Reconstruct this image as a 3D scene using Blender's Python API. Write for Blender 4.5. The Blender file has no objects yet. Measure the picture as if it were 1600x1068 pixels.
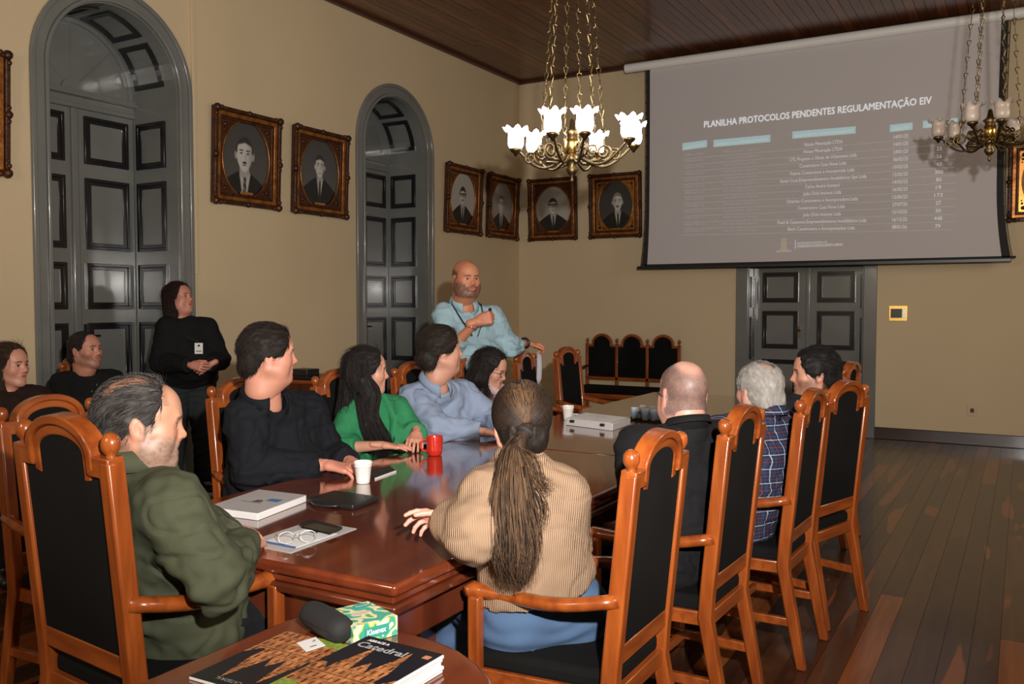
import bpy, math, random
import numpy as np
from mathutils import Vector, Matrix
random.seed(7); rng = np.random.default_rng(7)
C = bpy.context.scene.collection
SC = bpy.context.scene
PI = math.pi
# ---------------------------------------------------------------- camera
FPX = 1390.0; HOR = 475.0; CAMH = 1.5
YAW = math.radians(29.9); PITCH = math.atan((534 - HOR) / FPX)
FD = np.array([-math.sin(YAW), math.cos(YAW), 0.0]); RD = np.array([math.cos(YAW), math.sin(YAW), 0.0])
cam = bpy.data.cameras.new('camera'); camo = bpy.data.objects.new('camera', cam); C.objects.link(camo)
cam.sensor_width = 36.0; cam.lens = FPX / math.cos(PITCH) ** 0 / 1600 * 36
cam.clip_start = 0.05; cam.clip_end = 60
camo.location = (0, 0, CAMH); camo.rotation_euler = (PI / 2 - PITCH, 0, YAW)
SC.camera = camo
# ---------------------------------------------------------------- world, flash, exposure
w = bpy.data.worlds.new('world'); SC.world = w; w.use_nodes = True
w.node_tree.nodes['Background'].inputs[0].default_value = (0.9, 0.85, 0.75, 1)
w.node_tree.nodes['Background'].inputs[1].default_value = 0.02
SC.view_settings.view_transform = 'Standard'; SC.view_settings.look = 'None'
SC.view_settings.gamma = 1; SC.view_settings.use_curve_mapping = False
SC.view_settings.exposure = 0.45
def area(name, loc, target, size, power, col, spread=PI):
    l = bpy.data.lights.new(name, 'AREA'); l.shape = 'SQUARE'; l.size = size; l.energy = power; l.color = col; l.spread = spread
    o = bpy.data.objects.new(name, l); C.objects.link(o); o.location = loc
    o.rotation_euler = (Vector(target) - Vector(loc)).to_track_quat('-Z', 'Y').to_euler()
    return o
# the photographer's flash: above and right of the lens
fl = RD * 0.27 + np.array([0, 0, CAMH + 0.36])
L_ = bpy.data.lights.new('camera_flash', 'SPOT'); L_.energy = 830; L_.color = (1, 0.95, 0.89); L_.spot_size = math.radians(112); L_.spot_blend = 1.0; L_.shadow_soft_size = 0.035
fo = bpy.data.objects.new('camera_flash', L_); C.objects.link(fo); fo.location = tuple(fl); fo.rotation_euler = Vector(tuple(FD + np.array([0, 0, 0.17]))).to_track_quat('-Z', 'Y').to_euler()

def pt(px, py, z):
    """point seen at a pixel of the photograph, z metres deep along the view"""
    l = (px - 800) / FPX * z
    return np.array([FD[0] * z + RD[0] * l, FD[1] * z + RD[1] * l, CAMH - (py - HOR) / FPX * z])
def pth(px, py, h):
    return pt(px, py, (CAMH - h) * FPX / (py - HOR))

# ---------------------------------------------------------------- materials
def mat(name, col, rough=0.5, metal=0.0, spec=0.5, coat=0.0, emis=None, es=0.0, trans=0.0, alpha=1.0, sheen=0.0):
    m = bpy.data.materials.new(name); m.use_nodes = True
    b = m.node_tree.nodes['Principled BSDF']
    b.inputs['Base Color'].default_value = (*col, 1); b.inputs['Roughness'].default_value = rough
    b.inputs['Metallic'].default_value = metal; b.inputs['Specular IOR Level'].default_value = spec
    b.inputs['Coat Weight'].default_value = coat; b.inputs['Coat Roughness'].default_value = 0.08
    b.inputs['Transmission Weight'].default_value = trans; b.inputs['Alpha'].default_value = alpha
    b.inputs['Sheen Weight'].default_value = sheen
    if emis: b.inputs['Emission Color'].default_value = (*emis, 1); b.inputs['Emission Strength'].default_value = es
    return m
def nd(m, t, **k):
    n = m.node_tree.nodes.new(t)
    for a, b in k.items(): setattr(n, a, b)
    return n
def lk(m, a, b): m.node_tree.links.new(a, b)
def bsdf(m): return m.node_tree.nodes['Principled BSDF']
def noisy(name, c1, c2, scale=8, stretch=(1, 1, 1), rough=0.5, bump=0.0, bscale=None, detail=4, contrast=(0.35, 0.65), **k):
    m = mat(name, c1, rough, **k)
    tc = nd(m, 'ShaderNodeTexCoord'); mp = nd(m, 'ShaderNodeMapping'); mp.inputs['Scale'].default_value = stretch
    lk(m, tc.outputs['Object'], mp.inputs['Vector'])
    n = nd(m, 'ShaderNodeTexNoise'); n.inputs['Scale'].default_value = scale; n.inputs['Detail'].default_value = detail
    lk(m, mp.outputs[0], n.inputs['Vector'])
    r = nd(m, 'ShaderNodeValToRGB'); r.color_ramp.elements[0].position = contrast[0]; r.color_ramp.elements[1].position = contrast[1]
    r.color_ramp.elements[0].color = (*c1, 1); r.color_ramp.elements[1].color = (*c2, 1)
    lk(m, n.outputs[0], r.inputs[0]); lk(m, r.outputs[0], bsdf(m).inputs['Base Color'])
    if bump:
        n2 = nd(m, 'ShaderNodeTexNoise'); n2.inputs['Scale'].default_value = bscale or scale * 3; n2.inputs['Detail'].default_value = 5
        lk(m, mp.outputs[0], n2.inputs['Vector'])
        bp = nd(m, 'ShaderNodeBump'); bp.inputs['Strength'].default_value = bump; bp.inputs['Distance'].default_value = 0.01
        lk(m, n2.outputs[0], bp.inputs['Height']); lk(m, bp.outputs[0], bsdf(m).inputs['Normal'])
    return m
def attrmat(name, rough=0.5, **k):
    m = mat(name, (1, 1, 1), rough, **k)
    a = nd(m, 'ShaderNodeVertexColor', layer_name='Col'); lk(m, a.outputs[0], bsdf(m).inputs['Base Color'])
    return m
M = {}
M['wall'] = noisy('cream_paint', (0.60, 0.475, 0.30), (0.57, 0.45, 0.285), 1.3, rough=0.75, bump=0.25, bscale=5, contrast=(0.3, 0.7))
M['wood'] = noisy('varnished_wood', (0.33, 0.078, 0.013), (0.20, 0.040, 0.007), 3.0, (9, 9, 1.2), rough=0.28, coat=0.5, detail=6)
M['wood_h'] = noisy('varnished_wood_across', (0.33, 0.078, 0.013), (0.20, 0.040, 0.007), 3.0, (1.2, 9, 9), rough=0.28, coat=0.5, detail=6)
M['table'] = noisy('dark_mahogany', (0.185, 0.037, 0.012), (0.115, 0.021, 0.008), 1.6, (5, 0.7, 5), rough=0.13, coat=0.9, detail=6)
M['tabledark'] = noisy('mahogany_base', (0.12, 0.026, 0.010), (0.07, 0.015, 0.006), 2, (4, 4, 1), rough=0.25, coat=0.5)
M['floor_a'] = noisy('floor_board_dark', (0.058, 0.024, 0.012), (0.032, 0.013, 0.008), 2.5, (8, 0.5, 1), rough=0.24, coat=0.12, spec=0.4, detail=6)
M['floor_b'] = noisy('floor_board_amber', (0.26, 0.082, 0.020), (0.16, 0.046, 0.014), 2.5, (8, 0.5, 1), rough=0.24, coat=0.12, spec=0.4, detail=6)
M['floor_c'] = noisy('floor_board_brown', (0.095, 0.038, 0.016), (0.055, 0.021, 0.010), 2.5, (8, 0.5, 1), rough=0.24, coat=0.12, spec=0.4, detail=6)
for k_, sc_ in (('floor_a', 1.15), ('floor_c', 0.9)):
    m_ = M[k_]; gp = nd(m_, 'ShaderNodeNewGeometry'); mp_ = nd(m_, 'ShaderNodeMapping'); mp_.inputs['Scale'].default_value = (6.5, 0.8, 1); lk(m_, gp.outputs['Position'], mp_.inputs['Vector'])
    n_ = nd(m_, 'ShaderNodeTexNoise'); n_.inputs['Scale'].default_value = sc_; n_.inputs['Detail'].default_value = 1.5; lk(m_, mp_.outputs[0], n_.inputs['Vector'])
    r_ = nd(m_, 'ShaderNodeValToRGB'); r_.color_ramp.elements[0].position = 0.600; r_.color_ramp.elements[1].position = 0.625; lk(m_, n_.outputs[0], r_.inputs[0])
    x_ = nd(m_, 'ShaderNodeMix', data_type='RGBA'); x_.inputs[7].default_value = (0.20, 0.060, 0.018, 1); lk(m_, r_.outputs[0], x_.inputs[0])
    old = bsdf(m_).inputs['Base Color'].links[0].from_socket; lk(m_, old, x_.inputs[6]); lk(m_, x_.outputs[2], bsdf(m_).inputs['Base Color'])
M['ceil_a'] = noisy('ceiling_board_red', (0.125, 0.036, 0.013), (0.065, 0.019, 0.008), 2.5, (8, 0.6, 1), rough=0.35, coat=0.2, detail=6)
M['ceil_b'] = noisy('ceiling_board_brown', (0.20, 0.062, 0.020), (0.10, 0.030, 0.011), 2.5, (8, 0.6, 1), rough=0.35, coat=0.2, detail=6)
M['ceil_t'] = mat('ceiling_trim', (0.055, 0.02, 0.012), 0.4)
M['base'] = mat('baseboard_dark', (0.035, 0.016, 0.012), 0.3, coat=0.3)
M['velvet'] = noisy('black_velvet', (0.0035, 0.0035, 0.0036), (0.0085, 0.008, 0.0075), 2.2, rough=0.9, spec=0.15)
M['grey'] = noisy('grey_gloss_paint', (0.175, 0.180, 0.170), (0.155, 0.160, 0.150), 3, rough=0.2, bump=0.12, bscale=3.5, coat=0.35)
M['blackp'] = mat('black_gloss_paint', (0.010, 0.010, 0.012), 0.22, coat=0.3)
M['white'] = mat('white_plastic', (0.75, 0.74, 0.72), 0.5)
M['paper'] = mat('paper', (0.78, 0.77, 0.76), 0.6)
M['foam'] = mat('white_foam', (0.85, 0.82, 0.78), 0.55)
M['black'] = mat('black_plastic', (0.012, 0.012, 0.013), 0.35)
M['blackmatte'] = mat('black_matte', (0.012, 0.012, 0.013), 0.8)
M['steel'] = mat('steel', (0.5, 0.5, 0.5), 0.25, metal=1)
M['brass'] = mat('aged_brass', (0.15, 0.105, 0.05), 0.42, metal=1)
M['brassb'] = mat('polished_brass', (0.75, 0.48, 0.13), 0.25, metal=1)
M['gilt'] = noisy('gilt', (0.42, 0.17, 0.035), (0.22, 0.07, 0.018), 14, rough=0.35, bump=0.3, metal=0.7)
M['giltdark'] = noisy('carved_dark_gilt', (0.085, 0.028, 0.010), (0.035, 0.012, 0.006), 22, rough=0.4, bump=0.5, metal=0.35)
M['mat_gold'] = noisy('gold_mat', (0.55, 0.24, 0.05), (0.38, 0.15, 0.03), 10, rough=0.3, metal=0.75)
M['mat_brown'] = noisy('brown_mat', (0.10, 0.033, 0.010), (0.06, 0.02, 0.007), 14, rough=0.4, metal=0.4)
M['pic'] = attrmat('portrait_print', 0.35)
M['print'] = attrmat('glossy_print', 0.25)
M['screen'] = mat('screen_cloth', (0.53, 0.50, 0.505), 0.85)
M['glasslit'] = mat('lit_glass_shade', (1, 1, 0.97), 0.4, emis=(1.0, 0.97, 0.90), es=9)
M['glassoff'] = noisy('frosted_glass_shade', (0.55, 0.46, 0.38), (0.40, 0.32, 0.26), 6, rough=0.35)
M['red'] = mat('red_ceramic', (0.55, 0.025, 0.015), 0.2, coat=0.5)
M['glass'] = mat('clear_plastic', (0.75, 0.85, 0.95), 0.08, alpha=0.35)
M['water'] = mat('blue_water', (0.10, 0.30, 0.60), 0.15, alpha=0.85)
M['sleeve'] = mat('clear_plastic_sleeve', (0.62, 0.60, 0.60), 0.2, alpha=0.85)

# ---------------------------------------------------------------- mesh helpers
def smooth_mesh(me): me.polygons.foreach_set('use_smooth', [True] * len(me.polygons))
def link(name, me, m, parent=None, loc=None):
    o = bpy.data.objects.new(name, me); C.objects.link(o)
    if m is not None: me.materials.append(m)
    if parent is not None: o.parent = parent
    if loc is not None: o.location = loc
    return o
def np_mesh(name, V, Fq, cols=None, smooth=True):
    """mesh from arrays; Fq is (n,3) or (n,4)"""
    me = bpy.data.meshes.new(name); V = np.asarray(V, np.float32); Fq = np.asarray(Fq, np.int32)
    n, k = Fq.shape
    me.vertices.add(len(V)); me.vertices.foreach_set('co', V.ravel())
    me.loops.add(n * k); me.loops.foreach_set('vertex_index', Fq.ravel())
    me.polygons.add(n); me.polygons.foreach_set('loop_start', np.arange(0, n * k, k, dtype=np.int32))
    me.polygons.foreach_set('loop_total', np.full(n, k, dtype=np.int32))
    if smooth: me.polygons.foreach_set('use_smooth', np.ones(n, dtype=bool))
    me.update(calc_edges=True); me.validate()
    if cols is not None:
        a = me.color_attributes.new('Col', 'FLOAT_COLOR', 'POINT')
        c4 = np.ones((len(V), 4), np.float32); c4[:, :3] = cols; a.data.foreach_set('color', c4.ravel())
    return me
class MB:
    def __init__(s): s.v = []; s.f = []
    def add(s, vs, fs):
        n = len(s.v); s.v += [tuple(map(float, p)) for p in vs]; s.f += [tuple(i + n for i in f) for f in fs]; return s
    def box(s, c, d, R=None):
        x, y, z = d[0] / 2, d[1] / 2, d[2] / 2
        P = [Vector((a * x, b * y, e * z)) for a in (-1, 1) for b in (-1, 1) for e in (-1, 1)]
        if R is not None: P = [R @ p for p in P]
        return s.add([p + Vector(c) for p in P], [(0, 1, 3, 2), (4, 6, 7, 5), (0, 4, 5, 1), (2, 3, 7, 6), (0, 2, 6, 4), (1, 5, 7, 3)])
    def bx(s, x0, x1, y0, y1, z0, z1): return s.box(((x0 + x1) / 2, (y0 + y1) / 2, (z0 + z1) / 2), (x1 - x0, y1 - y0, z1 - z0))
    def prism(s, poly, o, u, v, w):
        """polygon (a,b) in plane o+a*u+b*v, extruded by w"""
        o, u, v, w = map(Vector, (o, u, v, w)); n = len(poly)
        P = [o + u * a + v * b for a, b in poly]
        return s.add(P + [p + w for p in P], [tuple(range(n))[::-1], tuple(range(n, 2 * n))] + [(i, (i + 1) % n, n + (i + 1) % n, n + i) for i in range(n)])
    def ring(s, outer, inner, o, u, v, w):
        """solid between two closed outlines of equal count"""
        o, u, v, w = map(Vector, (o, u, v, w)); n = len(outer)
        A = [o + u * a + v * b for a, b in outer]; B = [o + u * a + v * b for a, b in inner]
        fs = []
        for i in range(n):
            j = (i + 1) % n
            fs += [(i, n + i, n + j, j), (2 * n + i, 2 * n + j, 3 * n + j, 3 * n + i), (i, j, 2 * n + j, 2 * n + i), (n + i, 3 * n + i, 3 * n + j, n + j)]
        return s.add(A + B + [p + w for p in A] + [p + w for p in B], fs)
    def strip(s, outer, inner, o, u, v, w):
        """like ring but open ended"""
        o, u, v, w = map(Vector, (o, u, v, w)); n = len(outer)
        A = [o + u * a + v * b for a, b in outer]; B = [o + u * a + v * b for a, b in inner]
        fs = [(0, 2 * n, 3 * n, n), (n - 1, 2 * n - 1, 4 * n - 1, 3 * n - 1)]
        for i in range(n - 1):
            j = i + 1
            fs += [(i, n + i, n + j, j), (2 * n + i, 2 * n + j, 3 * n + j, 3 * n + i), (i, j, 2 * n + j, 2 * n + i), (n + i, 3 * n + i, 3 * n + j, n + j)]
        return s.add(A + B + [p + w for p in A] + [p + w for p in B], fs)
    def tube(s, path, r, n=8, closed=False, sq=None):
        P = [Vector(p) for p in path]; m = len(P); rr = r if hasattr(r, '__len__') else [r] * m
        vs = []; prev = None
        for i in range(m):
            if closed: t = P[(i + 1) % m] - P[i - 1]
            else: t = P[min(i + 1, m - 1)] - P[max(i - 1, 0)]
            t.normalize()
            if prev is None:
                a = Vector((0, 0, 1)) if abs(t.z) < 0.9 else Vector((1, 0, 0))
            else: a = prev
            a = (a - t * a.dot(t)).normalized(); b = t.cross(a); prev = a
            sx, sy = (1, 1) if sq is None else sq
            for k in range(n):
                g = 2 * PI * k / n; vs.append(P[i] + (a * math.cos(g) * sx + b * math.sin(g) * sy) * rr[i])
        fs = []
        for i in range(m if closed else m - 1):
            j = (i + 1) % m
            for k in range(n): l = (k + 1) % n; fs.append((i * n + k, i * n + l, j * n + l, j * n + k))
        if not closed: fs += [tuple(range(n))[::-1], tuple(range((m - 1) * n, m * n))]
        return s.add(vs, fs)
    def lathe(s, prof, c=(0, 0, 0), n=16, R=None, wav=None):
        vs = []; c = Vector(c)
        for i, (r, z) in enumerate(prof):
            for k in range(n):
                g = 2 * PI * k / n; q = Vector((r * math.cos(g), r * math.sin(g), z))
                if wav: q = wav(i, g, q)
                if R is not None: q = R @ q
                vs.append(c + q)
        m = len(prof); fs = []
        for i in range(m - 1):
            for k in range(n): l = (k + 1) % n; fs.append((i * n + k, i * n + l, (i + 1) * n + l, (i + 1) * n + k))
        fs += [tuple(range(n))[::-1], tuple(range((m - 1) * n, m * n))]
        return s.add(vs, fs)
    def ball(s, c, r, n=12, R=None):
        rx = r if hasattr(r, '__len__') else (r, r, r); m = max(5, n // 2)
        vs = []; c = Vector(c)
        for i in range(m + 1):
            a = PI * (i + 0.001) / (m + 0.002)
            for k in range(n):
                g = 2 * PI * k / n; q = Vector((rx[0] * math.sin(a) * math.cos(g), rx[1] * math.sin(a) * math.sin(g), rx[2] * math.cos(a)))
                if R is not None: q = R @ q
                vs.append(c + q)
        fs = [(i * n + k, (i + 1) * n + k, (i + 1) * n + (k + 1) % n, i * n + (k + 1) % n) for i in range(m) for k in range(n)]
        return s.add(vs, fs)
    def build(s, name, m, parent=None, smooth=False, bevel=0.0, seg=2, origin=None):
        me = bpy.data.meshes.new(name); off = Vector((0, 0, 0))
        if origin is not None: off = Vector(origin)
        me.from_pydata([tuple(Vector(p) - off) for p in s.v], [], s.f); me.update()
        import bmesh
        b = bmesh.new(); b.from_mesh(me); bmesh.ops.recalc_face_normals(b, faces=b.faces); b.to_mesh(me); b.free()
        if smooth: smooth_mesh(me)
        o = link(name, me, m, parent)
        if bevel:
            q = o.modifiers.new('bevel', 'BEVEL'); q.width = bevel; q.segments = seg; q.limit_method = 'ANGLE'; q.angle_limit = 0.7; q.harden_normals = False
            if not smooth: smooth_mesh(me); me.set_sharp_from_angle(angle=0.7)
        return o
def tag(o, label, cat, group=None):
    o['label'] = label; o['category'] = cat
    if group: o['group'] = group
    return o
def thing(name, label, cat, loc=(0, 0, 0), rz=0, group=None):
    o = bpy.data.objects.new(name, None); C.objects.link(o); o.empty_display_size = 0.1
    o.location = loc; o.rotation_euler = (0, 0, rz); return tag(o, label, cat, group)
def struct(o): o['kind'] = 'structure'; return o
def wpart(mb, name, m, root, **k): return mb.build(name, m, root, origin=root.location, **k)
def dup(root, loc, rz, label=None, sc=None):
    r = root.copy(); C.objects.link(r); r.location = loc; r.rotation_euler = (0, 0, rz)
    if sc: r.scale = sc
    if label: r['label'] = label
    for ch in list(root.children):
        c = ch.copy(); C.objects.link(c); c.parent = r
        for g in list(ch.children): d = g.copy(); C.objects.link(d); d.parent = c
    return r
FONT = None
def text_mesh(body, size, bold=0.0, depth=0.0):
    cu = bpy.data.curves.new('t', 'FONT'); cu.body = body; cu.size = size; cu.offset = bold; cu.extrude = depth
    cu.resolution_u = 2; cu.fill_mode = 'BOTH'
    o = bpy.data.objects.new('t', cu); C.objects.link(o)
    dg = bpy.context.evaluated_depsgraph_get(); me = bpy.data.meshes.new_from_object(o.evaluated_get(dg))
    bpy.data.objects.remove(o); bpy.data.curves.remove(cu)
    return me
def text_on(body, name, m, parent, o, u, v, width=None, size=0.1, align='L', bold=0.0):
    """lay flat lettering at o along u, upwards v"""
    me = text_mesh(body, size, 0.0)
    if bold:
        vs = [tuple(v.co) for v in me.vertices]; fs = [tuple(p.vertices) for p in me.polygons]; n0 = len(vs); V_, F_ = [], []
        for k, (dx, dy) in enumerate(((-1, 0), (1, 0), (0, 0.7), (0, -0.7))): V_ += [(a[0] + dx * bold, a[1] + dy * bold, 0) for a in vs]; F_ += [tuple(i + n0 * k for i in f) for f in fs]
        me = bpy.data.meshes.new(name); me.from_pydata(V_, [], F_); me.update()
    n = len(me.vertices)
    co = np.empty(n * 3); me.vertices.foreach_get('co', co); co = co.reshape(-1, 3)
    x0, x1 = co[:, 0].min(), co[:, 0].max(); s = 1 if width is None else width / (x1 - x0)
    a = (co[:, 0] - x0) * s; wd = (x1 - x0) * s
    if align == 'C': a -= wd / 2
    P = np.array(o)[None] + a[:, None] * np.array(u)[None] + co[:, 1:2] * np.array(v)[None]
    P = P - np.array(parent.matrix_world.translation if parent is None else PL(parent))[None]
    me.vertices.foreach_set('co', P.ravel()); me.update()
    me.materials.clear(); return link(name, me, m, parent)
def PL(o):
    p = Vector((0, 0, 0))
    while o is not None: p = p + o.location; o = o.parent
    return p
# ================================================================ SETTING
XL, XR, YB, YF, ZC = -6.0, 4.6, 10.63, -3.2, 4.5
DOORS = [(4.42, 0.57, 0.69), (7.885, 0.57, 0.69)]     # centre y, opening half width, casing half width
SPR = 3.20                                             # spring of the arches
WT = 0.66
# left wall, with arched openings
mb = MB()
def wallq(y0, y1, z0, z1): mb.add([(XL, y0, z0), (XL, y1, z0), (XL, y1, z1), (XL, y0, z1), (XL - WT, y0, z0), (XL - WT, y1, z0), (XL - WT, y1, z1), (XL - WT, y0, z1)],
    [(0, 3, 2, 1), (4, 5, 6, 7), (0, 1, 5, 4), (3, 7, 6, 2), (0, 4, 7, 3), (1, 2, 6, 5)])
ys = [YF - 0.3]
for yc, a, b in DOORS: ys += [yc - a, yc + a]
ys += [YB + 0.2]
for i in range(0, len(ys), 2): wallq(ys[i], ys[i + 1], 0, ZC)
for yc, a, b in DOORS:
    N = 24; arc = [(yc - a * math.cos(PI * k / N), SPR + a * math.sin(PI * k / N)) for k in range(N + 1)]
    top = [(yc - a + 2 * a * k / N, ZC) for k in range(N + 1)]
    mb.strip(top, arc, (XL, 0, 0), (0, 1, 0), (0, 0, 1), (-WT, 0, 0))
wl = struct(mb.build('wall_left', M['wall']))
wb = struct(MB().bx(XL - 0.2, -2.85, YB, YB + 0.25, 0, ZC).bx(-1.57, XR, YB, YB + 0.25, 0, ZC).bx(-2.85, -1.57, YB, YB + 0.25, 3.2, ZC).build('wall_back', M['wall']))
struct(MB().bx(XR, XR + 0.2, YF, YB, 0, ZC).build('wall_right', M['wall']))
struct(MB().bx(XL, XR, YF - 0.2, YF, 0, ZC).build('wall_front', M['wall']))
# floor boards
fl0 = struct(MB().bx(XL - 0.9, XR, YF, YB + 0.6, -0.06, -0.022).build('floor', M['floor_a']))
fmeshes = {}
def board(parent, name, L, wd, t, m, x, y, z):
    key = (name, round(L, 2), m.name)
    if key not in fmeshes:
        b = MB().box((0, 0, 0), (wd - 0.0015, L - 0.0015, t)); o = b.build(name, m, parent); fmeshes[key] = o.data
    else:
        o = bpy.data.objects.new(name, fmeshes[key]); C.objects.link(o); o.parent = parent
    o.location = (x, y, z); return o
nb = 0; rest = MB(); bw = 0.11
x = XL + bw / 2; row = 0; Ls = (1.5, 2.1, 2.7, 3.3)
far_boards = []
while x < 1.9:
    y = YF + random.choice((0, 0.7, 1.4))
    first = True
    while y < YB - 0.05:
        L = random.choice(Ls)
        if YB - y - L < 0.6: L = YB - y
        y1 = min(y + L, YB)
        r = random.random()
        left = x < -3
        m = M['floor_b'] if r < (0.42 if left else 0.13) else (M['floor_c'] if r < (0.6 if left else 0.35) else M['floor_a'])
        # in view?
        cx, cy = x, (y + y1) / 2
        zz = max(FD[0] * x + FD[1] * y, FD[0] * x + FD[1] * y1); 
        vis = False
        for yy in np.linspace(y, y1, 6):
            z = FD[0] * x + FD[1] * yy; l = RD[0] * x + RD[1] * yy
            if z > 0.5 and abs(l / z * FPX) < 840 and HOR + CAMH / z * FPX < 1110: vis = True
        if vis: far_boards.append((zz, L if y1 - y == L else y1 - y, m, x, cy))
        else: rest.box((x, cy, -0.011), (bw - 0.0015, y1 - y - 0.0015, 0.022))
        y = y1
    x += bw; row += 1
far_boards.sort(key=lambda t: t[0])
for k, (zz, L, m, x, cy) in enumerate(far_boards):
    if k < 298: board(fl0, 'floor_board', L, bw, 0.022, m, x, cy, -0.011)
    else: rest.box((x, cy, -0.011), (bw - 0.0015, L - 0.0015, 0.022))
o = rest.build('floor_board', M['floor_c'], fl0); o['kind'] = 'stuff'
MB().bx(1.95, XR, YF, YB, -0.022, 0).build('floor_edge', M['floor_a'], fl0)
# ceiling boards
cl = struct(MB().bx(XL, XR, YF, YB, ZC + 0.02, ZC + 0.2).build('ceiling', M['ceil_t']))
x = XL + 0.06
while x < 2.4:
    y = 4.2 + random.random() * 1.5; cuts = [YF, y, y + 2.4 + random.random() * 1.2, YB]
    for i in range(3):
        m = M['ceil_b'] if random.random() < 0.35 else M['ceil_a']
        L = round(cuts[i + 1] - cuts[i], 1) if i < 3 else 0
        b = MB().box((0, 0, 0), (0.088, cuts[i + 1] - cuts[i] - 0.002, 0.02)).build('ceiling_board', m, cl)
        b.location = (x, (cuts[i] + cuts[i + 1]) / 2, ZC + 0.008 + random.random() * 0.004)
    x += 0.092
MB().bx(2.4, XR, YF, YB, ZC - 0.002, ZC + 0.02).build('ceiling_panel', M['ceil_a'], cl)
struct(MB().bx(XL, XL + 0.06, YF, YB, ZC - 0.035, ZC + 0.01).build('trim_1', M['ceil_t'], bevel=0.01))
struct(MB().bx(XL, XR, YB - 0.06, YB, ZC - 0.035, ZC + 0.01).build('trim_2', M['ceil_t'], bevel=0.01))
struct(MB().bx(XL, -2.99, YB - 0.025, YB, 0, 0.13).bx(-1.43, XR, YB - 0.025, YB, 0, 0.13).build('baseboard_back', M['base'], bevel=0.006))
b = MB(); e = [YF] + [q for yc, a, bb in DOORS for q in (yc - bb, yc + bb)] + [YB]
for i in range(0, len(e), 2): b.bx(XL, XL + 0.025, e[i], e[i + 1], 0, 0.13)
struct(b.build('baseboard_left', M['base'], bevel=0.006))

ROWS = [(2.62, 3.0), (1.94, 2.51), (1.46, 1.83), (0.84, 1.35), (0.22, 0.72)]
def panel_xz(root, name, o, u, v, n, w, h):
    """framed panel centred at o; u right, v up, n outward"""
    o, u, v, n = map(Vector, (o, u, v, n))
    fw = 0.055
    def rect(a, b): return [(-a, -b), (a, -b), (a, b), (-a, b)]
    mbk = MB(); mbk.ring(rect(w / 2, h / 2), rect(w / 2 - fw * 0.45, h / 2 - fw * 0.45), o, u, v, n * 0.022)
    mbk.ring(rect(w / 2 - fw * 0.45, h / 2 - fw * 0.45), rect(w / 2 - fw, h / 2 - fw), o, u, v, n * 0.013)
    f = mbk.build(name + '_moulding', M['blackp'], root, origin=PL(root), bevel=0.003)
    c = MB().prism(rect(w / 2 - fw, h / 2 - fw), o, u, v, n * 0.006).build(name, M['grey'], root, origin=PL(root))
    return f
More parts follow.
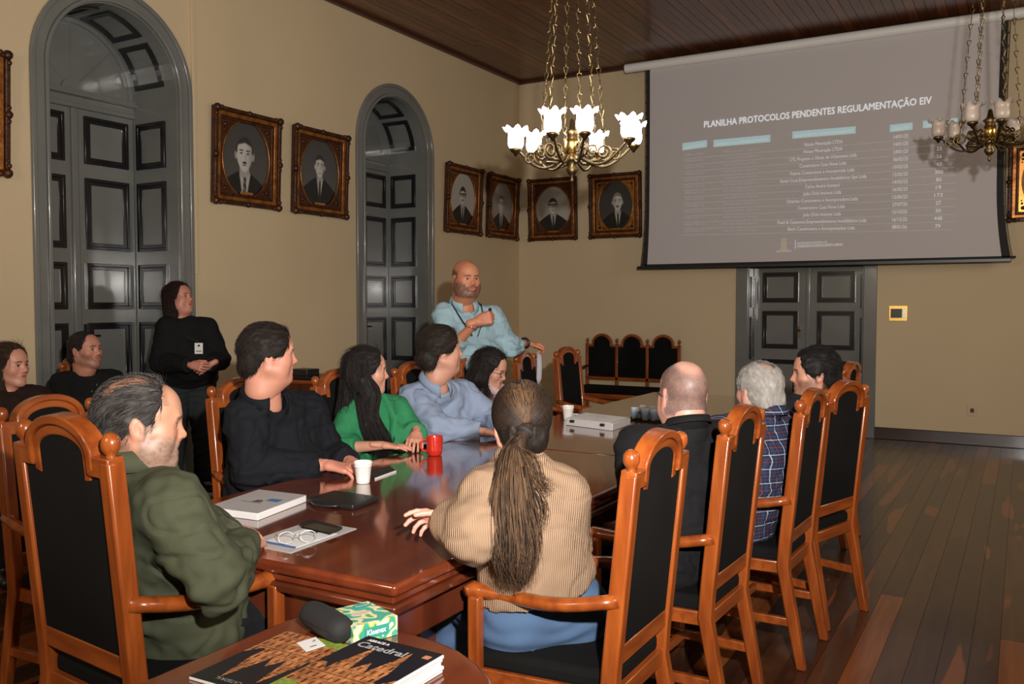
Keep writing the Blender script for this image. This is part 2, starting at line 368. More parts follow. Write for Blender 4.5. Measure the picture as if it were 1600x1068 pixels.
def arch_door(idx, yc, a, b):
    r = bpy.data.objects.new('door_%d' % idx, None); C.objects.link(r); r.location = (XL, yc, 0); r['kind'] = 'structure'
    N = 28; D = 0.56; X0 = XL; XD = XL - D
    def arch(rad, legs=0.0): return [(-rad, legs)] + [(-rad * math.cos(PI * k / N), SPR + rad * math.sin(PI * k / N)) for k in range(N + 1)] + [(rad, legs)]
    o = (X0, yc, 0)
    cs = MB(); cs.strip(arch(b), arch(b - 0.035), (X0, yc, 0), (0, 1, 0), (0, 0, 1), (0.03, 0, 0))
    cs.strip(arch(b - 0.035), arch(a + 0.015), (X0, yc, 0), (0, 1, 0), (0, 0, 1), (0.018, 0, 0))
    cs.strip(arch(a + 0.015), arch(a - 0.012), (X0, yc, 0), (0, 1, 0), (0, 0, 1), (0.035, 0, 0))
    wpart(cs, 'casing', M['grey'], r, bevel=0.005)
    rv = MB(); rv.strip(arch(a), arch(a - 0.02), (X0, yc, 0), (0, 1, 0), (0, 0, 1), (-D - 0.02, 0, 0))
    wpart(rv, 'reveal', M['grey'], r, smooth=False)
    # jamb panels, both sides
    for z0, z1 in ROWS:
        panel_xz(r, 'jamb_panel', (X0 - 0.31, yc + a - 0.02, (z0 + z1) / 2), (1, 0, 0), (0, 0, 1), (0, -1, 0), 0.35, z1 - z0)
        panel_xz(r, 'jamb_panel', (X0 - 0.31, yc - a + 0.02, (z0 + z1) / 2), (1, 0, 0), (0, 0, 1), (0, 1, 0), 0.35, z1 - z0)
    # soffit panels on the curve
    for (g0, g1) in ((8, 46), (52, 86), (94, 128), (134, 172)):
        K = 8; s = MB(); fw = 4.6
        def cur(g, x, rr): g = math.radians(g); return (X0 - x, yc + rr * math.cos(g), SPR + rr * math.sin(g))
        R1, R2 = a - 0.019, a - 0.034
        def patch(ga, gb, xa, xb, K):
            vs = []; 
            for k in range(K + 1):
                g = ga + (gb - ga) * k / K
                vs += [cur(g, xa, R1), cur(g, xb, R1), cur(g, xb, R2), cur(g, xa, R2)]
            fs = [(4 * k + i, 4 * k + (i + 1) % 4, 4 * k + 4 + (i + 1) % 4, 4 * k + 4 + i) for k in range(K) for i in range(4)] + [(0, 3, 2, 1), (4 * K, 4 * K + 1, 4 * K + 2, 4 * K + 3)]
            s.add(vs, fs)
        patch(g0, g1, 0.135, 0.185, K); patch(g0, g1, 0.435, 0.485, K); patch(g0, g0 + fw, 0.185, 0.435, 2); patch(g1 - fw, g1, 0.185, 0.435, 2)
        wpart(s, 'soffit_moulding', M['blackp'], r)
    # leaves
    W = a - 0.02
    for sgn in (-1, 1):
        lf = MB().bx(XD - 0.03, XD + 0.02, yc + min(0, sgn * W) + 0.003, yc + max(0, sgn * W) - 0.003, 0.005, 3.05)
        leaf = wpart(lf, 'door_leaf', M['grey'], r, bevel=0.004)
        for z0, z1 in ROWS:
            panel_xz(leaf, 'door_panel', (XD + 0.02, yc + sgn * W * 0.52, (z0 + z1) / 2), (0, 1, 0), (0, 0, 1), (1, 0, 0), 0.40, z1 - z0)
    wpart(MB().bx(XD + 0.02, XD + 0.045, yc - 0.03, yc + 0.03, 0.01, 3.05), 'meeting_strip', M['grey'], r, bevel=0.01)
    # transom and lunette
    tr = MB(); tr.bx(XD - 0.03, XD + 0.05, yc - W, yc + W, 3.05, 3.085).bx(XD - 0.03, XD + 0.035, yc - W, yc + W, 3.085, 3.14).bx(XD - 0.03, XD + 0.09, yc - W, yc + W, 3.14, 3.165).bx(XD - 0.03, XD + 0.06, yc - W, yc + W, 3.165, 3.19)
    wpart(tr, 'transom', M['grey'], r, bevel=0.004)
    lu = MB(); lu.prism([(W * math.cos(PI * k / N), SPR + W * math.sin(PI * k / N)) for k in range(N + 1)], (XD - 0.03, yc, 0), (0, 1, 0), (0, 0, 1), (0.03, 0, 0))
    wpart(lu, 'lunette', M['grey'], r)
    ri = MB()
    ri.prism([(0.09 * math.cos(PI * k / 8), 3.19 + 0.09 * math.sin(PI * k / 8)) for k in range(9)], (XD, yc, 0), (0, 1, 0), (0, 0, 1), (0.02, 0, 0))
    for g in (45, 90, 135):
        c, s_ = math.cos(math.radians(g)), math.sin(math.radians(g))
        ri.tube([(XD + 0.004, yc + 0.08 * c, 3.19 + 0.08 * s_), (XD + 0.004, yc + (W - 0.02) * c, 3.2 + (W - 0.02) * s_)], 0.006, 6)
    ri.strip([((W + .0) * -math.cos(PI * k / N), SPR + (W + .0) * math.sin(PI * k / N)) for k in range(N + 1)], [((W - .035) * -math.cos(PI * k / N), SPR + (W - .035) * math.sin(PI * k / N)) for k in range(N + 1)], (XD, yc, 0), (0, 1, 0), (0, 0, 1), (0.018, 0, 0))
    wpart(ri, 'lunette_rib', M['grey'], r)
    h = MB().bx(XD + 0.02, XD + 0.028, yc + 0.055, yc + 0.085, 1.12, 1.34); h.tube([(XD + 0.02, yc + 0.07, 1.25), (XD + 0.07, yc + 0.07, 1.25), (XD + 0.07, yc + 0.17, 1.245)], 0.008, 8)
    wpart(h, 'door_handle', M['black'], r)
    return r
for i, (yc, a, b) in enumerate(DOORS): arch_door(i + 1, yc, a, b)
# back door (flat head hidden by the screen)
r = bpy.data.objects.new('door_3', None); C.objects.link(r); r.location = (-2.21, YB, 0); r['kind'] = 'structure'
x0, x1 = -3.0, -1.42
wpart(MB().bx(x0, x0 + 0.14, YB - 0.025, YB, 0, 3.3).bx(x1 - 0.14, x1, YB - 0.025, YB, 0, 3.3).bx(x0, x1, YB - 0.025, YB, 3.2, 3.34), 'casing', M['grey'], r, bevel=0.006)
dD = 0.2
wpart(MB().bx(-2.87, -2.845, YB, YB + dD, 0, 3.2).bx(-1.575, -1.55, YB, YB + dD, 0, 3.2), 'reveal', M['grey'], r)
for z0, z1 in ROWS[1:]:
    panel_xz(r, 'jamb_panel', (-2.845, YB + 0.1, (z0 + z1) / 2), (0, 1, 0), (0, 0, 1), (1, 0, 0), 0.15, z1 - z0)
    panel_xz(r, 'jamb_panel', (-1.575, YB + 0.1, (z0 + z1) / 2), (0, 1, 0), (0, 0, 1), (-1, 0, 0), 0.15, z1 - z0)
for s0, s1 in ((-2.845, -2.205), (-2.205, -1.575)):
    leaf = wpart(MB().bx(s0 + .002, s1 - .002, YB + dD, YB + dD + 0.04, 0.005, 3.2), 'door_leaf', M['grey'], r, bevel=0.004)
    for z0, z1 in ((2.05, 2.6), (1.52, 1.88), (0.97, 1.42), (0.3, 0.84)):
        panel_xz(leaf, 'door_panel', ((s0 + s1) / 2, YB + dD, (z0 + z1) / 2), (1, 0, 0), (0, 0, 1), (0, -1, 0), 0.42, z1 - z0)
wpart(MB().bx(-2.225, -2.19, YB + dD - 0.02, YB + dD, 0.01, 3.2), 'meeting_strip', M['grey'], r, bevel=0.006)
h = MB(); h.prism([(0.0, -0.085), (0.012, -0.06), (0.02, -0.02), (0.014, 0.0), (0.02, 0.03), (0.012, 0.06), (0, 0.085), (-0.012, 0.06), (-0.02, 0.03), (-0.014, 0), (-0.02, -0.02), (-0.012, -0.06)], (-2.30, YB + dD, 1.17), (1, 0, 0), (0, 0, 1), (0, -0.008, 0))
h.ball((-2.30, YB + dD - 0.035, 1.19), 0.018, 10)
wpart(h, 'door_handle', M['brass'], r)
struct(MB().bx(XL - 0.9, XL - 0.62, 3.7, 8.7, 0, 4.2).build('trim_3', M['ceil_t']))
# wall bits
tag(MB().bx(XL, XL + 0.022, 5.115, 5.15, 1.75, ZC - 0.03).bx(XL, XL + 0.016, 5.12, 5.14, 0.13, 1.75).build('cable_trunking', M['wall'], bevel=0.004), 'thin cream cable trunking running up the wall beside the left arched door', 'trunking')
t = thing('intercom_panel', 'small dark wall panel with a brass surround right of the back door', 'panel', (-1.20, YB, 1.40))
MB().bx(-0.095, 0.095, -0.012, 0, -0.085, 0.085).build('surround', M['brassb'], t, bevel=0.003)
MB().bx(-0.075, 0.04, -0.02, -0.012, -0.05, 0.05).build('glass', M['black'], t, bevel=0.002)
MB().bx(0.045, 0.078, -0.02, -0.012, -0.05, 0.05).build('button_strip', M['steel'], t, bevel=0.002)
t = thing('wall_socket', 'cream wall socket low on the back wall at the right', 'socket', (-0.455, YB, 0.37))
MB().bx(-0.045, 0.045, -0.012, 0, -0.06, 0.06).build('plate', M['wall'], t, bevel=0.003)
MB().bx(-0.018, 0.018, -0.016, -0.012, -0.022, 0.022).build('outlet', M['giltdark'], t, bevel=0.003)
# ================================================================ CHAIRS
def make_chair(label, group):
    t = thing('armchair', label, 'chair', (0, 0, 0), 0, group)
    W2 = 0.195
    def py_(z):  # back post line (y at height z)
        return -0.235 - max(0, z - 0.45) * 0.10 - max(0, 0.42 - z) * 0.19
    for s in (-1, 1):
        p = MB(); zs = [0.0, 0.2, 0.42, 0.5, 1.045]
        pr = []
        for z in zs: w = 0.022 if z > 0.3 else 0.017 + z * 0.017; pr.append((z, w))
        vs = []
        for z, w_ in pr:
            y = py_(z); vs += [(s * W2 - w_, y - w_ * 1.1, z), (s * W2 + w_, y - w_ * 1.1, z), (s * W2 + w_, y + w_ * 1.1, z), (s * W2 - w_, y + w_ * 1.1, z)]
        fs = [(4 * i + k, 4 * i + (k + 1) % 4, 4 * i + 4 + (k + 1) % 4, 4 * i + 4 + k) for i in range(len(pr) - 1) for k in range(4)] + [(3, 2, 1, 0), (16, 17, 18, 19)]
        p.add(vs, fs).build('back_post', M['wood'], t, bevel=0.006)
        f = MB().lathe([(0.010, -0.004), (0.012, 0.004), (0.010, 0.007), (0.017, 0.014), (0.0225, 0.025), (0.0235, 0.036), (0.021, 0.048), (0.014, 0.057), (0.006, 0.0605), (0.001, 0.061)], (s * W2, py_(1.05) , 1.052), 16)
        f.build('finial', M['wood'], t, smooth=True)
    # arched top rail
    N = 16; zc = 1.052; lean = Vector((0, -0.10, 1)).normalized(); o = Vector((0, py_(zc), zc)); nrm = Vector((0, -1, -0.10)).normalized()
    def arch(r): h = {0.150: 0.092, 0.126: 0.068, 0.098: 0.040}[r]; return [(-r * math.cos(PI * k / N), h * math.sin(PI * k / N)) for k in range(N + 1)]
    p = MB()
    out = [(-0.217, -0.045), (-0.217, 0.0), (-0.150, 0.0)] + arch(0.150)[1:-1] + [(0.150, 0.0), (0.217, 0.0), (0.217, -0.045)]
    p1 = MB(); A = arch(0.150); B = arch(0.126); p1.strip([(-0.150, -0.03)] + A + [(0.150, -0.03)], [(-0.126, -0.045)] + B + [(0.126, -0.045)], o - nrm * 0.026, (1, 0, 0), lean, nrm * 0.052)
    p1.strip([(-0.126, -0.06)] + B + [(0.126, -0.06)], [(-0.098, -0.065)] + arch(0.098) + [(0.098, -0.065)], o - nrm * 0.017, (1, 0, 0), lean, nrm * 0.034)
    for s in (-1, 1): p1.prism([(s * 0.125, -0.047), (s * 0.2145, -0.047), (s * 0.2145, 0.004), (s * 0.14, 0.004)], o - nrm * 0.0235, (1, 0, 0), lean, nrm * 0.047)
    p1.build('top_rail', M['wood_h'], t, bevel=0.004)
    # upholstered back
    zb = 0.56; y0 = py_(zb); hh = 1.052 - zb
    poly = [(-0.178, -hh), (0.178, -hh), (0.178, -0.045), (0.103, -0.045)] + [(0.103 * math.cos(PI * k / N), 0.046 * math.sin(PI * k / N)) for k in range(N + 1)] + [(-0.103, -0.045), (-0.178, -0.045)]
    MB().prism(poly, o - nrm * 0.013, (1, 0, 0), lean, nrm * 0.026).build('back_panel', M['velvet'], t)
    MB().box((0, py_(0.535), 0.535), (0.36, 0.034, 0.055)).build('lower_rail', M['wood_h'], t, bevel=0.005)
    # seat
    sf = MB().bx(-0.20, 0.20, -0.25, -0.215, 0.385, 0.435).bx(-0.235, 0.235, 0.205, 0.235, 0.385, 0.435)
    for s in (-1, 1): sf.prism([(s * 0.195, -0.235), (s * 0.235, 0.22), (s * 0.21, 0.22), (s * 0.17, -0.235)], (0, 0, 0.385), (1, 0, 0), (0, 1, 0), (0, 0, 0.05))
    sf.build('seat_frame', M['wood_h'], t, bevel=0.004)
    MB().prism([(-0.185, -0.235), (0.185, -0.235), (0.225, 0.225), (-0.225, 0.225)], (0, 0, 0.425), (1, 0, 0), (0, 1, 0), (0, 0, 0.06)).build('seat', M['velvet'], t, bevel=0.02)
    for s in (-1, 1):
        MB().prism([(-0.02, -0.02), (0.02, -0.02), (0.02, 0.02), (-0.02, 0.02)], (s * 0.215, 0.21, 0.0), (1, 0, 0), (0, 1, 0), (0, 0, 0.43)).build('leg', M['wood'], t, bevel=0.005)
        MB().bx(s * 0.232 - 0.018, s * 0.232 + 0.018, 0.155, 0.195, 0.42, 0.650).build('arm_post', M['wood'], t, bevel=0.007)
        path = [(s * (0.205 + 0.028 * math.sin(PI * min(1, k / 7))), -0.265 + 0.46 * k / 10, 0.700 - 0.040 * k / 10 - 0.018 * math.sin(PI * k / 10)) for k in range(11)] + [(s * 0.233, 0.210, 0.655)]
        MB().tube(path, [0.024] * 9 + [0.026, 0.028, 0.018], 10, sq=(0.85, 1.0)).build('armrest', M['wood_h'], t, smooth=True)
        MB().prism([(-0.012, -0.017), (0.012, -0.017), (0.012, 0.017), (-0.012, 0.017)], (s * 0.197, -0.26, 0.19), (1, 0, 0), (0, 0, 1), (s * 0.012, 0.46, 0)).build('stretcher', M['wood_h'], t, bevel=0.003)
    MB().bx(-0.2, 0.2, -0.012, 0.012, 0.175, 0.205).build('stretcher', M['wood_h'], t, bevel=0.003)
    return t
def chair_at(P1, P2):
    """P1 left finial, P2 right finial as seen from behind the chair; returns loc, rz"""
    d = np.array(P2) - np.array(P1); d /= np.linalg.norm(d); f = np.array([-d[1], d[0]])   # facing (left of P1->P2)
    mid = (np.array(P1) + np.array(P2)) / 2; loc = mid + f * 0.30
    return (loc[0], loc[1], 0), math.atan2(f[1], f[0]) - PI / 2
CH = {}
gR = 'armchairs along the right side of the long table'; gL = 'armchairs along the left side of the long table'
spec = {
 'A': ((-0.897, 2.21), (-0.897, 2.60), 'armchair of the woman in the beige sweater, nearest on the right side'),
 'B': ((-0.865, 2.96), (-0.85, 3.35), 'armchair of the bald man in black, second on the right side'),
 'C': ((-0.775, 3.71), (-0.76, 4.10), 'armchair behind the man in the plaid shirt, third on the right side'),
 'D': ((-0.775, 4.22), (-0.660, 4.60), 'armchair with its back turned to the right, behind the dark haired man'),
 'M': ((-0.94, 5.70), (-0.92, 6.09), 'edge-on armchair glimpsed past the dark haired man'),
 'F': ((-3.36, 2.32), (-3.33, 1.93), 'empty armchair seen over the foreground chair of the man in green'),
 'G': ((-3.33, 3.32), (-3.33, 2.93), 'armchair of the man in the black coat'),
 'H': ((-3.31, 4.01), (-3.31, 3.62), 'armchair of the woman in the green blazer'),
 'I': ((-3.32, 4.72), (-3.32, 4.33), 'armchair of the man in the light blue shirt'),
 'J': ((-3.31, 5.36), (-3.31, 4.97), 'armchair behind the woman in the pink jacket'),
 'K': ((-3.36, 6.18), (-3.30, 5.79), 'armchair with a pale strap over its back under the standing man\'s hand'),
 'L': ((-3.33, 6.92), (-3.34, 6.53), 'empty armchair at the far left corner of the long table'),
 'N': ((-5.78, 3.95), (-5.55, 3.63), 'armchair of the seated man in black by the left arched door'),
 'O': ((-5.60, 3.12), (-5.45, 2.77), 'armchair of the woman in brown at the left edge'),
}
base = None
for k, (a, b, lab) in spec.items():
    loc, rz = chair_at(a, b)
    if base is None:
        base = make_chair(lab, gR); base.location = loc; base.rotation_euler = (0, 0, rz); CH[k] = base
    else: CH[k] = dup(base, loc, rz, lab)
    CH[k]['group'] = gR if k in 'ABCDM' else (gL if k not in 'NO' else 'armchairs by the left wall')
loc, rz = chair_at((-2.385, 1.45), (-1.975, 1.405))
CH['E'] = dup(base, loc, rz, 'large foreground armchair of the man in the green jacket, tall black back', (1.13, 1, 1.062)); CH['E']['group'] = 'armchair at the near end of the long table'
# bench with three arched backs
t = thing('settle_bench', 'three-back black upholstered bench against the back wall', 'bench', (-4.28, YB - 0.42, 0))
BW = 1.24; yb = 0.28
for i in range(4):
    xx = -BW / 2 + BW * i / 3
    MB().bx(xx - 0.018, xx + 0.018, yb - 0.02, yb + 0.02, 0 if i in (0, 3) else 0.4, 1.0).build('back_post', M['wood'], t, bevel=0.004)
    MB().ball((xx, yb, 1.035), (0.02, 0.02, 0.03), 12).build('finial', M['wood'], t, smooth=True)
for i in range(3):
    xc = -BW / 2 + BW * (i + 0.5) / 3; w2 = BW / 6; N = 14
    up = [(-w2 + .018, 0), (-0.14, 0)] + [(-0.14 * math.cos(PI * k / N), 0.01 + 0.13 * math.sin(PI * k / N)) for k in range(1, N)] + [(0.14, 0), (w2 - .018, 0)]
    lo = [(-w2 + .018, -0.03), (-0.115, -0.03)] + [(-0.115 * math.cos(PI * k / N), 0.0 + 0.108 * math.sin(PI * k / N)) for k in range(1, N)] + [(0.115, -0.03), (w2 - .018, -0.03)]
    MB().strip(up, lo, (xc, yb - 0.02, 0.985), (1, 0, 0), (0, 0, 1), (0, 0.04, 0)).build('top_rail', M['wood_h'], t, bevel=0.003)
    poly = [(-w2 + .018, -0.42), (w2 - .018, -0.42)] + lo[::-1]
    MB().prism(poly, (xc, yb - 0.012, 0.985), (1, 0, 0), (0, 0, 1), (0, 0.024, 0)).build('back_panel', M['velvet'], t)
MB().bx(-BW / 2, BW / 2, yb - 0.02, yb + 0.02, 0.53, 0.57).build('lower_rail', M['wood_h'], t, bevel=0.003)
MB().bx(-BW / 2, BW / 2, -0.2, yb - 0.02, 0.40, 0.47).build('seat', M['velvet'], t, bevel=0.02)
MB().bx(-BW / 2, BW / 2, -0.21, yb, 0.34, 0.40).build('seat_frame', M['wood_h'], t, bevel=0.004)
for sx in (-1, 1):
    MB().bx(sx * (BW / 2 - 0.02) - 0.02, sx * (BW / 2 - 0.02) + 0.02, -0.2, -0.16, 0, 0.66).build('leg', M['wood'], t, bevel=0.004)
    MB().tube([(sx * BW / 2, yb, 0.70), (sx * BW / 2, 0.05, 0.68), (sx * BW / 2, -0.2, 0.67)], 0.024, 8).build('armrest', M['wood_h'], t, smooth=True)
MB().bx(-BW / 2 + .03, BW / 2 - .03, -0.19, -0.16, 0.12, 0.16).build('stretcher', M['wood_h'], t, bevel=0.003)

# ================================================================ TABLES
def slab_table(name, label, x0, x1, y0, y1, parts_y, ends=(1, 1)):
    t = thing(name, label, 'table', ((x0 + x1) / 2, (y0 + y1) / 2, 0))
    b = MB().bx(x0, x1, y0, y1, 0.725, 0.76); wpart(b, 'tabletop', M['table'], t, bevel=0.012, seg=3)
    m_ = 0.018
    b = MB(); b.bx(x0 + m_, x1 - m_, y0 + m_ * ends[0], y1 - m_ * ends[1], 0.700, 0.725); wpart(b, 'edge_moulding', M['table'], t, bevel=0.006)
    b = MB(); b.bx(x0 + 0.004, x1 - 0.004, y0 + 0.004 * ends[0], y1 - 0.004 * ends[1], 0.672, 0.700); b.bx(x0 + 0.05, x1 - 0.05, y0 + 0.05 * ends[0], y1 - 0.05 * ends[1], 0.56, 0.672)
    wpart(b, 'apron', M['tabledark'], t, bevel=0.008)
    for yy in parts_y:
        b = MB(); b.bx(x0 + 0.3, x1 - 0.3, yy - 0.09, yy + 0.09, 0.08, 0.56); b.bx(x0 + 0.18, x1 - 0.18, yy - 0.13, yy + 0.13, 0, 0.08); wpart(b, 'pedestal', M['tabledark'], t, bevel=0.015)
    return t
slab_table('meeting_table', 'near half of the long varnished meeting table, dark red wood', -2.67, -1.42, 1.85, 3.999, (2.45, 3.5), (1, 0))
slab_table('meeting_table', 'far half of the long varnished meeting table beyond the seam', -2.70, -1.44, 4.001, 7.1, (4.6, 6.4), (0, 1))
# rounded side table, foreground
t = thing('side_table', 'small rounded red wood table in the foreground with magazines on it', 'table', (-1.18, 1.15, 0))
def rrect(x0, x1, y0, y1, rs):
    P = []
    for (cx, cy, r, g0) in ((x1, y1, rs[0], 0), (x0, y1, rs[1], 90), (x0, y0, rs[2], 180), (x1, y0, rs[3], 270)):
        sx = -1 if cx == x1 else 1; sy = -1 if cy == y1 else 1
        for k in range(9): g = math.radians(g0 + 90 * k / 8); P.append((cx + sx * r + r * math.cos(g), cy + sy * r + r * math.sin(g)))
    return P
P = rrect(-1.53, -0.80, 0.75, 1.645, (0.42, 0.10, 0.1, 0.3)); wpart(MB().prism(P, (0, 0, 0.712), (1, 0, 0), (0, 1, 0), (0, 0, 0.028)), 'tabletop', M['table'], t, bevel=0.010, seg=3)
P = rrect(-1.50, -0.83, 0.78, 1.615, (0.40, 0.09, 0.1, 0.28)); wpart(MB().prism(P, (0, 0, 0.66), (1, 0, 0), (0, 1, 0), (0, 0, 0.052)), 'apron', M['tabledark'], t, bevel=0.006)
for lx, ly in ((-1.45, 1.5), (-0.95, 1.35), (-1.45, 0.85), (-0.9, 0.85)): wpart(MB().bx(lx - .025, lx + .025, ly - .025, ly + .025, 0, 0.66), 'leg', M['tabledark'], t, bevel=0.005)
# console cabinet against left wall
t = thing('console_cabinet', 'low wooden console against the left wall between the portraits and the people', 'cabinet', (-5.74, 6.45, 0))
wpart(MB().bx(-5.985, -5.50, 6.0, 6.95, 0.78, 0.81), 'top', M['wood_h'], t, bevel=0.006)
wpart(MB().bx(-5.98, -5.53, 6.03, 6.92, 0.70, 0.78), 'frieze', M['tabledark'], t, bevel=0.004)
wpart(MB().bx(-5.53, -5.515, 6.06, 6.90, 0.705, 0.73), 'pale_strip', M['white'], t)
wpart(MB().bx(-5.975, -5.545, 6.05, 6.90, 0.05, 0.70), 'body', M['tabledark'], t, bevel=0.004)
for y0 in (6.07, 6.49):
    d = wpart(MB().bx(-5.545, -5.53, y0, y0 + 0.39, 0.09, 0.62), 'door', M['wood'], t, bevel=0.005)
    MB().tube([(-5.525, y0 + .19, 0.42), (-5.505, y0 + .19, 0.43), (-5.505, y0 + .19, 0.5), (-5.525, y0 + .19, 0.51)], 0.006, 6).build('handle', M['steel'], d, origin=PL(d), smooth=True)
p0 = pt(450, 597, 8.4)
tag(MB().bx(-5.93, -5.56, 6.1, 6.5, 0.812, 0.835).bx(-5.9, -5.7, 6.13, 6.3, 0.835, 0.90).build('black_device', M['black'], bevel=0.006), 'flat black device lying on the console cabinet', 'device')
t = thing('sanitizer_bottle', 'clear pump bottle with a blue label on the console cabinet', 'bottle', (-5.62, 6.66, 0.81))
MB().lathe([(0.033, 0), (0.036, 0.01), (0.036, 0.12), (0.022, 0.145), (0.015, 0.155)], n=16).build('bottle_body', M['glass'], t, smooth=True)
MB().lathe([(0.0368, 0.03), (0.037, 0.032), (0.037, 0.105), (0.0368, 0.107)], n=16).build('label', mat('blue_label', (0.08, 0.25, 0.42), 0.4), t, smooth=True)
MB().lathe([(0.016, 0.155), (0.016, 0.175), (0.006, 0.178), (0.006, 0.205), (0.001, 0.206)], n=12).tube([(0, 0, 0.2), (0.035, 0, 0.198)], 0.005, 6).build('pump', M['white'], t, smooth=True)
# ================================================================ SCREEN
t = thing('projection_screen', 'white pull-down projection screen showing a table of protocols', 'screen', (-2.2, 10.28, 1.95))
ys = 10.28; SX0, SX1 = -4.03, -0.22
cs = MB(); prof = [(0.055 * math.cos(g), 0.055 * math.sin(g)) for g in np.linspace(0, 2 * PI, 17)[:-1]]
cs.prism([(a, b) for a, b in prof], (-4.30, ys, 4.385), (0, 1, 0), (0, 0, 1), (4.9, 0, 0))
c = wpart(cs, 'case', M['white'], t, smooth=True); c.data.set_sharp_from_angle(angle=0.9)
zt, zb = 4.34, 1.975
K = 18
def side(k):
    f = k / K; z = zt + (zb - zt) * f; q = -0.012 * math.sin(PI * f) + 0.05 * max(0, f - 0.7) ** 2 / 0.09
    return z, q
L_ = [side(k) for k in range(K + 1)]
fab = MB(); vs = []; fs = []
for z, q in L_: vs += [(SX0 + 0.04 - q * .4, ys, z), (SX1 - 0.03 + q, ys, z)]
for k in range(K): fs.append((2 * k, 2 * k + 1, 2 * k + 3, 2 * k + 2))
fab.add(vs, fs); vs2 = [(a, b + 0.004, c_) for a, b, c_ in vs]; fab.add(vs2, [f[::-1] for f in fs])
fabric = wpart(fab, 'screen_cloth', M['screen'], t)
for sgn in (0, 1):
    e = MB(); o_, i_ = [], []
    for z, q in L_:
        if sgn == 0: o_.append((SX0 - q * .8 - 0.0, z)); i_.append((SX0 + 0.045 - q * .4, z))
        else: o_.append((SX1 + 0.03 + q * 1.25, z)); i_.append((SX1 - 0.035 + q, z))
    e.strip(o_, i_, (0, ys - 0.004, 0), (1, 0, 0), (0, 0, 1), (0, 0.005, 0)); wpart(e, 'side_border', M['blackmatte'], t)
wpart(MB().bx(SX0 - 0.02, SX1 + 0.14, ys - 0.004, ys + 0.003, 1.962, 1.985), 'lower_border', M['blackmatte'], t)
wpart(MB().bx(-4.13, -0.12, ys - 0.018, ys + 0.018, 1.925, 1.965), 'weight_bar', M['black'], t, bevel=0.006)
# side tension cords with tabs
for xx in (-4.045, 0.0):
    b = MB(); pts = []
    for z, q in L_: pts.append(((SX0 - 0.012 - q * .8) if xx < -1 else (SX1 + 0.045 + q * 1.25), ys, z))
    b.tube(pts, 0.0035, 5)
    for p in pts[::1]: b.box((p[0] + (0.008 if xx < -1 else -0.008), p[1], p[2]), (0.02, 0.004, 0.02))
    wpart(b, 'tension_cord', M['black'], t)
def spt(px, py):
    rx, ry = FD[0] + RD[0] * (px - 800) / FPX, FD[1] + RD[1] * (px - 800) / FPX
    z = (ys - 0.003) / ry; return np.array([rx * z, ys - 0.003, CAMH - (py - HOR) / FPX * z])
M['lit'] = mat('projected_white', (0.62, 0.60, 0.60), 0.8, emis=(0.9, 0.92, 0.92), es=0.20)
M['lit2'] = mat('projected_white_soft', (0.55, 0.52, 0.52), 0.8, emis=(0.9, 0.92, 0.92), es=0.20)
M['lit3'] = mat('projected_line', (0.50, 0.475, 0.48), 0.8, emis=(0.9, 0.9, 0.9), es=0.06)
M['teal'] = mat('projected_teal', (0.36, 0.46, 0.47), 0.8, emis=(0.55, 0.85, 0.9), es=0.20)
def stext(s, px0, py0, px1, py1, h, m, name='slide_text', align=True, bold=0.0):
    a, b = spt(px0, py0), spt(px1, py1); u = (b - a) / np.linalg.norm(b - a); v = np.array([0, 0, 1.0])
    text_on(s, name, m, fabric, a, u, v, width=np.linalg.norm(b - a), size=h, bold=bold)
stext('PLANILHA PROTOCOLOS PENDENTES REGULAMENTAÇÃO EIV', 1097, 202, 1449, 165, 0.105, M['lit'], 'slide_title', bold=0.0032)
def bar(px0, py0, px1, py1, hp, m, name='header_bar', dy=0.0):
    a, b = spt(px0, py0), spt(px1, py1); za = hp * (a[1] / 1.0)
    A, B = spt(px0, py0 + hp), spt(px1, py1 + hp)
    mbb = MB(); mbb.add([A + (0, dy, 0), B + (0, dy, 0), b + (0, dy, 0), a + (0, dy, 0)], [(0, 1, 2, 3)]); mbb.build(name, m, fabric, origin=PL(fabric))
for (x0, y0, x1, y1, tx) in ((1064, 226, 1102, 221, 'SUBDIVISÃO'), (1112, 221, 1200, 213, 'ENDEREÇO DO EMPREENDIMENTO'), (1234, 208, 1332, 200, 'REQUERENTE / EMPREENDIMENTO'), (1385, 198, 1420, 194, 'CRIAÇÃO'), (1436, 192, 1490, 187, 'QTD LOTES')):
    bar(x0, y0, x1, y1, 11, M['teal'], dy=0.001)
    stext(tx, x0 + 4, y0 + 9, x1 - 4, y1 + 9, 0.042, M['lit2'])
rows = ['Nossa Mineração LTDA', 'Nossa Mineração LTDA', 'CTL Projetos e Obras de Urbanismo Ltda', 'Construtora Casa Nova Ltda', 'Futura Construtora e Incorporada Ltda', 'Santa Cruz Empreendimentos Imobiliários Spe Ltda',
        'Carlos André Gomard', 'João Dick Imóveis Ltda', 'Scharlau Construtora e Incorporadora Ltda', 'Construtora Casa Nova Ltda', 'João Dick Imóveis Ltda', 'Fuad & Casanova Empreendimentos Imobiliários Ltda', 'Bech Construtora e Incorporações Ltda']
dates = ['14/01/25', '14/01/25', '24/01/25', '06/02/25', '10/02/25', '12/02/25', '14/03/25', '16/05/25', '12/06/25', '27/07/25', '15/10/25', '16/12/25', '08/01/26']
qty = ['91', '91', '25', '56', '43', '200', '80', '19', '173', '27', '30', '448', '79']
xr = [(1253, 1312), (1252, 1312), (1230, 1334), (1246, 1318), (1232, 1331), (1216, 1350), (1255, 1308), (1252, 1311), (1227, 1337), (1244, 1317), (1252, 1311), (1213, 1351), (1229, 1333)]
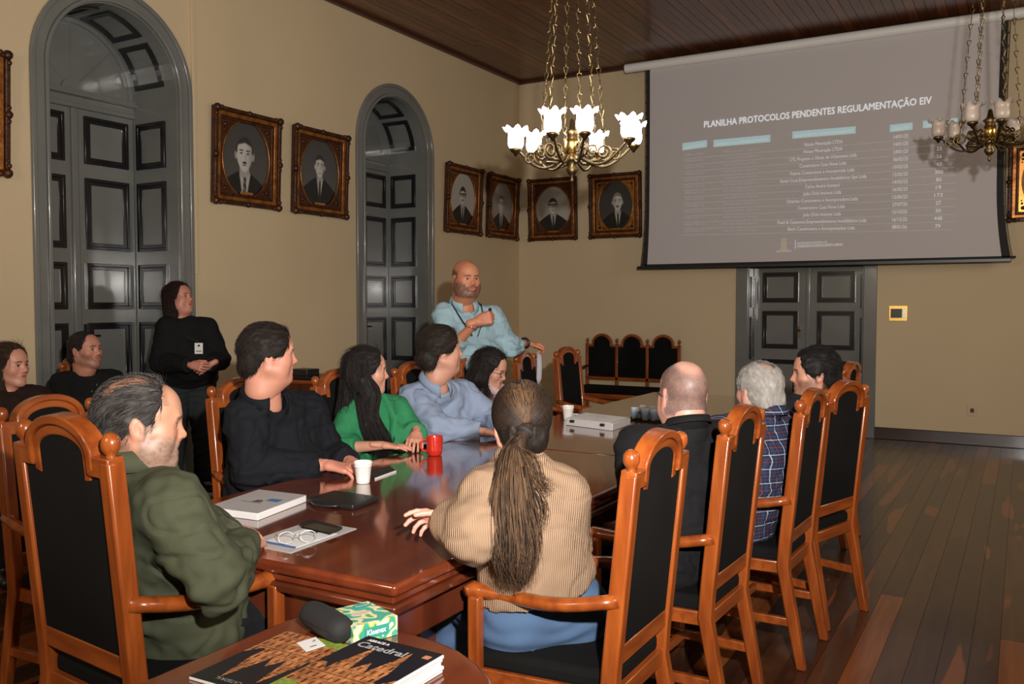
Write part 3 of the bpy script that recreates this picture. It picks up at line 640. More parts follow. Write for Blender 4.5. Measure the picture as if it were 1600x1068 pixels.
for i in range(13):
    x0, x1 = xr[i]; yc = 225.5 + i * 10.95            # centre height at x=1280
    sl = -0.085 + i * 0.0055
    f = lambda x: yc + (x - 1280) * sl
    stext(rows[i], x0, f(x0) + 3, x1, f(x1) + 3, 0.055, M['lit2'])
    stext(dates[i], 1391, f(1391) + 3, 1414, f(1414) + 3, 0.055, M['lit2'])
    stext(qty[i], 1462 - 2 * len(qty[i]), f(1458) + 3, 1462 + 2.2 * len(qty[i]), f(1466) + 3, 0.055, M['lit2'])
    stext('XX-%02d-%04d' % (i + 3, 4511 + 37 * i) if 0 else '000.%03d-%d' % (417 + 31 * i, i % 9), 1068, f(1068) + 2, 1098, f(1098) + 2, 0.035, M['lit3'])
    stext(('Rua dos Ipês, Centro', 'Avenida das Flores', 'Estrada Geral, Bairro')[i % 3], 1128, f(1128) + 2, 1182, f(1182) + 2, 0.035, M['lit3'])
    bar(1066, f(1066) + 6.2, 1488, f(1488) + 6.2, 0.7, M['lit3'], 'row_line')
stext('SECRETARIA MUNICIPAL DE', 1244, 382, 1290, 380, 0.032, M['lit2'])
stext('PLANEJAMENTO E DESENVOLVIMENTO URBANO', 1244, 387, 1315, 384, 0.040, M['lit'])
stext('PREFEITURA MUNICIPAL', 1212, 394, 1236, 393, 0.020, M['lit2'])
a = spt(1223, 384); lg = MB(); lg.prism([(-0.035, 0.05), (0.035, 0.05), (0.03, -0.02), (0.05, -0.05), (0, -0.07), (-0.05, -0.05), (-0.03, -0.02)], a, (1, 0, 0), (0, 0, 1), (0, 0.001, 0)); lg.prism([(-0.03, 0.055), (0.03, 0.055), (0.03, 0.085), (0.015, 0.07), (0, 0.09), (-0.015, 0.07), (-0.03, 0.085)], a, (1, 0, 0), (0, 0, 1), (0, 0.001, 0))
lg.build('slide_crest', mat('projected_crest', (0.55, 0.50, 0.42), 0.8, emis=(0.9, 0.8, 0.5), es=0.05), fabric, origin=PL(fabric))
bar(1240.5, 375, 1241.5, 375, 14, M['lit2'], 'slide_divider')

# ================================================================ PORTRAITS
def smooth01(x, a, b): return np.clip((x - a) / (b - a), 0, 1) ** 2 * (3 - 2 * np.clip((x - a) / (b - a), 0, 1))
def portrait_cols(u, v, kw):
    """u,v in [-1,1] across the oval; returns grey picture of a sitter in a suit"""
    bg = kw.get('bg', 0.05); g = np.full_like(u, bg) + 0.05 * (1 - v) * kw.get('glow', 0.3)
    sc = kw.get('s', 1.0); cx, cy = kw.get('c', (0.0, 0.18)); x = (u - cx) / sc; y = (v - cy) / sc
    def inside(d, e=0.02): return 1 - smooth01(d, -e, e)
    body = inside(-( -0.42 - y) * -1 + 0 * x) if 0 else inside(y + 0.38 + 0.55 * np.maximum(0, np.abs(x + 0.02) - 0.16) ** 1.3)
    g = g * (1 - body) + (0.012) * body
    shirt = inside(np.abs(x - 0.02) - 0.19 * np.clip((y + 1.25) / 0.8, 0, 1)) * body; g = g * (1 - shirt) + 0.42 * shirt
    tie = inside(np.abs(x - 0.02) - 0.05 - 0.03 * np.clip(-(y + 0.5), 0, 1)) * inside(y + 0.46) * body; tc = kw.get('tie', 0.02) + 0.15 * (np.sin((x + y) * 40) > 0.4) * kw.get('stripe', 0)
    g = g * (1 - tie) + tc * tie
    neck = inside(np.abs(x) - 0.17) * inside(y + 0.1) * inside(-y - 0.5); g = g * (1 - neck) + 0.33 * neck
    hd = (x / (0.285 - 0.06 * np.clip(-(y + 0.05) / 0.35, 0, 1))) ** 2 + ((y + 0.01) / 0.37) ** 2 - 1; head = inside(hd, 0.08); 
    shade = 0.52 - 0.22 * smooth01(x * kw.get('side', 1), 0.0, 0.3); 
    ear = inside(((np.abs(x) - 0.31) / 0.05) ** 2 + ((y + 0.02) / 0.1) ** 2 - 1, 0.2); g = g * (1 - ear) + 0.3 * ear
    g = g * (1 - head) + shade * head
    hair = inside(((x) / 0.315) ** 2 + ((y - 0.03) / 0.375) ** 2 - 1, 0.08) * smooth01(y + 0.25 * np.abs(x) * kw.get('side_hair', 1.0), kw.get('hl', 0.2), kw.get('hl', 0.2) + 0.05)
    side = inside(((x) / 0.325) ** 2 + ((y - 0.02) / 0.38) ** 2 - 1, 0.08) * smooth01(np.abs(x), 0.245, 0.275) * smooth01(y, 0.0, 0.06)
    hair = np.maximum(hair, side); g = g * (1 - hair) + kw.get('hair', 0.03) * hair
    for s in (-1, 1):
        eye = inside(((x - s * 0.12) / 0.055) ** 2 + ((y - 0.03) / 0.02) ** 2 - 1, 0.3); g = g * (1 - eye) + 0.06 * eye
        br = inside(((x - s * 0.12) / 0.085) ** 2 + ((y - 0.095) / 0.017) ** 2 - 1, 0.3); g = g * (1 - br) + 0.05 * br
    nose = inside(((x - 0.035) / 0.022) ** 2 + ((y + 0.06) / 0.09) ** 2 - 1, 0.6) * 0.5; g = g * (1 - nose) + 0.2 * nose
    mo = inside((x / 0.09) ** 2 + ((y + 0.23) / 0.016) ** 2 - 1, 0.4); g = g * (1 - mo) + 0.12 * mo
    if kw.get('must'): m_ = inside((x / kw.get('mw', 0.1)) ** 2 + ((y + 0.175) / 0.028) ** 2 - 1, 0.3); g = g * (1 - m_) + 0.03 * m_
    if kw.get('glasses'):
        for s in (-1, 1):
            d = np.maximum(np.abs(x - s * 0.125) / 0.11, np.abs(y - 0.03) / 0.07); fr = inside(np.abs(d - 0.95) - 0.13, 0.08); g = g * (1 - fr) + 0.015 * fr
        brg = inside(np.maximum(np.abs(x) / 0.3, np.abs(y - 0.075) / 0.022) - 1, 0.1); g = g * (1 - brg) + 0.015 * brg
    return np.stack([g * 1.0, g * 0.96, g * 0.88], -1)
def grid_disc(w, h, n=110):
    """oval grid of quads: returns verts (u,v) and faces"""
    u, v = np.meshgrid(np.linspace(-1, 1, n), np.linspace(-1, 1, n)); r = np.sqrt(u ** 2 + v ** 2) + 1e-9; mx = np.maximum(np.abs(u), np.abs(v))
    U = u * mx / r; V = v * mx / r
    i = np.arange(n - 1); a = (i[:, None] * n + i[None, :]).ravel(); F = np.stack([a, a + 1, a + n + 1, a + n], -1)
    return U.ravel(), V.ravel(), F
def portrait(label, o, u, nrm, W, H, mt, kw, tilt=0.02, oval=(0.27, 0.33)):
    """o = centre on the wall plane, u = right along the wall, nrm = out of the wall"""
    o = Vector(o); u = Vector(u); n0 = Vector(nrm); v = (Vector((0, 0, 1)) + n0 * tilt * 2).normalized(); n = u.cross(v); n = n if n.dot(n0) > 0 else -n
    t = thing('framed_portrait', label, 'picture', o, 0, 'gilt framed portraits along the walls')
    z0 = Vector((0, 0, 0)) + n0 * (0.012 + tilt * H)
    def rect(a, b): return [(-a, -b), (a, -b), (a, b), (-a, b)]
    fr = MB(); f0 = 0.0
    for wi, wo, th, key in ((0.0, 0.035, 0.055, 0), (0.035, 0.075, 0.040, 1), (0.075, 0.10, 0.028, 0)):
        fr2 = MB(); fr2.ring(rect(W / 2 - wi, H / 2 - wi), rect(W / 2 - wo, H / 2 - wo), z0, u, v, n * th)
        fr2.build('frame_moulding', M['giltdark'] if key == 0 else M['gilt'], t, bevel=0.008)
    MB().prism(rect(W / 2 - 0.01, H / 2 - 0.01), z0 - n * 0.01, u, v, n * 0.012).build('backing', M['giltdark'], t)
    N = 48; ov = [(oval[0] * W / 0.77 * math.cos(2 * PI * k / N), oval[1] * H / 0.82 * math.sin(2 * PI * k / N)) for k in range(N)]
    def sqp(k):
        g = 2 * PI * k / N; c, s = math.cos(g), math.sin(g); m_ = max(abs(c), abs(s)); return ((W / 2 - 0.10) * c / m_, (H / 2 - 0.10) * s / m_)
    MB().ring([sqp(k) for k in range(N)], ov, z0, u, v, n * 0.014).build('mat_board', mt, t)
    lip = [z0 + u * a * 1.01 + v * b * 1.01 + n * 0.014 for a, b in ov]
    MB().tube(lip, 0.008, 6, closed=True).build('oval_bead', M['gilt'], t, smooth=True)
    cor = MB()
    for sx in (-1, 1):
        for sy in (-1, 1):
            p = z0 + u * sx * (W / 2 - 0.02) + v * sy * (H / 2 - 0.02) + n * 0.05
            for (a, b, r) in ((0, 0, 0.034), (-0.05, 0.008, 0.02), (0.008, -0.05, 0.02), (-0.085, 0.005, 0.013), (0.005, -0.085, 0.013)):
                cor.ball(p + u * sx * a + v * sy * b, r, 8)
            q = z0 + u * sx * (W / 2 - 0.14) + v * sy * (H / 2 - 0.14) + n * 0.012
            for (a, b, r) in ((0, 0, 0.022), (-0.045, 0.01, 0.013), (0.01, -0.045, 0.013), (-0.075, 0.015, 0.009), (0.015, -0.075, 0.009)): cor.ball(q + u * sx * a + v * sy * b, r, 8)
    for s in (-1, 1):
        for (a, r) in ((0, 0.03), (-0.045, 0.02), (0.045, 0.02), (0.08, 0.012), (-0.08, 0.012)):
            cor.ball(z0 + u * s * (W / 2 - 0.012) + v * a + n * 0.045, r, 8); cor.ball(z0 + v * s * (H / 2 - 0.015) + u * a + n * 0.045, (r * 0.8), 8)
    cor.build('carved_ornament', M['giltdark'], t, smooth=True)['kind'] = 'stuff'
    U, V, F = grid_disc(1, 1); ax, ay = oval[0] * W / 0.77, oval[1] * H / 0.82
    P = np.array(z0 + n * 0.004)[None] + U[:, None] * ax * np.array(u)[None] + V[:, None] * ay * np.array(v)[None]
    if np.dot(np.cross(np.array(u), np.array(v)), np.array(n)) < 0: F = F[:, ::-1]
    me = np_mesh('portrait_print', P, F, portrait_cols(U, V, kw)); link('portrait_print', me, M['pic'], t)
    MB().box(z0 - v * (H / 2 - 0.115) + n * 0.02, (0.14, 0.14, 0.022) if 0 else (abs(u.x) * 0.14 + 0.006, abs(u.y) * 0.14 + 0.006, 0.022)).build('name_plate', M['mat_gold'], t)
yl = lambda a, b: (a + b) / 2
for lab, y0, y1, mt, kw in (
  ('gilt frame cut by the left edge of the photo, left of the first arched door', 2.78, 3.55, M['mat_brown'], dict(hair=0.05)),
  ('framed portrait of a man with a small moustache and striped tie', 5.29, 6.06, M['mat_brown'], dict(must=1, stripe=1, hl=0.24, s=1.18, c=(-0.05, 0.12), mw=0.08)),
  ('framed portrait of a smiling man in a dark suit, second right of the left door', 6.24, 7.0, M['mat_brown'], dict(s=0.85, glow=0.5, hl=0.22, c=(0.02, 0.2))),
  ('framed portrait of a man with dark glasses and thick moustache on a pale background', 8.78, 9.56, M['gilt'], dict(bg=0.38, must=1, glasses=1, s=0.85, hl=0.2, c=(0, 0.15))),
  ('framed portrait of a clean-shaven man on pale grey, nearest the room corner', 9.73, 10.49, M['gilt'], dict(bg=0.25, s=0.9, hl=0.25, hair=0.1, c=(-0.05, 0.1)))):
    portrait(lab, (XL, yl(y0, y1), 2.77), (0, 1, 0), (1, 0, 0), y1 - y0, 0.82, mt, kw)
for lab, x0, x1, mt, kw, ov in (
  ('framed portrait of a man in heavy black glasses on the back wall', -5.82, -5.10, M['mat_brown'], dict(bg=0.35, glasses=1, s=0.88, hl=0.2, c=(-0.02, 0.15)), (0.27, 0.30)),
  ('framed portrait of an old stout man with goatee on gold mat', -4.92, -4.20, M['mat_gold'], dict(bg=0.03, s=0.95, must=1, hl=0.24, hair=0.2, c=(0.1, 0.15), side=-1), (0.25, 0.31)),
  ('bright gold framed portrait right of the screen, cut by the photo edge', -0.17, 0.58, M['mat_gold'], dict(bg=0.03), (0.25, 0.31))):
    portrait(lab, ((x0 + x1) / 2, YB, 2.76), (1, 0, 0), (0, -1, 0), x1 - x0, 0.82, mt, kw, oval=ov)

# ================================================================ CHANDELIERS
def chandelier(label, loc, lit, Rr=0.33, ztop=ZC, zcan=4.1, drop=0.0, rot=0.0):
    x, y, zb = loc                       # zb = height of shade bases
    t = thing('chandelier', label, 'chandelier', (x, y, zb))
    gm = M['glasslit'] if lit else M['glassoff']
    # canopy and rod
    H = ztop - zb; hc = zcan - zb
    MB().lathe([(0.001, H), (0.07, H), (0.065, H - 0.03), (0.02, H - 0.06), (0.012, H - 0.07), (0.012, hc + 0.06), (0.05, hc + 0.04), (0.06, hc), (0.02, hc - 0.03), (0.001, hc - 0.04)][::-1], n=14).build('canopy', M['brass'], t, smooth=True)
    # body
    MB().lathe([(0.001, -0.20), (0.012, -0.185), (0.006, -0.165), (0.022, -0.15), (0.035, -0.125), (0.018, -0.105), (0.045, -0.085), (0.052, -0.07), (0.03, -0.055), (0.03, 0.05), (0.045, 0.065), (0.02, 0.085), (0.012, 0.13), (0.001, 0.14)], n=18).build('body', M['brass'], t, smooth=True)
    MB().lathe([(0.02, -0.05), (0.036, -0.045), (0.038, 0.0), (0.036, 0.03), (0.02, 0.035)], n=18).build('brass_band', M['brassb'], t, smooth=True)
    # ring of scrolls
    v0 = math.atan2(-y, -x)       # direction towards the camera
    angs = [math.radians(a) for a in (-17, 11, -112, -140, 62, 98, 155)]
    for j in range(6):
        g = rot + v0 + 2 * PI * j / 6 + 0.3; d = Vector((math.cos(g), math.sin(g), 0)); s = MB()
        def curl(c0, r0, turns, sgn, n=26, ph=0.0):
            return [d * (c0[0] + sgn * r0 * (1 - k / n * 0.75) * math.cos(ph + turns * 2 * PI * k / n)) + Vector((0, 0, c0[1] + r0 * (1 - k / n * 0.75) * math.sin(ph + turns * 2 * PI * k / n))) for k in range(n)]
        s.tube([d * 0.04 + Vector((0, 0, -0.06)), d * 0.08 + Vector((0, 0, -0.09)), d * 0.14 + Vector((0, 0, -0.085))], 0.008, 6)
        s.tube(curl((0.17, -0.045), 0.045, 1.6, 1, ph=-1.8), 0.0065, 6); s.tube(curl((0.11, -0.03), 0.034, 1.5, -1, ph=-1.6), 0.0055, 6)
        s.tube(curl((0.23, -0.06), 0.032, 1.5, -1, ph=1.2), 0.0055, 6)
        s.build('scroll', M['brass'], t, smooth=True)
    for a in angs:
        g = v0 + a; d = Vector((math.cos(g), math.sin(g), 0)); s = MB()
        path = [d * (0.04 + (Rr - 0.04) * k / 10) + Vector((0, 0, -0.06 - 0.055 * math.sin(PI * k / 10 * 1.15) + 0.045 * (k / 10) ** 3)) for k in range(11)] + [d * Rr + Vector((0, 0, 0.0))]
        s.tube(path, 0.007, 7); s.lathe([(0.004, -0.035), (0.014, -0.02), (0.03, -0.006), (0.034, 0.004), (0.022, 0.01), (0.018, 0.016)], d * Rr, 14)
        s.build('arm', M['brass'], t, smooth=True)
        def wav(i, gg, q):
            if i >= 6: f = (i - 5) / 4; q.x *= 1 + 0.10 * f * math.cos(7 * gg); q.y *= 1 + 0.10 * f * math.cos(7 * gg); q.z += 0.012 * f * math.cos(7 * gg)
            return q
        sh = MB(); prof = [(0.02, 0.008), (0.036, 0.014), (0.043, 0.03), (0.044, 0.055), (0.041, 0.075), (0.041, 0.09), (0.045, 0.10), (0.052, 0.108), (0.061, 0.113), (0.067, 0.112)]
        inner = [(r - 0.004, z + 0.002) for r, z in prof[::-1]][:-1] + [(0.004, 0.014)]
        def wav2(i, gg, q):
            i2 = i if i < 10 else 19 - i
            return wav(i2, gg, q)
        sh.lathe(prof + inner, d * Rr, 42, wav=wav2); so = sh.build('glass_shade', gm, t, smooth=True)
        if lit:
            bl = MB().ball(d * Rr + Vector((0, 0, 0.05)), (0.018, 0.018, 0.026), 10).build('bulb', M['glasslit'], t, smooth=True)
            L = bpy.data.lights.new('bulb_light', 'POINT'); L.energy = 2.6; L.color = (1, 0.93, 0.82); L.shadow_soft_size = 0.05
            lo = bpy.data.objects.new('bulb_light', L); C.objects.link(lo); lo.parent = t; lo.location = d * Rr + Vector((0, 0, 0.155))
    # chains
    for j in range(6):
        g = v0 + rot + 0.25 + 2 * PI * j / 6; d = Vector((math.cos(g), math.sin(g), 0)); a = d * 0.175 + Vector((0, 0, -0.03)); b = d * 0.055 + Vector((0, 0, hc))
        s = MB(); n = int((b - a).length / 0.052); ax = (b - a).normalized(); sd = Vector((0, 0, 1)).cross(d)
        for k in range(n):
            p = a + (b - a) * (k / n); q = a + (b - a) * ((k + 1) / n); e = sd if k % 2 == 0 else ax.cross(sd)
            s.tube([p, p + ax * 0.018 + e * 0.004, p + ax * 0.040 + e * 0.011, p + ax * 0.048 + e * 0.012, q, p + ax * 0.048 - e * 0.012, p + ax * 0.040 - e * 0.011, p + ax * 0.018 - e * 0.004], 0.0026, 4, closed=True)
        s.build('chain', M['brass'], t)
    return t
p = pt(893, 475, 4.75)
chandelier('lit brass chandelier with glowing ruffled glass shades over the long table', (p[0], p[1], 2.34), True, zcan=3.85)
p = pt(1540, 475, 5.8)
chandelier('unlit brass chandelier with frosted shades in front of the screen', (p[0], p[1], 2.62), False, rot=0.25, zcan=4.25)
# unseen point lamps added behind and beside the camera as ambient fill
for k, (x, y, z) in enumerate(((-2.6, -1.2, 2.6), (1.8, 1.8, 2.7), (1.9, 6.5, 2.7))):
    L = bpy.data.lights.new('fill_lamp', 'POINT'); L.energy = (80, 55, 55)[k]; L.color = (1, 0.86, 0.68); L.shadow_soft_size = 0.35
    lo = bpy.data.objects.new('fill_lamp', L); C.objects.link(lo); lo.location = (x, y, z)
# ================================================================ PEOPLE: implicit surfaces turned into meshes
def V3(*a): return np.array(a, float)
def unit(v): v = np.asarray(v, float); return v / (np.linalg.norm(v) + 1e-12)
class SDF:
    def __init__(s, lo, hi, h):
        s.h = h; s.lo = np.asarray(lo, float); n = np.ceil((np.asarray(hi) - s.lo) / h).astype(int) + 1; s.n = n
        s.F = np.full(n, 0.2, np.float32); s.ax = [s.lo[i] + h * np.arange(n[i]) for i in range(3)]
    def sl(s, lo, hi):
        a = np.clip(np.floor((np.asarray(lo) - s.lo) / s.h).astype(int), 0, s.n); b = np.clip(np.ceil((np.asarray(hi) - s.lo) / s.h).astype(int) + 1, 0, s.n)
        S = tuple(slice(a[i], b[i]) for i in range(3))
        return S, s.ax[0][S[0]][:, None, None], s.ax[1][S[1]][None, :, None], s.ax[2][S[2]][None, None, :]
    def comb(s, S, d, k, op):
        A = s.F[S]
        if A.size == 0: return
        if op == 'sub': d = -d
        if op in ('sub', 'int'):
            if k <= 0: s.F[S] = np.maximum(A, d); return
            h = np.maximum(k - np.abs(A - d), 0) / k; s.F[S] = np.maximum(A, d) + h * h * k / 4; return
        if k <= 0: s.F[S] = np.minimum(A, d); return
        h = np.maximum(k - np.abs(A - d), 0) / k; s.F[S] = np.minimum(A, d) - h * h * k / 4
    def cone(s, a, b, ra, rb, k=0.02, op='add', nrm=None, sq=1.0):
        """tapered capsule; squeezed by sq along nrm"""
        a = np.asarray(a, float); b = np.asarray(b, float); R = max(ra, rb) * max(1, sq) + k + 0.02
        S, X, Y, Z = s.sl(np.minimum(a, b) - R, np.maximum(a, b) + R)
        px, py, pz = X - a[0], Y - a[1], Z - a[2]; d = b - a
        if nrm is not None:
            n = unit(nrm); q = px * n[0] + py * n[1] + pz * n[2]; g = 1 / sq - 1; px = px + n[0] * q * g; py = py + n[1] * q * g; pz = pz + n[2] * q * g
            dd = d.dot(n); d = d + n * dd * g
        L2 = d.dot(d) + 1e-12; t = np.clip((px * d[0] + py * d[1] + pz * d[2]) / L2, 0, 1)
        D = np.sqrt((px - t * d[0]) ** 2 + (py - t * d[1]) ** 2 + (pz - t * d[2]) ** 2) - (ra + (rb - ra) * t)
        if nrm is not None and sq < 1: D = D * (0.5 + 0.5 * sq)
        s.comb(S, D, k, op)
    def ell(s, c, r, k=0.02, op='add', R=None):
        c = np.asarray(c, float); r = np.asarray(r, float); m = r.max() + k + 0.02
        S, X, Y, Z = s.sl(c - m, c + m); px, py, pz = X - c[0], Y - c[1], Z - c[2]
        if R is not None: px, py, pz = [px * R[i][0] + py * R[i][1] + pz * R[i][2] for i in range(3)]
        q = np.sqrt((px / r[0]) ** 2 + (py / r[1]) ** 2 + (pz / r[2]) ** 2); g = np.sqrt((px / r[0] ** 2) ** 2 + (py / r[1] ** 2) ** 2 + (pz / r[2] ** 2) ** 2) + 1e-9
        s.comb(S, q * (q - 1) / g, k, op)
    def plane(s, c, n, k=0.0, rad=None):
        """cut away the side n points to (within rad of c)"""
        c = np.asarray(c, float); n = unit(n)
        if rad is None: S, X, Y, Z = s.sl(s.lo - 1, s.lo + s.n * s.h + 1)
        else: S, X, Y, Z = s.sl(c - rad, c + rad)
        D = (X - c[0]) * n[0] + (Y - c[1]) * n[1] + (Z - c[2]) * n[2]
        if rad is not None:
            rr = np.sqrt((X - c[0]) ** 2 + (Y - c[1]) ** 2 + (Z - c[2]) ** 2); D = np.where(rr < rad, D, -1.0)
        s.comb(S, D, k, 'int')
    def mesh(s):
        F = s.F; h = s.h; n = np.array(F.shape)
        B = F < 0
        for i in range(3):
            ix = [slice(None)] * 3; ix[i] = 0; B[tuple(ix)] = False; ix[i] = -1; B[tuple(ix)] = False
        cnt = np.zeros(n - 1, np.uint8)
        offs = [(a, b, c) for a in (0, 1) for b in (0, 1) for c in (0, 1)]
        for a, b, c in offs: cnt += B[a:n[0] - 1 + a, b:n[1] - 1 + b, c:n[2] - 1 + c]
        act = np.argwhere((cnt > 0) & (cnt < 8)); idx = -np.ones(n - 1, np.int64); idx[tuple(act.T)] = np.arange(len(act))
        vals = {o: F[act[:, 0] + o[0], act[:, 1] + o[1], act[:, 2] + o[2]] for o in offs}
        bs = {o: B[act[:, 0] + o[0], act[:, 1] + o[1], act[:, 2] + o[2]] for o in offs}
        P = np.zeros((len(act), 3)); N = np.zeros(len(act))
        for o in offs:
            for i in range(3):
                if o[i] == 0:
                    q = list(o); q[i] = 1; q = tuple(q); c = bs[o] != bs[q]; f0, f1 = vals[o], vals[q]
                    t = np.clip(np.where(np.abs(f0 - f1) > 1e-9, f0 / (f0 - f1 + 1e-12), 0.5), 0, 1); p = np.tile(np.array(o, float), (len(act), 1)); p[:, i] = t
                    P[c] += p[c]; N[c] += 1
        P = (P / np.maximum(N, 1)[:, None] + act) * h + s.lo
        Q = []
        for i in range(3):
            a = [slice(None)] * 3; b = [slice(None)] * 3; a[i] = slice(0, n[i] - 1); b[i] = slice(1, n[i]); A = B[tuple(a)]; Bb = B[tuple(b)]
            j, k = (i + 1) % 3, (i + 2) % 3
            for sign in (0, 1):
                e = np.argwhere((A & ~Bb) if sign == 0 else (~A & Bb))
                if len(e) == 0: continue
                ok = (e[:, j] > 0) & (e[:, k] > 0) & (e[:, j] < n[j] - 1) & (e[:, k] < n[k] - 1); e = e[ok]
                def cell(dj, dk): q = e.copy(); q[:, j] -= dj; q[:, k] -= dk; return idx[q[:, 0], q[:, 1], q[:, 2]]
                q = np.stack([cell(1, 1), cell(0, 1), cell(0, 0), cell(1, 0)], -1)
                Q.append(q if sign == 0 else q[:, ::-1])
        Q = np.concatenate(Q) if Q else np.zeros((0, 4), int)
        return P, Q
def relax(P, Q, it=2, lam=0.5):
    e = np.concatenate([Q[:, [0, 1]], Q[:, [1, 2]], Q[:, [2, 3]], Q[:, [3, 0]]]); e = np.concatenate([e, e[:, ::-1]])
    deg = np.bincount(e[:, 0], minlength=len(P)).astype(float); deg[deg == 0] = 1
    for _ in range(it):
        S = np.stack([np.bincount(e[:, 0], P[e[:, 1], i], len(P)) for i in range(3)], -1) / deg[:, None]
        P = P + (S - P) * lam
    return P
def vnoise(P, sc, seed=0):
    """smooth value noise in [-1,1]"""
    r = np.random.default_rng(seed); T = r.uniform(-1, 1, (32, 32, 32)); q = np.asarray(P) * sc + 100.0; i = np.floor(q).astype(int); f = q - i; f = f * f * (3 - 2 * f); o = 0
    for a in (0, 1):
        for b in (0, 1):
            for c in (0, 1):
                w_ = (f[:, 0] if a else 1 - f[:, 0]) * (f[:, 1] if b else 1 - f[:, 1]) * (f[:, 2] if c else 1 - f[:, 2])
                o = o + w_ * T[(i[:, 0] + a) % 32, (i[:, 1] + b) % 32, (i[:, 2] + c) % 32]
    return o
def vnormals(P, Q):
    d = np.cross(P[Q[:, 2]] - P[Q[:, 0]], P[Q[:, 3]] - P[Q[:, 1]]); N = np.zeros_like(P)
    for k in range(4): 
        for i in range(3): N[:, i] += np.bincount(Q[:, k], d[:, i], len(P))
    return N / (np.linalg.norm(N, axis=1, keepdims=True) + 1e-12)
def join(parts):
    V = []; Fq = []; Cc = []; n = 0
    for p in parts:
        V.append(p[0]); Fq.append(p[1] + n); n += len(p[0]); Cc.append(p[2] if len(p) > 2 else None)
    cols = None if Cc[0] is None else np.concatenate(Cc)
    return np.concatenate(V), np.concatenate(Fq), cols
def tubes(paths, radii, cols=None, sides=3):
    """paths (N,S,3), radii (S,) or (N,S) -> verts, quads, colours"""
    paths = np.asarray(paths); N, S, _ = paths.shape; T = np.gradient(paths, axis=1); T /= np.linalg.norm(T, axis=2, keepdims=True) + 1e-9
    ref = np.broadcast_to(np.array([0.31, 0.17, 0.93]), T.shape); A = np.cross(T, ref); A /= np.linalg.norm(A, axis=2, keepdims=True) + 1e-9; Bn = np.cross(T, A)
    R = np.broadcast_to(radii, (N, S))[..., None]; vs = []
    for k in range(sides): g = 2 * PI * k / sides; vs.append(paths + (A * math.cos(g) + Bn * math.sin(g)) * R)
    V = np.stack(vs, 2).reshape(-1, 3)
    base = (np.arange(N)[:, None, None] * S + np.arange(S - 1)[None, :, None]) * sides; k = np.arange(sides)[None, None, :]; l = (k + 1) % sides
    Fq = np.stack([base + k, base + l, base + sides + l, base + sides + k], -1).reshape(-1, 4)
    Cc = None if cols is None else np.repeat(cols, S * sides, axis=0)
    return V, Fq, Cc
def sm(x, a, b): t = np.clip((x - a) / (b - a), 0, 1); return t * t * (3 - 2 * t)
def hmat(name, rough=0.42):
    m = attrmat(name, rough); bsdf(m).inputs['Specular IOR Level'].default_value = 0.22; return m
M['skin'] = attrmat('skin', 0.5); bsdf(M['skin']).inputs['Subsurface Weight'].default_value = 0.08; bsdf(M['skin']).inputs['Subsurface Radius'].default_value = (0.01, 0.004, 0.002)
bsdf(M['skin']).inputs['Subsurface Scale'].default_value = 0.5
M['hair'] = hmat('hair', 0.6)

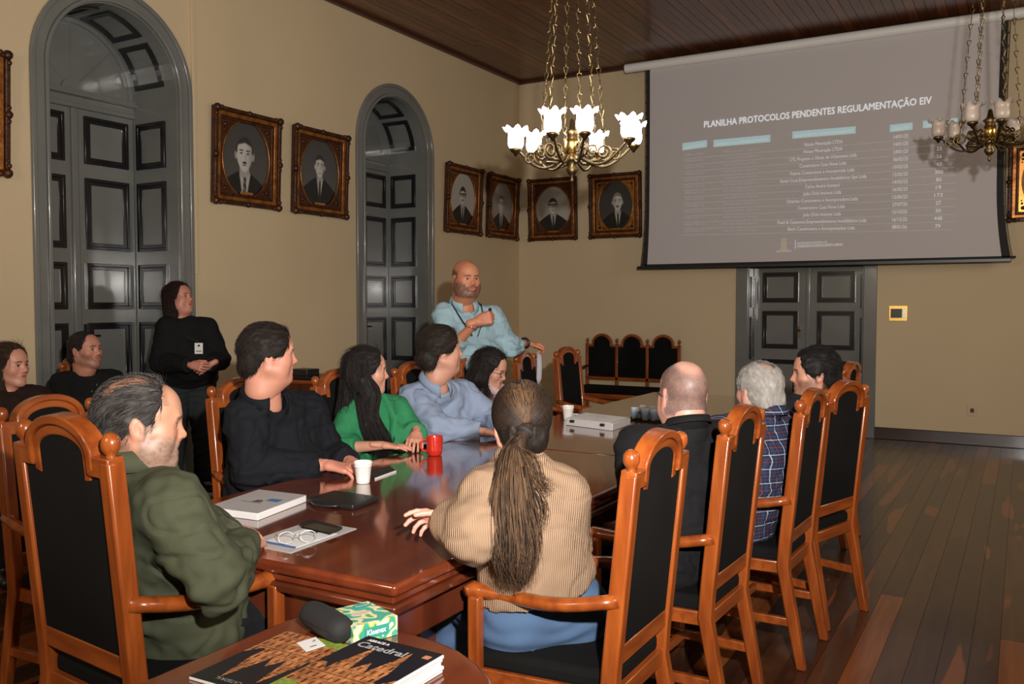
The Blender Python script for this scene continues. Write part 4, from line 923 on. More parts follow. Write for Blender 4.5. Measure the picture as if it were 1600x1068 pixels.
def head_frame(c, fwd, tilt=0.0, roll=0.0):
    """c centre of the head, fwd unit facing vector (may have z)"""
    y = unit(fwd); x = unit(np.cross(y, (0, 0, 1))); z = np.cross(x, y)
    if roll: x, z = x * math.cos(roll) + z * math.sin(roll), z * math.cos(roll) - x * math.sin(roll)
    return np.stack([x, y, z], 1)       # columns: local -> world
def build_head(p):
    """head and neck in local coordinates (x right, y forward, z up)"""
    h = p.get('hvox', 0.004); s = SDF((-0.105, -0.145, -0.20), (0.105, 0.145, 0.145), h)
    fw = p.get('fat', 1.0); fem = p.get('fem', 0)
    s.ell((0, -0.018, 0.035), (0.077, 0.098, 0.088), 0.0)
    s.ell((0, 0.025, -0.028), (0.060 * fw, 0.062, 0.082), 0.04)
    s.ell((0, 0.045, 0.045), (0.060, 0.045, 0.052), 0.03)
    for x in (-1, 1):
        s.cone((x * 0.055 * fw, -0.012, -0.050), (x * 0.020, 0.060, -0.098), 0.020 * fw, 0.014, 0.035)
        s.ell((x * 0.042, 0.055, -0.022), (0.024 * fw, 0.024, 0.024), 0.03)
        if fw > 1.05: s.ell((x * 0.048, 0.03, -0.06), (0.03 * fw, 0.035, 0.035), 0.03)
    if fw > 1.05: s.ell((0, 0.025, -0.105), (0.055 * fw, 0.045, 0.03), 0.03)
    s.ell((0, 0.070, -0.096), (0.020, 0.017, 0.018), 0.025)
    s.cone((-0.036, 0.080, 0.024), (0.036, 0.080, 0.024), 0.010 - 0.004 * fem, 0.010 - 0.004 * fem, 0.02)
    for x in (-1, 1):
        s.ell((x * 0.032, 0.094, 0.004), (0.017, 0.013, 0.011), 0.014, 'sub')
        s.ell((x * 0.032, 0.073, 0.003), (0.0135, 0.0135, 0.0125), 0.004)
        s.cone((x * 0.020, 0.083, 0.0095), (x * 0.044, 0.077, 0.0085), 0.0042, 0.0038, 0.005)
    s.cone((0, 0.084, 0.012), (0, 0.1015, -0.024), 0.007, 0.0095, 0.014)
    s.ell((0, 0.099, -0.027), (0.0105, 0.011, 0.0085), 0.01)
    for x in (-1, 1): s.ell((x * 0.0125, 0.092, -0.029), (0.0075, 0.010, 0.007), 0.007)
    s.ell((0, 0.080, -0.056), (0.024, 0.010, 0.020), 0.02)
    s.cone((-0.017, 0.083, -0.0535), (0.017, 0.083, -0.0535), 0.0052, 0.0052, 0.010); s.cone((-0.014, 0.082, -0.0665), (0.014, 0.082, -0.0665), 0.0055, 0.0055, 0.010)
    s.cone((-0.021, 0.0915, -0.0602), (0.021, 0.0915, -0.0602), 0.0022, 0.0022, 0.003, 'sub')
    for x in (-1, 1):
        a = 0.25; R = np.array([[1, 0, 0], [0, math.cos(a), math.sin(a)], [0, -math.sin(a), math.cos(a)]])
        s.ell((x * 0.079, -0.012, -0.006), (0.008, 0.018, 0.031), 0.008, R=R); s.ell((x * 0.089, -0.008, -0.004), (0.006, 0.010, 0.019), 0.006, 'sub', R=R)
    nr = p.get('neck', 0.054)
    s.cone((0, -0.030, -0.05), (0, -0.036, -0.14), nr, nr * 1.0, 0.03); s.ell((0, 0.0, -0.12), (nr * 0.8, nr * 0.8, 0.04), 0.03)
    P, Q = s.mesh(); P = relax(P, Q, 1, 0.35)
    x, y, z = P.T; ax = np.abs(x); sk = np.array(p.get('skin', (0.50, 0.255, 0.165))); n = len(P)
    col = np.tile(sk, (n, 1)) * (1 + 0.05 * vnoise(P, 60, 3) + 0.04 * vnoise(P, 25, 4))[:, None]
    def blend(m, c): nonlocal col; col = col * (1 - m[:, None]) + np.array(c)[None] * m[:, None]
    blend(0.25 * np.exp(-((ax - 0.042) ** 2 + (z + 0.022) ** 2) / 0.0006) * (y > 0.03), sk * np.array([1.15, 0.72, 0.70]))
    blend(0.3 * np.exp(-(ax ** 2 / 0.0002 + (z + 0.025) ** 2 / 0.0003)) * (y > 0.09), sk * np.array([1.1, 0.7, 0.68]))
    blend(0.3 * sm(ax, 0.072, 0.08) * (np.abs(z + 0.006) < 0.035) * (y < 0.03), sk * np.array([1.1, 0.68, 0.62]))
    lips = sm(-(((ax) / 0.023) ** 2 + ((z + 0.060) / 0.0105) ** 2 - 1), -0.05, 0.25) * (y > 0.07); blend(lips * (0.6 if fem else 0.35), sk * np.array([0.95, 0.42, 0.42]) if not fem else (0.36, 0.09, 0.085))
    blend(sm(-((ax / 0.02) ** 2 + ((z + 0.0602) / 0.002) ** 2 - 1), 0, 0.5) * (y > 0.08) * 0.7, (0.10, 0.03, 0.03))
    hc = np.array(p.get('brow', p.get('hairc', (0.02, 0.012, 0.008))))
    bz = 0.021 + 0.004 * np.cos((ax - 0.03) * 60); brow = sm(-(np.abs(z - bz) / 0.0045 - 1), -0.2, 0.5) * (ax > 0.012) * (ax < 0.05) * (y > 0.05); blend(brow * p.get('browd', 0.75), hc)
    e = sm(-(((ax - 0.032) / 0.0125) ** 2 + ((z - 0.0025) / 0.0058) ** 2 - 1), -0.05, 0.2) * (y > 0.07); blend(e, (0.33, 0.28, 0.25))
    gx = p.get('gaze', 0.0)
    for sx in (-1, 1): blend(sm(-((((x - sx * 0.032 - gx)) / 0.0072) ** 2 + ((z - 0.003) / 0.0070) ** 2 - 1), -0.3, 0.3) * (y > 0.07) * (e > 0.05), (0.025, 0.013, 0.008))
    lid = sm(-(np.abs(z - 0.0088) / 0.0022 - 1), 0, 0.5) * (np.abs(ax - 0.032) < 0.014) * (y > 0.07); blend(lid * (0.8 if fem else 0.5), (0.04, 0.02, 0.015))
    b = p.get('beard')
    if b:
        bc, st = np.array(b[0]), b[1]
        jaw = sm(-(z + 0.038 + 0.25 * (0.075 - np.clip(y, -0.05, 0.09)) * 0 - 0.02 * sm(ax, 0.04, 0.06)), -0.006, 0.014) * sm(y, -0.012, 0.006) * sm(z, -0.128 + 0.25 * (0.06 - np.clip(y, -0.02, 0.06)), -0.110 + 0.25 * (0.06 - np.clip(y, -0.02, 0.06)))
        must = sm(-((ax / 0.032) ** 2 + ((z + 0.046) / 0.0085) ** 2 - 1), -0.1, 0.4) * (y > 0.06)
        burn = sm(-z, -0.012, 0.0) * sm(z, -0.08, -0.05) * sm(0.030 - y, 0, 0.012) * sm(y, -0.006, 0.006) * (ax > 0.05)
        mk = np.clip(np.maximum(np.maximum(jaw * (1 - sm(-(((ax) / 0.05) ** 2 + ((z + 0.032) / 0.018) ** 2 - 1), 0, .4)), must), burn), 0, 1) * (1 - lips)
        nz = 0.75 + 0.35 * vnoise(P, 220, 9); 
        if b[2:] and b[2] == 'mix': bcv = bc[None] * (0.85 + 0.45 * vnoise(P, 150, 12)[:, None])
        else: bcv = np.tile(bc, (n, 1))
        w_ = np.clip(mk * st * nz, 0, 1)[:, None]; col = col * (1 - w_) + bcv * w_
        P = P + vnormals(P, Q) * (mk * b[3] if len(b) > 3 else 0 * mk)[:, None]
    c = p.get('crown')        # closely cropped or thin hair painted as stubble on the scalp
    if c:
        cc, mode, dens = np.array(c[0]), c[1], c[2]
        cut = np.where(z > 0.055, 0.066 - (z - 0.055) * 0.3, np.where(z > -0.0, 0.030, -0.022))
        m_ = sm(cut - y, -0.004, 0.008) * sm(z, -0.078, -0.06) * (1 - (ax > 0.076) * (np.abs(z + 0.006) < 0.034) * (y > -0.03))
        if mode == 'ring': m_ *= 1 - sm(z + 0.25 * (y + 0.02) * (y > 0) - p.get('baldz', 0.085), -0.012, 0.016)
        if mode == 'spot': m_ *= 1 - 0.95 * sm(-(((x) / 0.048) ** 2 + ((y + 0.045) / 0.060) ** 2 - 1), -0.3, 0.6) * (z > 0.05)
        w_ = np.clip(m_ * dens * (0.92 + 0.14 * vnoise(P, 260, 5) + 0.10 * vnoise(P, 60, 6)), 0, 1)[:, None]; col = col * (1 - w_) + cc[None] * w_
    return P, Q, np.clip(col, 0, 1)
def build_hand(wr, d, nrm, thumb, curls=(0.3, 0.35, 0.4, 0.45), spread=0.08, th=(0.5, 0.35), sk=(0.5, 0.255, 0.165), size=1.0, fem=0, nails=None, vox=0.0030):
    """wr wrist, d towards the fingers, nrm out of the back of the hand, thumb +1/-1 side (along cross(d, nrm))"""
    d = unit(d); nrm = unit(np.asarray(nrm) - d * np.dot(nrm, d)); t = np.cross(d, nrm) * thumb; g = size * (0.92 if fem else 1.0); f = (0.82 if fem else 1.0) * size
    s = SDF(wr - 0.14 * g - 0.06, wr + 0.14 * g + 0.06, vox)
    s2 = None
    kn = [wr + d * (0.088 * g - 0.004 * abs(i - 1)) + t * (0.030 - 0.0205 * i) * g + nrm * (0.003 - 0.002 * (i == 3)) for i in range(4)]
    s.cone(wr - d * 0.05, wr + d * 0.01, 0.026 * f, 0.026 * f, 0.01, nrm=nrm, sq=0.75)
    for i in range(4): s.cone(wr + d * 0.012 + t * (0.015 - 0.011 * i) * g, kn[i] - nrm * 0.003, 0.0135 * f, 0.0115 * f, 0.016)
    s.ell(wr + d * 0.045 * g - nrm * 0.005, (0.03 * g,) * 3, 0.0) if 0 else None
    s.cone(wr + d * 0.02 + t * 0.016 * g - nrm * 0.008, wr + d * 0.055 * g + t * 0.030 * g - nrm * 0.010, 0.014 * f, 0.012 * f, 0.015)
    tips = []
    for i in range(4):
        L = (0.070, 0.079, 0.073, 0.058)[i] * g; a = 0; q = kn[i]; c = curls[i] if hasattr(curls, '__len__') else curls
        dd = unit(d + t * spread * (1.5 - i)); r0 = (0.0098, 0.010, 0.0095, 0.0085)[i] * f
        for j, fr in enumerate((0.44, 0.31, 0.25)):
            a += c * (0.9, 1.15, 0.8)[j]; v = dd * math.cos(a) - nrm * math.sin(a); q2 = q + v * L * fr
            s.cone(q, q2, r0 * (1 - 0.07 * j), r0 * (0.95 - 0.09 * j), 0.003 if j else 0.007); q = q2
        tips.append((q, v, i))
    b0 = wr + d * 0.022 * g + t * 0.024 * g - nrm * 0.006; u = unit(d * math.cos(th[0]) + t * math.sin(th[0]) - nrm * 0.25 * th[1] * 2); b1 = b0 + u * 0.042 * g; u2 = unit(d * math.cos(th[0] - th[1]) + t * math.sin(th[0] - th[1]) - nrm * th[1] * 0.7)
    s.cone(b0, b1, 0.0145 * f, 0.0115 * f, 0.012); s.cone(b1, b1 + u2 * 0.030 * g, 0.0112 * f, 0.0105 * f, 0.004); q = b1 + u2 * 0.030 * g; s.cone(q, q + unit(u2 - nrm * 0.2) * 0.022 * g, 0.0105 * f, 0.0088 * f, 0.004)
    P, Q = s.mesh(); P = relax(P, Q, 1, 0.35); sk = np.array(sk)
    col = np.tile(sk * np.array([1.02, 0.93, 0.93]), (len(P), 1)) * (1 + 0.07 * vnoise(P, 90, 2))[:, None]
    for (tp, v, i) in tips:
        m_ = np.exp(-np.sum((P - tp) ** 2, 1) / 0.00018)[:, None] * 0.3; col = col * (1 - m_) + (sk * np.array([1.15, 0.72, 0.7]))[None] * m_
        if nails is not None:
            nn = np.cross(np.cross(v, nrm), v) ; nn = unit(nn); cpt = tp + v * 0.003 + nn * 0.007; m_ = (np.sum((P - cpt) ** 2, 1) < 0.0060 ** 2)[:, None]; col = np.where(m_, np.array(nails)[None], col)
    return P, Q, col

GARMENT = {}
def cloth(name, c1, rough=0.85, bump=0.3, scale=60, wv=None, plaid=None, dn=0.12, sheen=0.0):
    m = noisy(name, c1, tuple(x * (1 - dn * 1.6) for x in c1), 5, rough=rough, contrast=(0.25, 0.75), sheen=sheen, spec=0.2)
    tc = nd(m, 'ShaderNodeTexCoord'); b = nd(m, 'ShaderNodeBump'); b.inputs['Strength'].default_value = bump; b.inputs['Distance'].default_value = 0.004
    if wv:
        w_ = nd(m, 'ShaderNodeTexWave'); w_.bands_direction = 'X'; w_.inputs['Scale'].default_value = wv[1]; w_.inputs['Distortion'].default_value = wv[2]; w_.inputs['Detail'].default_value = 1; w_.inputs['Detail Scale'].default_value = 0.6
        mp = nd(m, 'ShaderNodeMapping'); mp.inputs['Rotation'].default_value = wv[0]; lk(m, tc.outputs['Object'], mp.inputs['Vector']); lk(m, mp.outputs[0], w_.inputs['Vector']); lk(m, w_.outputs[0], b.inputs['Height'])
    else:
        n = nd(m, 'ShaderNodeTexNoise'); n.inputs['Scale'].default_value = scale; n.inputs['Detail'].default_value = 4; lk(m, tc.outputs['Object'], n.inputs['Vector']); lk(m, n.outputs[0], b.inputs['Height'])
    lk(m, b.outputs[0], bsdf(m).inputs['Normal'])
    if plaid:
        base = None
        sep = nd(m, 'ShaderNodeSeparateXYZ'); lk(m, tc.outputs['Object'], sep.inputs[0])
        def lines(sock, per, ph, wd):
            a = nd(m, 'ShaderNodeMath', operation='MULTIPLY_ADD'); lk(m, sock, a.inputs[0]); a.inputs[1].default_value = 1 / per; a.inputs[2].default_value = ph
            f = nd(m, 'ShaderNodeMath', operation='FRACT'); lk(m, a.outputs[0], f.inputs[0]); l = nd(m, 'ShaderNodeMath', operation='LESS_THAN'); lk(m, f.outputs[0], l.inputs[0]); l.inputs[1].default_value = wd; return l.outputs[0]
        col = None; prev = None
        for (axis, per, ph, wd, c, fac) in plaid:
            mx = nd(m, 'ShaderNodeMix', data_type='RGBA'); mx.inputs[7].default_value = (*c, 1)
            s_ = nd(m, 'ShaderNodeMath', operation='MULTIPLY'); lk(m, lines(sep.outputs[axis], per, ph, wd), s_.inputs[0]); s_.inputs[1].default_value = fac; lk(m, s_.outputs[0], mx.inputs[0])
            if prev is None: mx.inputs[6].default_value = (*c1, 1)
            else: lk(m, prev, mx.inputs[6])
            prev = mx.outputs[2]
        lk(m, prev, bsdf(m).inputs['Base Color'])
    return m
def put(name, PQ, m, root, cols=None):
    P, Q = PQ[0], PQ[1]; cols = PQ[2] if len(PQ) > 2 and PQ[2] is not None else cols
    me = np_mesh(name, P - np.array(root.location)[None], Q, cols); return link(name, me, m, root)
def elbow(sh, wr, L1, L2, hint):
    d = wr - sh; D = np.linalg.norm(d)
    if D > L1 + L2 - 0.004: s_ = (L1 + L2 + 0.0) / D; return sh + d * (L1 / (L1 + L2))
    a = (L1 ** 2 - L2 ** 2 + D ** 2) / (2 * D); hgt = math.sqrt(max(L1 ** 2 - a * a, 0)); u = d / D; hh = np.asarray(hint, float); hh = unit(hh - u * hh.dot(u)); return sh + u * a + hh * hgt
def hair_surface(p, off=0.010):
    """closed shell of hair on the skull, local coordinates"""
    s = SDF((-0.12, -0.16, -0.15), (0.12, 0.13, 0.16), 0.005)
    st = p['hair']; o = off
    s.ell((0, -0.020, 0.036), (0.077 + o, 0.099 + o, 0.088 + o * p.get('top', 1.3)), 0.0)
    s.ell((0, 0.043, 0.047), (0.060 + o, 0.045 + o * .7, 0.052 + o), 0.03)
    s.cone((-0.02, -0.075, -0.035), (0.02, -0.075, -0.035), 0.045 + o * .5, 0.045 + o * .5, 0.03)
    fl = p.get('hairline', 0.078)
    # cut the face away
    S, X, Y, Z = s.sl(s.lo - 1, s.lo + 9); cut = np.where(Z > 0.05, fl - (Z - 0.05) * 0.12 + np.abs(X) * -0.15, np.where(Z > -0.012, p.get('temple', 0.034) + (Z + 0.012) * (fl - p.get('temple', 0.034) - 0.01) / 0.062, -0.028))
    cut = cut + 0.004 * np.sin(X * 190 + Z * 120)
    s.comb(S, Y - cut + 0 * X, 0.006, 'int')
    s.plane((0, 0, p.get('nape', -0.085)), (0, 0.2, -1), 0.004)
    return s
def strands_over(P, N, n, length, comb, rad, c1, c2, lift=0.15, seg=5, jit=0.15, seed=1, keep=None, wav=0.0):
    r = np.random.default_rng(seed); i = r.integers(0, len(P), n)
    if keep is not None: i = i[keep(P[i]) > r.uniform(0, 1, len(i))]
    p = P[i] + r.normal(0, 0.002, (len(i), 3)); nn = N[i]; n_ = len(i); c = comb(p) + r.normal(0, jit, (n_, 3)); t = c - nn * np.sum(c * nn, 1, keepdims=True); t /= np.linalg.norm(t, axis=1, keepdims=True) + 1e-9
    L = length * r.uniform(0.6, 1.2, (n_, 1)); pts = []
    for k in range(seg + 1): f = k / seg; pts.append(p - nn * 0.003 + t * L * f + nn * L * (lift * math.sin(f * 2.2) - 0.25 * lift * f * f) + (np.array([0, 0, -1]) * L * 0.12 * f * f))
    pts = np.stack(pts, 1); cols = np.array(c1)[None] + (np.array(c2) - np.array(c1))[None] * r.uniform(0, 1, (n_, 1)) ** 1.5
    return tubes(pts, np.linspace(rad, rad * 0.25, seg + 1)[None], cols)
def person(label, p):
    """p: dict with world joints"""
    hd = np.asarray(p['head'], float); f2 = unit(np.array([*p['face'][:2], 0])); R = head_frame(hd, np.array([f2[0], f2[1], p.get('pitch', 0.0)]), roll=p.get('roll', 0)); hs = p.get('hs', 1.0)
    toW = lambda P: P @ R.T * hs + hd[None]
    hp = np.asarray(p['hip'], float); root = thing('person', label, 'person', (hp[0], hp[1], 0)); root.location = (hp[0], hp[1], p.get('z0', 0))
    sk = p.get('skin', (0.50, 0.255, 0.165)); fem = p.get('fem', 0); G = p.get('g', 1.0)
    sR, sL = np.asarray(p['sR'], float), np.asarray(p['sL'], float); smid = (sR + sL) / 2; rt = unit(sR - sL); up = unit(smid - hp); bf = unit(np.cross(up, rt)) ; 
    hips = p.get('hipdir'); hr = unit(np.array([rt[0], rt[1], 0])) if hips is None else unit(np.array([hips[1], -hips[0], 0])); hf = np.array([-hr[1], hr[0], 0.0])
    nb = smid + up * p.get('nbup', 0.085) + bf * 0.0
    hb = hd + R @ np.array([0, -0.035, -0.08]) * hs
    nw = p.get('nbw', 0.75); nb = nb + (hb - nb) * np.array([nw, nw, 0]) + np.array([-FD[0], -FD[1], 0]) * 0.0
    L1, L2 = p.get('L1', 0.29), p.get('L2', 0.25)
    arms = []
    for side, sh in (('R', sR), ('L', sL)):
        wr = np.asarray(p['w' + side], float)
        if np.linalg.norm(wr - sh) > (L1 + L2) * 0.995: wr = sh + unit(wr - sh) * (L1 + L2) * 0.99
        el = np.asarray(p['e' + side], float) if 'e' + side in p else elbow(sh, wr, L1, L2, p.get('h' + side, (0, 0, -1)))
        arms.append((side, sh, el, wr))
    hR, hL = hp + hr * 0.09, hp - hr * 0.09
    if p.get('stand'):
        legs = [(hR, hp * [1, 1, 0] + hr * 0.11 + hf * 0.03 + [0, 0, 0.48], hp * [1, 1, 0] + hr * 0.12 - hf * 0.02 + [0, 0, 0.09], hf + hr * 0.3), (hL, hp * [1, 1, 0] - hr * 0.11 + hf * 0.02 + [0, 0, 0.48], hp * [1, 1, 0] - hr * 0.12 - hf * 0.04 + [0, 0, 0.09], hf - hr * 0.2)]
    else:
        kn = p.get('thigh', 0.42); legs = []
        for q, sgn in ((hR, 1), (hL, -1)):
            k_ = q + hf * kn + hr * sgn * 0.05; k_[2] = min(0.50, hp[2] - 0.03); a_ = k_ + hf * p.get('shin', 0.02); a_[2] = 0.09; legs.append((q, k_, a_, hf + hr * sgn * 0.15))
    def torso(s, o, k=0.06):
        fat = 1 + (G - 1) * 1.0
        s.cone(hR, hL, 0.105 * G + o, 0.105 * G + o, k)
        s.ell(hp + up * 0.14 + bf * 0.02 * (G - 1) * 8, (0.150 * G + o, 0.150 * G + o, 0.16), k) if p.get('belly') else None
        w2 = np.linalg.norm(sR - sL) / 2 + 0.01
        wa = hp + (smid - hp) * 0.35; ch = hp + (smid - hp) * 0.72
        s.cone(wa + rt * 0.055 * G, wa - rt * 0.055 * G, 0.100 * G + o, 0.100 * G + o, k)
        s.cone(hp, wa, 0.12 * G + o, 0.11 * G + o, k)
        s.cone(ch + rt * (w2 - 0.085), ch - rt * (w2 - 0.085), 0.108 * (0.6 + .4 * G) + o, 0.108 * (0.6 + .4 * G) + o, k, nrm=bf, sq=0.92)
        s.cone(wa, ch, 0.12 * G + o, 0.12 * G + o, k)
        tz = 0.045 + o
        s.cone(nb + rt * 0.025 - up * 0.045, sR, tz, 0.048 + o, 0.05); s.cone(nb - rt * 0.025 - up * 0.045, sL, tz, 0.048 + o, 0.05)
        s.cone(nb - bf * 0.01 - up * 0.055, smid, 0.055 + o, 0.085 + o, 0.05)
        if fem and not p.get('nobust'):
            for x in (-1, 1): s.ell(ch + bf * 0.095 + rt * x * 0.075 - up * 0.02, (0.068 + o,) * 3, 0.05)
        if p.get('belly'): s.ell(hp + up * 0.17 + bf * 0.06, (0.17 * G + o, 0.17 * G + o, 0.15 + o), 0.08)
    def arm(s, sd, sh, el, wr, o, full=True, k=0.03):
        a = p.get('armw', 1.0)
        s.cone(sh, el, 0.056 * a + o, 0.045 * a + o, 0.05); s.cone(el, wr, 0.044 * a + o, 0.029 * a + o, 0.02)
    def bounds(extra=0.25):
        Z = np.stack([hp, hd, sR, sL, hR, hL] + [q for a_ in arms for q in a_[2:]]); return Z.min(0) - extra, Z.max(0) + extra
    # ---- skin: head and neck, arms and hands (one mesh)
    parts = []
    P, Q, col = build_head(p); Wd = toW(P); parts.append((Wd, Q, col))
    lo, hi = bounds(0.22); s = SDF(lo, hi, 0.014); s.cone(hb, nb, p.get('neck', 0.054), 0.062, 0.02); s.cone(hp, smid - up * 0.06, 0.10, 0.10, 0.05); s.cone(smid + rt * 0.1 - up * .05, smid - rt * .1 - up * .05, 0.06, 0.06, 0.05)
    for a_ in legs: s.cone(a_[0], a_[1], 0.05, 0.04, 0.03)
    a0, a1 = s.mesh(); parts.append((relax(a0, a1, 1), a1, np.tile(np.array(sk), (len(a0), 1))))
    s = SDF(np.minimum(hb, nb) - 0.13, np.maximum(hb, nb) + 0.13, 0.006); nr_ = p.get('neck', 0.054); s.cone(hb + R @ np.array([0, 0, 0.02]), nb - up * 0.03, nr_ * 0.98 * hs, nr_ * 1.10, 0.0); a0, a1 = s.mesh(); parts.append((relax(a0, a1, 1), a1, np.tile(np.array(sk), (len(a0), 1)) * (1 + 0.05 * vnoise(a0, 40, 8))[:, None]))
    for (sd, sh, el, wr) in arms:
        q0 = np.minimum(np.minimum(sh, el), wr) - 0.09; q1 = np.maximum(np.maximum(sh, el), wr) + 0.09; s = SDF(q0, q1, 0.0075)
        s.cone(sh, el, 0.045, 0.040, 0.0); s.cone(el, wr, 0.040 * p.get('armw', 1) , 0.0255 * (0.85 if fem else 1.0), 0.02); a0, a1 = s.mesh(); parts.append((relax(a0, a1, 2), a1, np.tile(np.array(sk), (len(a0), 1)) * (1 + 0.05 * vnoise(a0, 40, 8))[:, None]))
        hnd = p.get('hand' + sd)
        if hnd is not False:
            hnd = dict(hnd or {}); dd = hnd.pop('d', wr - el); nn = hnd.pop('n', (0, 0, 1)); th_ = 1 if sd == 'L' else -1
            if 'thumb' in hnd: th_ = hnd.pop('thumb')
            if p.get('loosehand', 1): parts.append(build_hand(wr, dd, nn, th_, sk=sk, fem=fem, nails=p.get('nails'), size=hnd.pop('size', 1.0), **hnd))
    V, Fq, Cc = join(parts); put('body', (V, Fq, Cc), M['skin'], root)
    # ---- garments
    def garment(name, m, kind, o, vox=0.008, **k):
        lo, hi = bounds(0.28)
        if kind == 'top':
            s = SDF(lo, hi, vox); torso(s, o)
            cf = k.get('cuff', (0.93, 0.93)); 
            for (sd, sh, el, wr), c_ in zip(arms, cf):
                if c_ <= 0: continue
                a = p.get('armw', 1.0) * k.get('sleeve', 1.0); e2 = el + (wr - el) * c_
                s.cone(sh, el, 0.057 * a + o, 0.047 * a + o, 0.045); s.cone(el, e2 + unit(wr - el) * 0.012, 0.047 * a + o, ((0.047 - 0.016 * c_) * a + o * 0.75) * k.get('cuffw', 1.0), 0.02)
                s.plane(e2, wr - el, 0.0, rad=0.12)
            hem = k.get('hem', -0.12); s.plane(hp + up * hem, -up if not k.get('hemdir') is not None else k['hemdir'])
            nk = k.get('neck', 0.045)
            s.cone(nb + up * 0.005 + bf * 0.015, nb + up * 0.2, p.get('neck', 0.054) + 0.010, 0.09, 0.01, 'sub') if k.get('open', True) else None
            for op in k.get('extra', []): op(s)
            P, Q = s.mesh(); P = relax(P, Q, 2, 0.5); N = vnormals(P, Q)
            am = k.get('wr', 0.004)
            fold = vnoise(P * np.array([1, 1, 1.7]), 14, 21) + 0.8 * vnoise(P + 0.02 * vnoise(P, 10, 27)[:, None], 30, 22) - 0.9 * np.exp(-(vnoise(P * np.array([1, 1, 1.5]), 9, 26) / 0.10) ** 2)
            ec = np.zeros(len(P))
            for (sd, sh, el, wr) in arms: ec = np.maximum(ec, np.exp(-np.sum((P - el) ** 2, 1) / 0.012))
            ax_ = P @ up; fold2 = np.sin(ax_ * 95 + 5 * vnoise(P, 9, 23)) * np.maximum(ec, 0.0) + 0.5 * np.sin((ax_ + 0.4 * (P @ bf)) * 60 + 6 * vnoise(P, 6, 24)) * np.exp(-((P - hp) @ up - 0.05) ** 2 / 0.02)
            P = P + N * (am * fold + am * 0.9 * fold2)[:, None]
            return put(name, (P, Q), m, root)
        if kind == 'trousers':
            Z = np.stack([q for l in legs for q in l[:3]] + [hp]); s = SDF(Z.min(0) - 0.2, Z.max(0) + 0.22, vox)
            s.cone(hR, hL, 0.112 * G + o, 0.112 * G + o, 0.05)
            for (a_, b_, c_, fd) in legs:
                s.cone(a_, b_, 0.092 * (0.5 + 0.5 * G) + o, 0.064 + o, 0.05); s.cone(b_, c_, 0.062 + o, 0.050 + o, 0.03); s.plane(c_ + [0, 0, 0.0], (0, 0, -1), 0, rad=0.13)
            s.plane(hp + up * k.get('top', 0.11), up)
            P, Q = s.mesh(); P = relax(P, Q, 2, 0.5); N = vnormals(P, Q); P = P + N * (0.004 * vnoise(P, 16, 31) + 0.003 * np.sin(P[:, 2] * 90 + 5 * vnoise(P, 7, 32)))[:, None]
            return put(name, (P, Q), m, root)
    p['_'] = dict(root=root, up=up, bf=bf, rt=rt, nb=nb, hp=hp, smid=smid, toW=toW, R=R, arms=arms, legs=legs, hd=hd, garment=garment, hb=hb, hr=hr, hf=hf)
    # ---- shoes
    if p.get('shoes', True):
        for (a_, b_, c_, fd) in legs:
            fd = unit(fd); q = c_.copy(); q[2] = 0.0; s = SDF(q - 0.22, q + 0.24, 0.010)
            s.cone(q + [0, 0, 0.045] - fd * 0.04, q + [0, 0, 0.04] + fd * 0.14, 0.042, 0.036, 0.02, nrm=(0, 0, 1), sq=0.95); s.cone(q + [0, 0, 0.10], q + [0, 0, 0.05], 0.045, 0.045, 0.02); s.plane(q + [0, 0, 0.002], (0, 0, -1))
            a0, a1 = s.mesh(); put('shoe', (relax(a0, a1, 1), a1), p.get('shoem', M['black']), root)
    # ---- hair
    st = p.get('hair')
    if st:
        s = hair_surface(p, p.get('hoff', 0.009)); toL = lambda P: P
        if st == 'wavy':
            for (a, b, c, r) in ((0.05, 0.02, 0.1, 0.03), (-0.05, 0.0, 0.1, 0.03), (0.06, -0.07, 0.05, 0.035), (-0.06, -0.07, 0.05, 0.035), (0.03, -0.1, -0.03, 0.035), (-0.03, -0.1, -0.03, 0.035), (0.055, -0.075, -0.06, 0.028), (-0.055, -0.075, -0.06, 0.028)): s.ell((a, b, c), (r, r, r), 0.02)
        P, Q = s.mesh(); P = relax(P, Q, 1); N = vnormals(P, Q); hc = np.array(p['hairc']); hc2 = np.array(p.get('hairc2', hc * 2.2))
        comb = p.get('comb', lambda q: np.stack([q[:, 0] * 2, -0.6 - 2 * np.maximum(0, q[:, 1]) * 0, -np.clip(0.1 - q[:, 2] * 1.0, 0.0, 2) * 6], -1))
        P = P + N * (0.0025 * vnoise(P * np.array([1, .35, .5]), 150, 41) + 0.0035 * vnoise(P * np.array([1, .5, .5]), 60, 42))[:, None]
        cc = hc[None] + (hc2 - hc)[None] * np.clip(0.35 + 0.6 * vnoise(P * np.array([1, .3, .4]), 130, 43), 0, 1)[:, None] ** 2 * 0.7
        kf = p.get('thin'); P0, Q0 = P, Q
        if kf is not None:
            keepv = kf(P) > 0.5; Qk = Q[keepv[Q].all(1)]
        else: Qk = Q
        pr = [(toW(P), Qk, cc)]
        nst = p.get('nst', 2200)
        if nst: a = strands_over(P, N, nst, p.get('hlen', 0.035), comb, p.get('hrad', 0.0009), hc, hc2, seed=5, keep=kf, lift=p.get('lift', 0.12)); pr.append((toW(a[0]), a[1], a[2]))
        p['_']['hairparts'] = pr
        if not p.get('longhair'): V, Fq, Cc = join(pr); put('hair', (V, Fq, Cc), M['hair'], root)
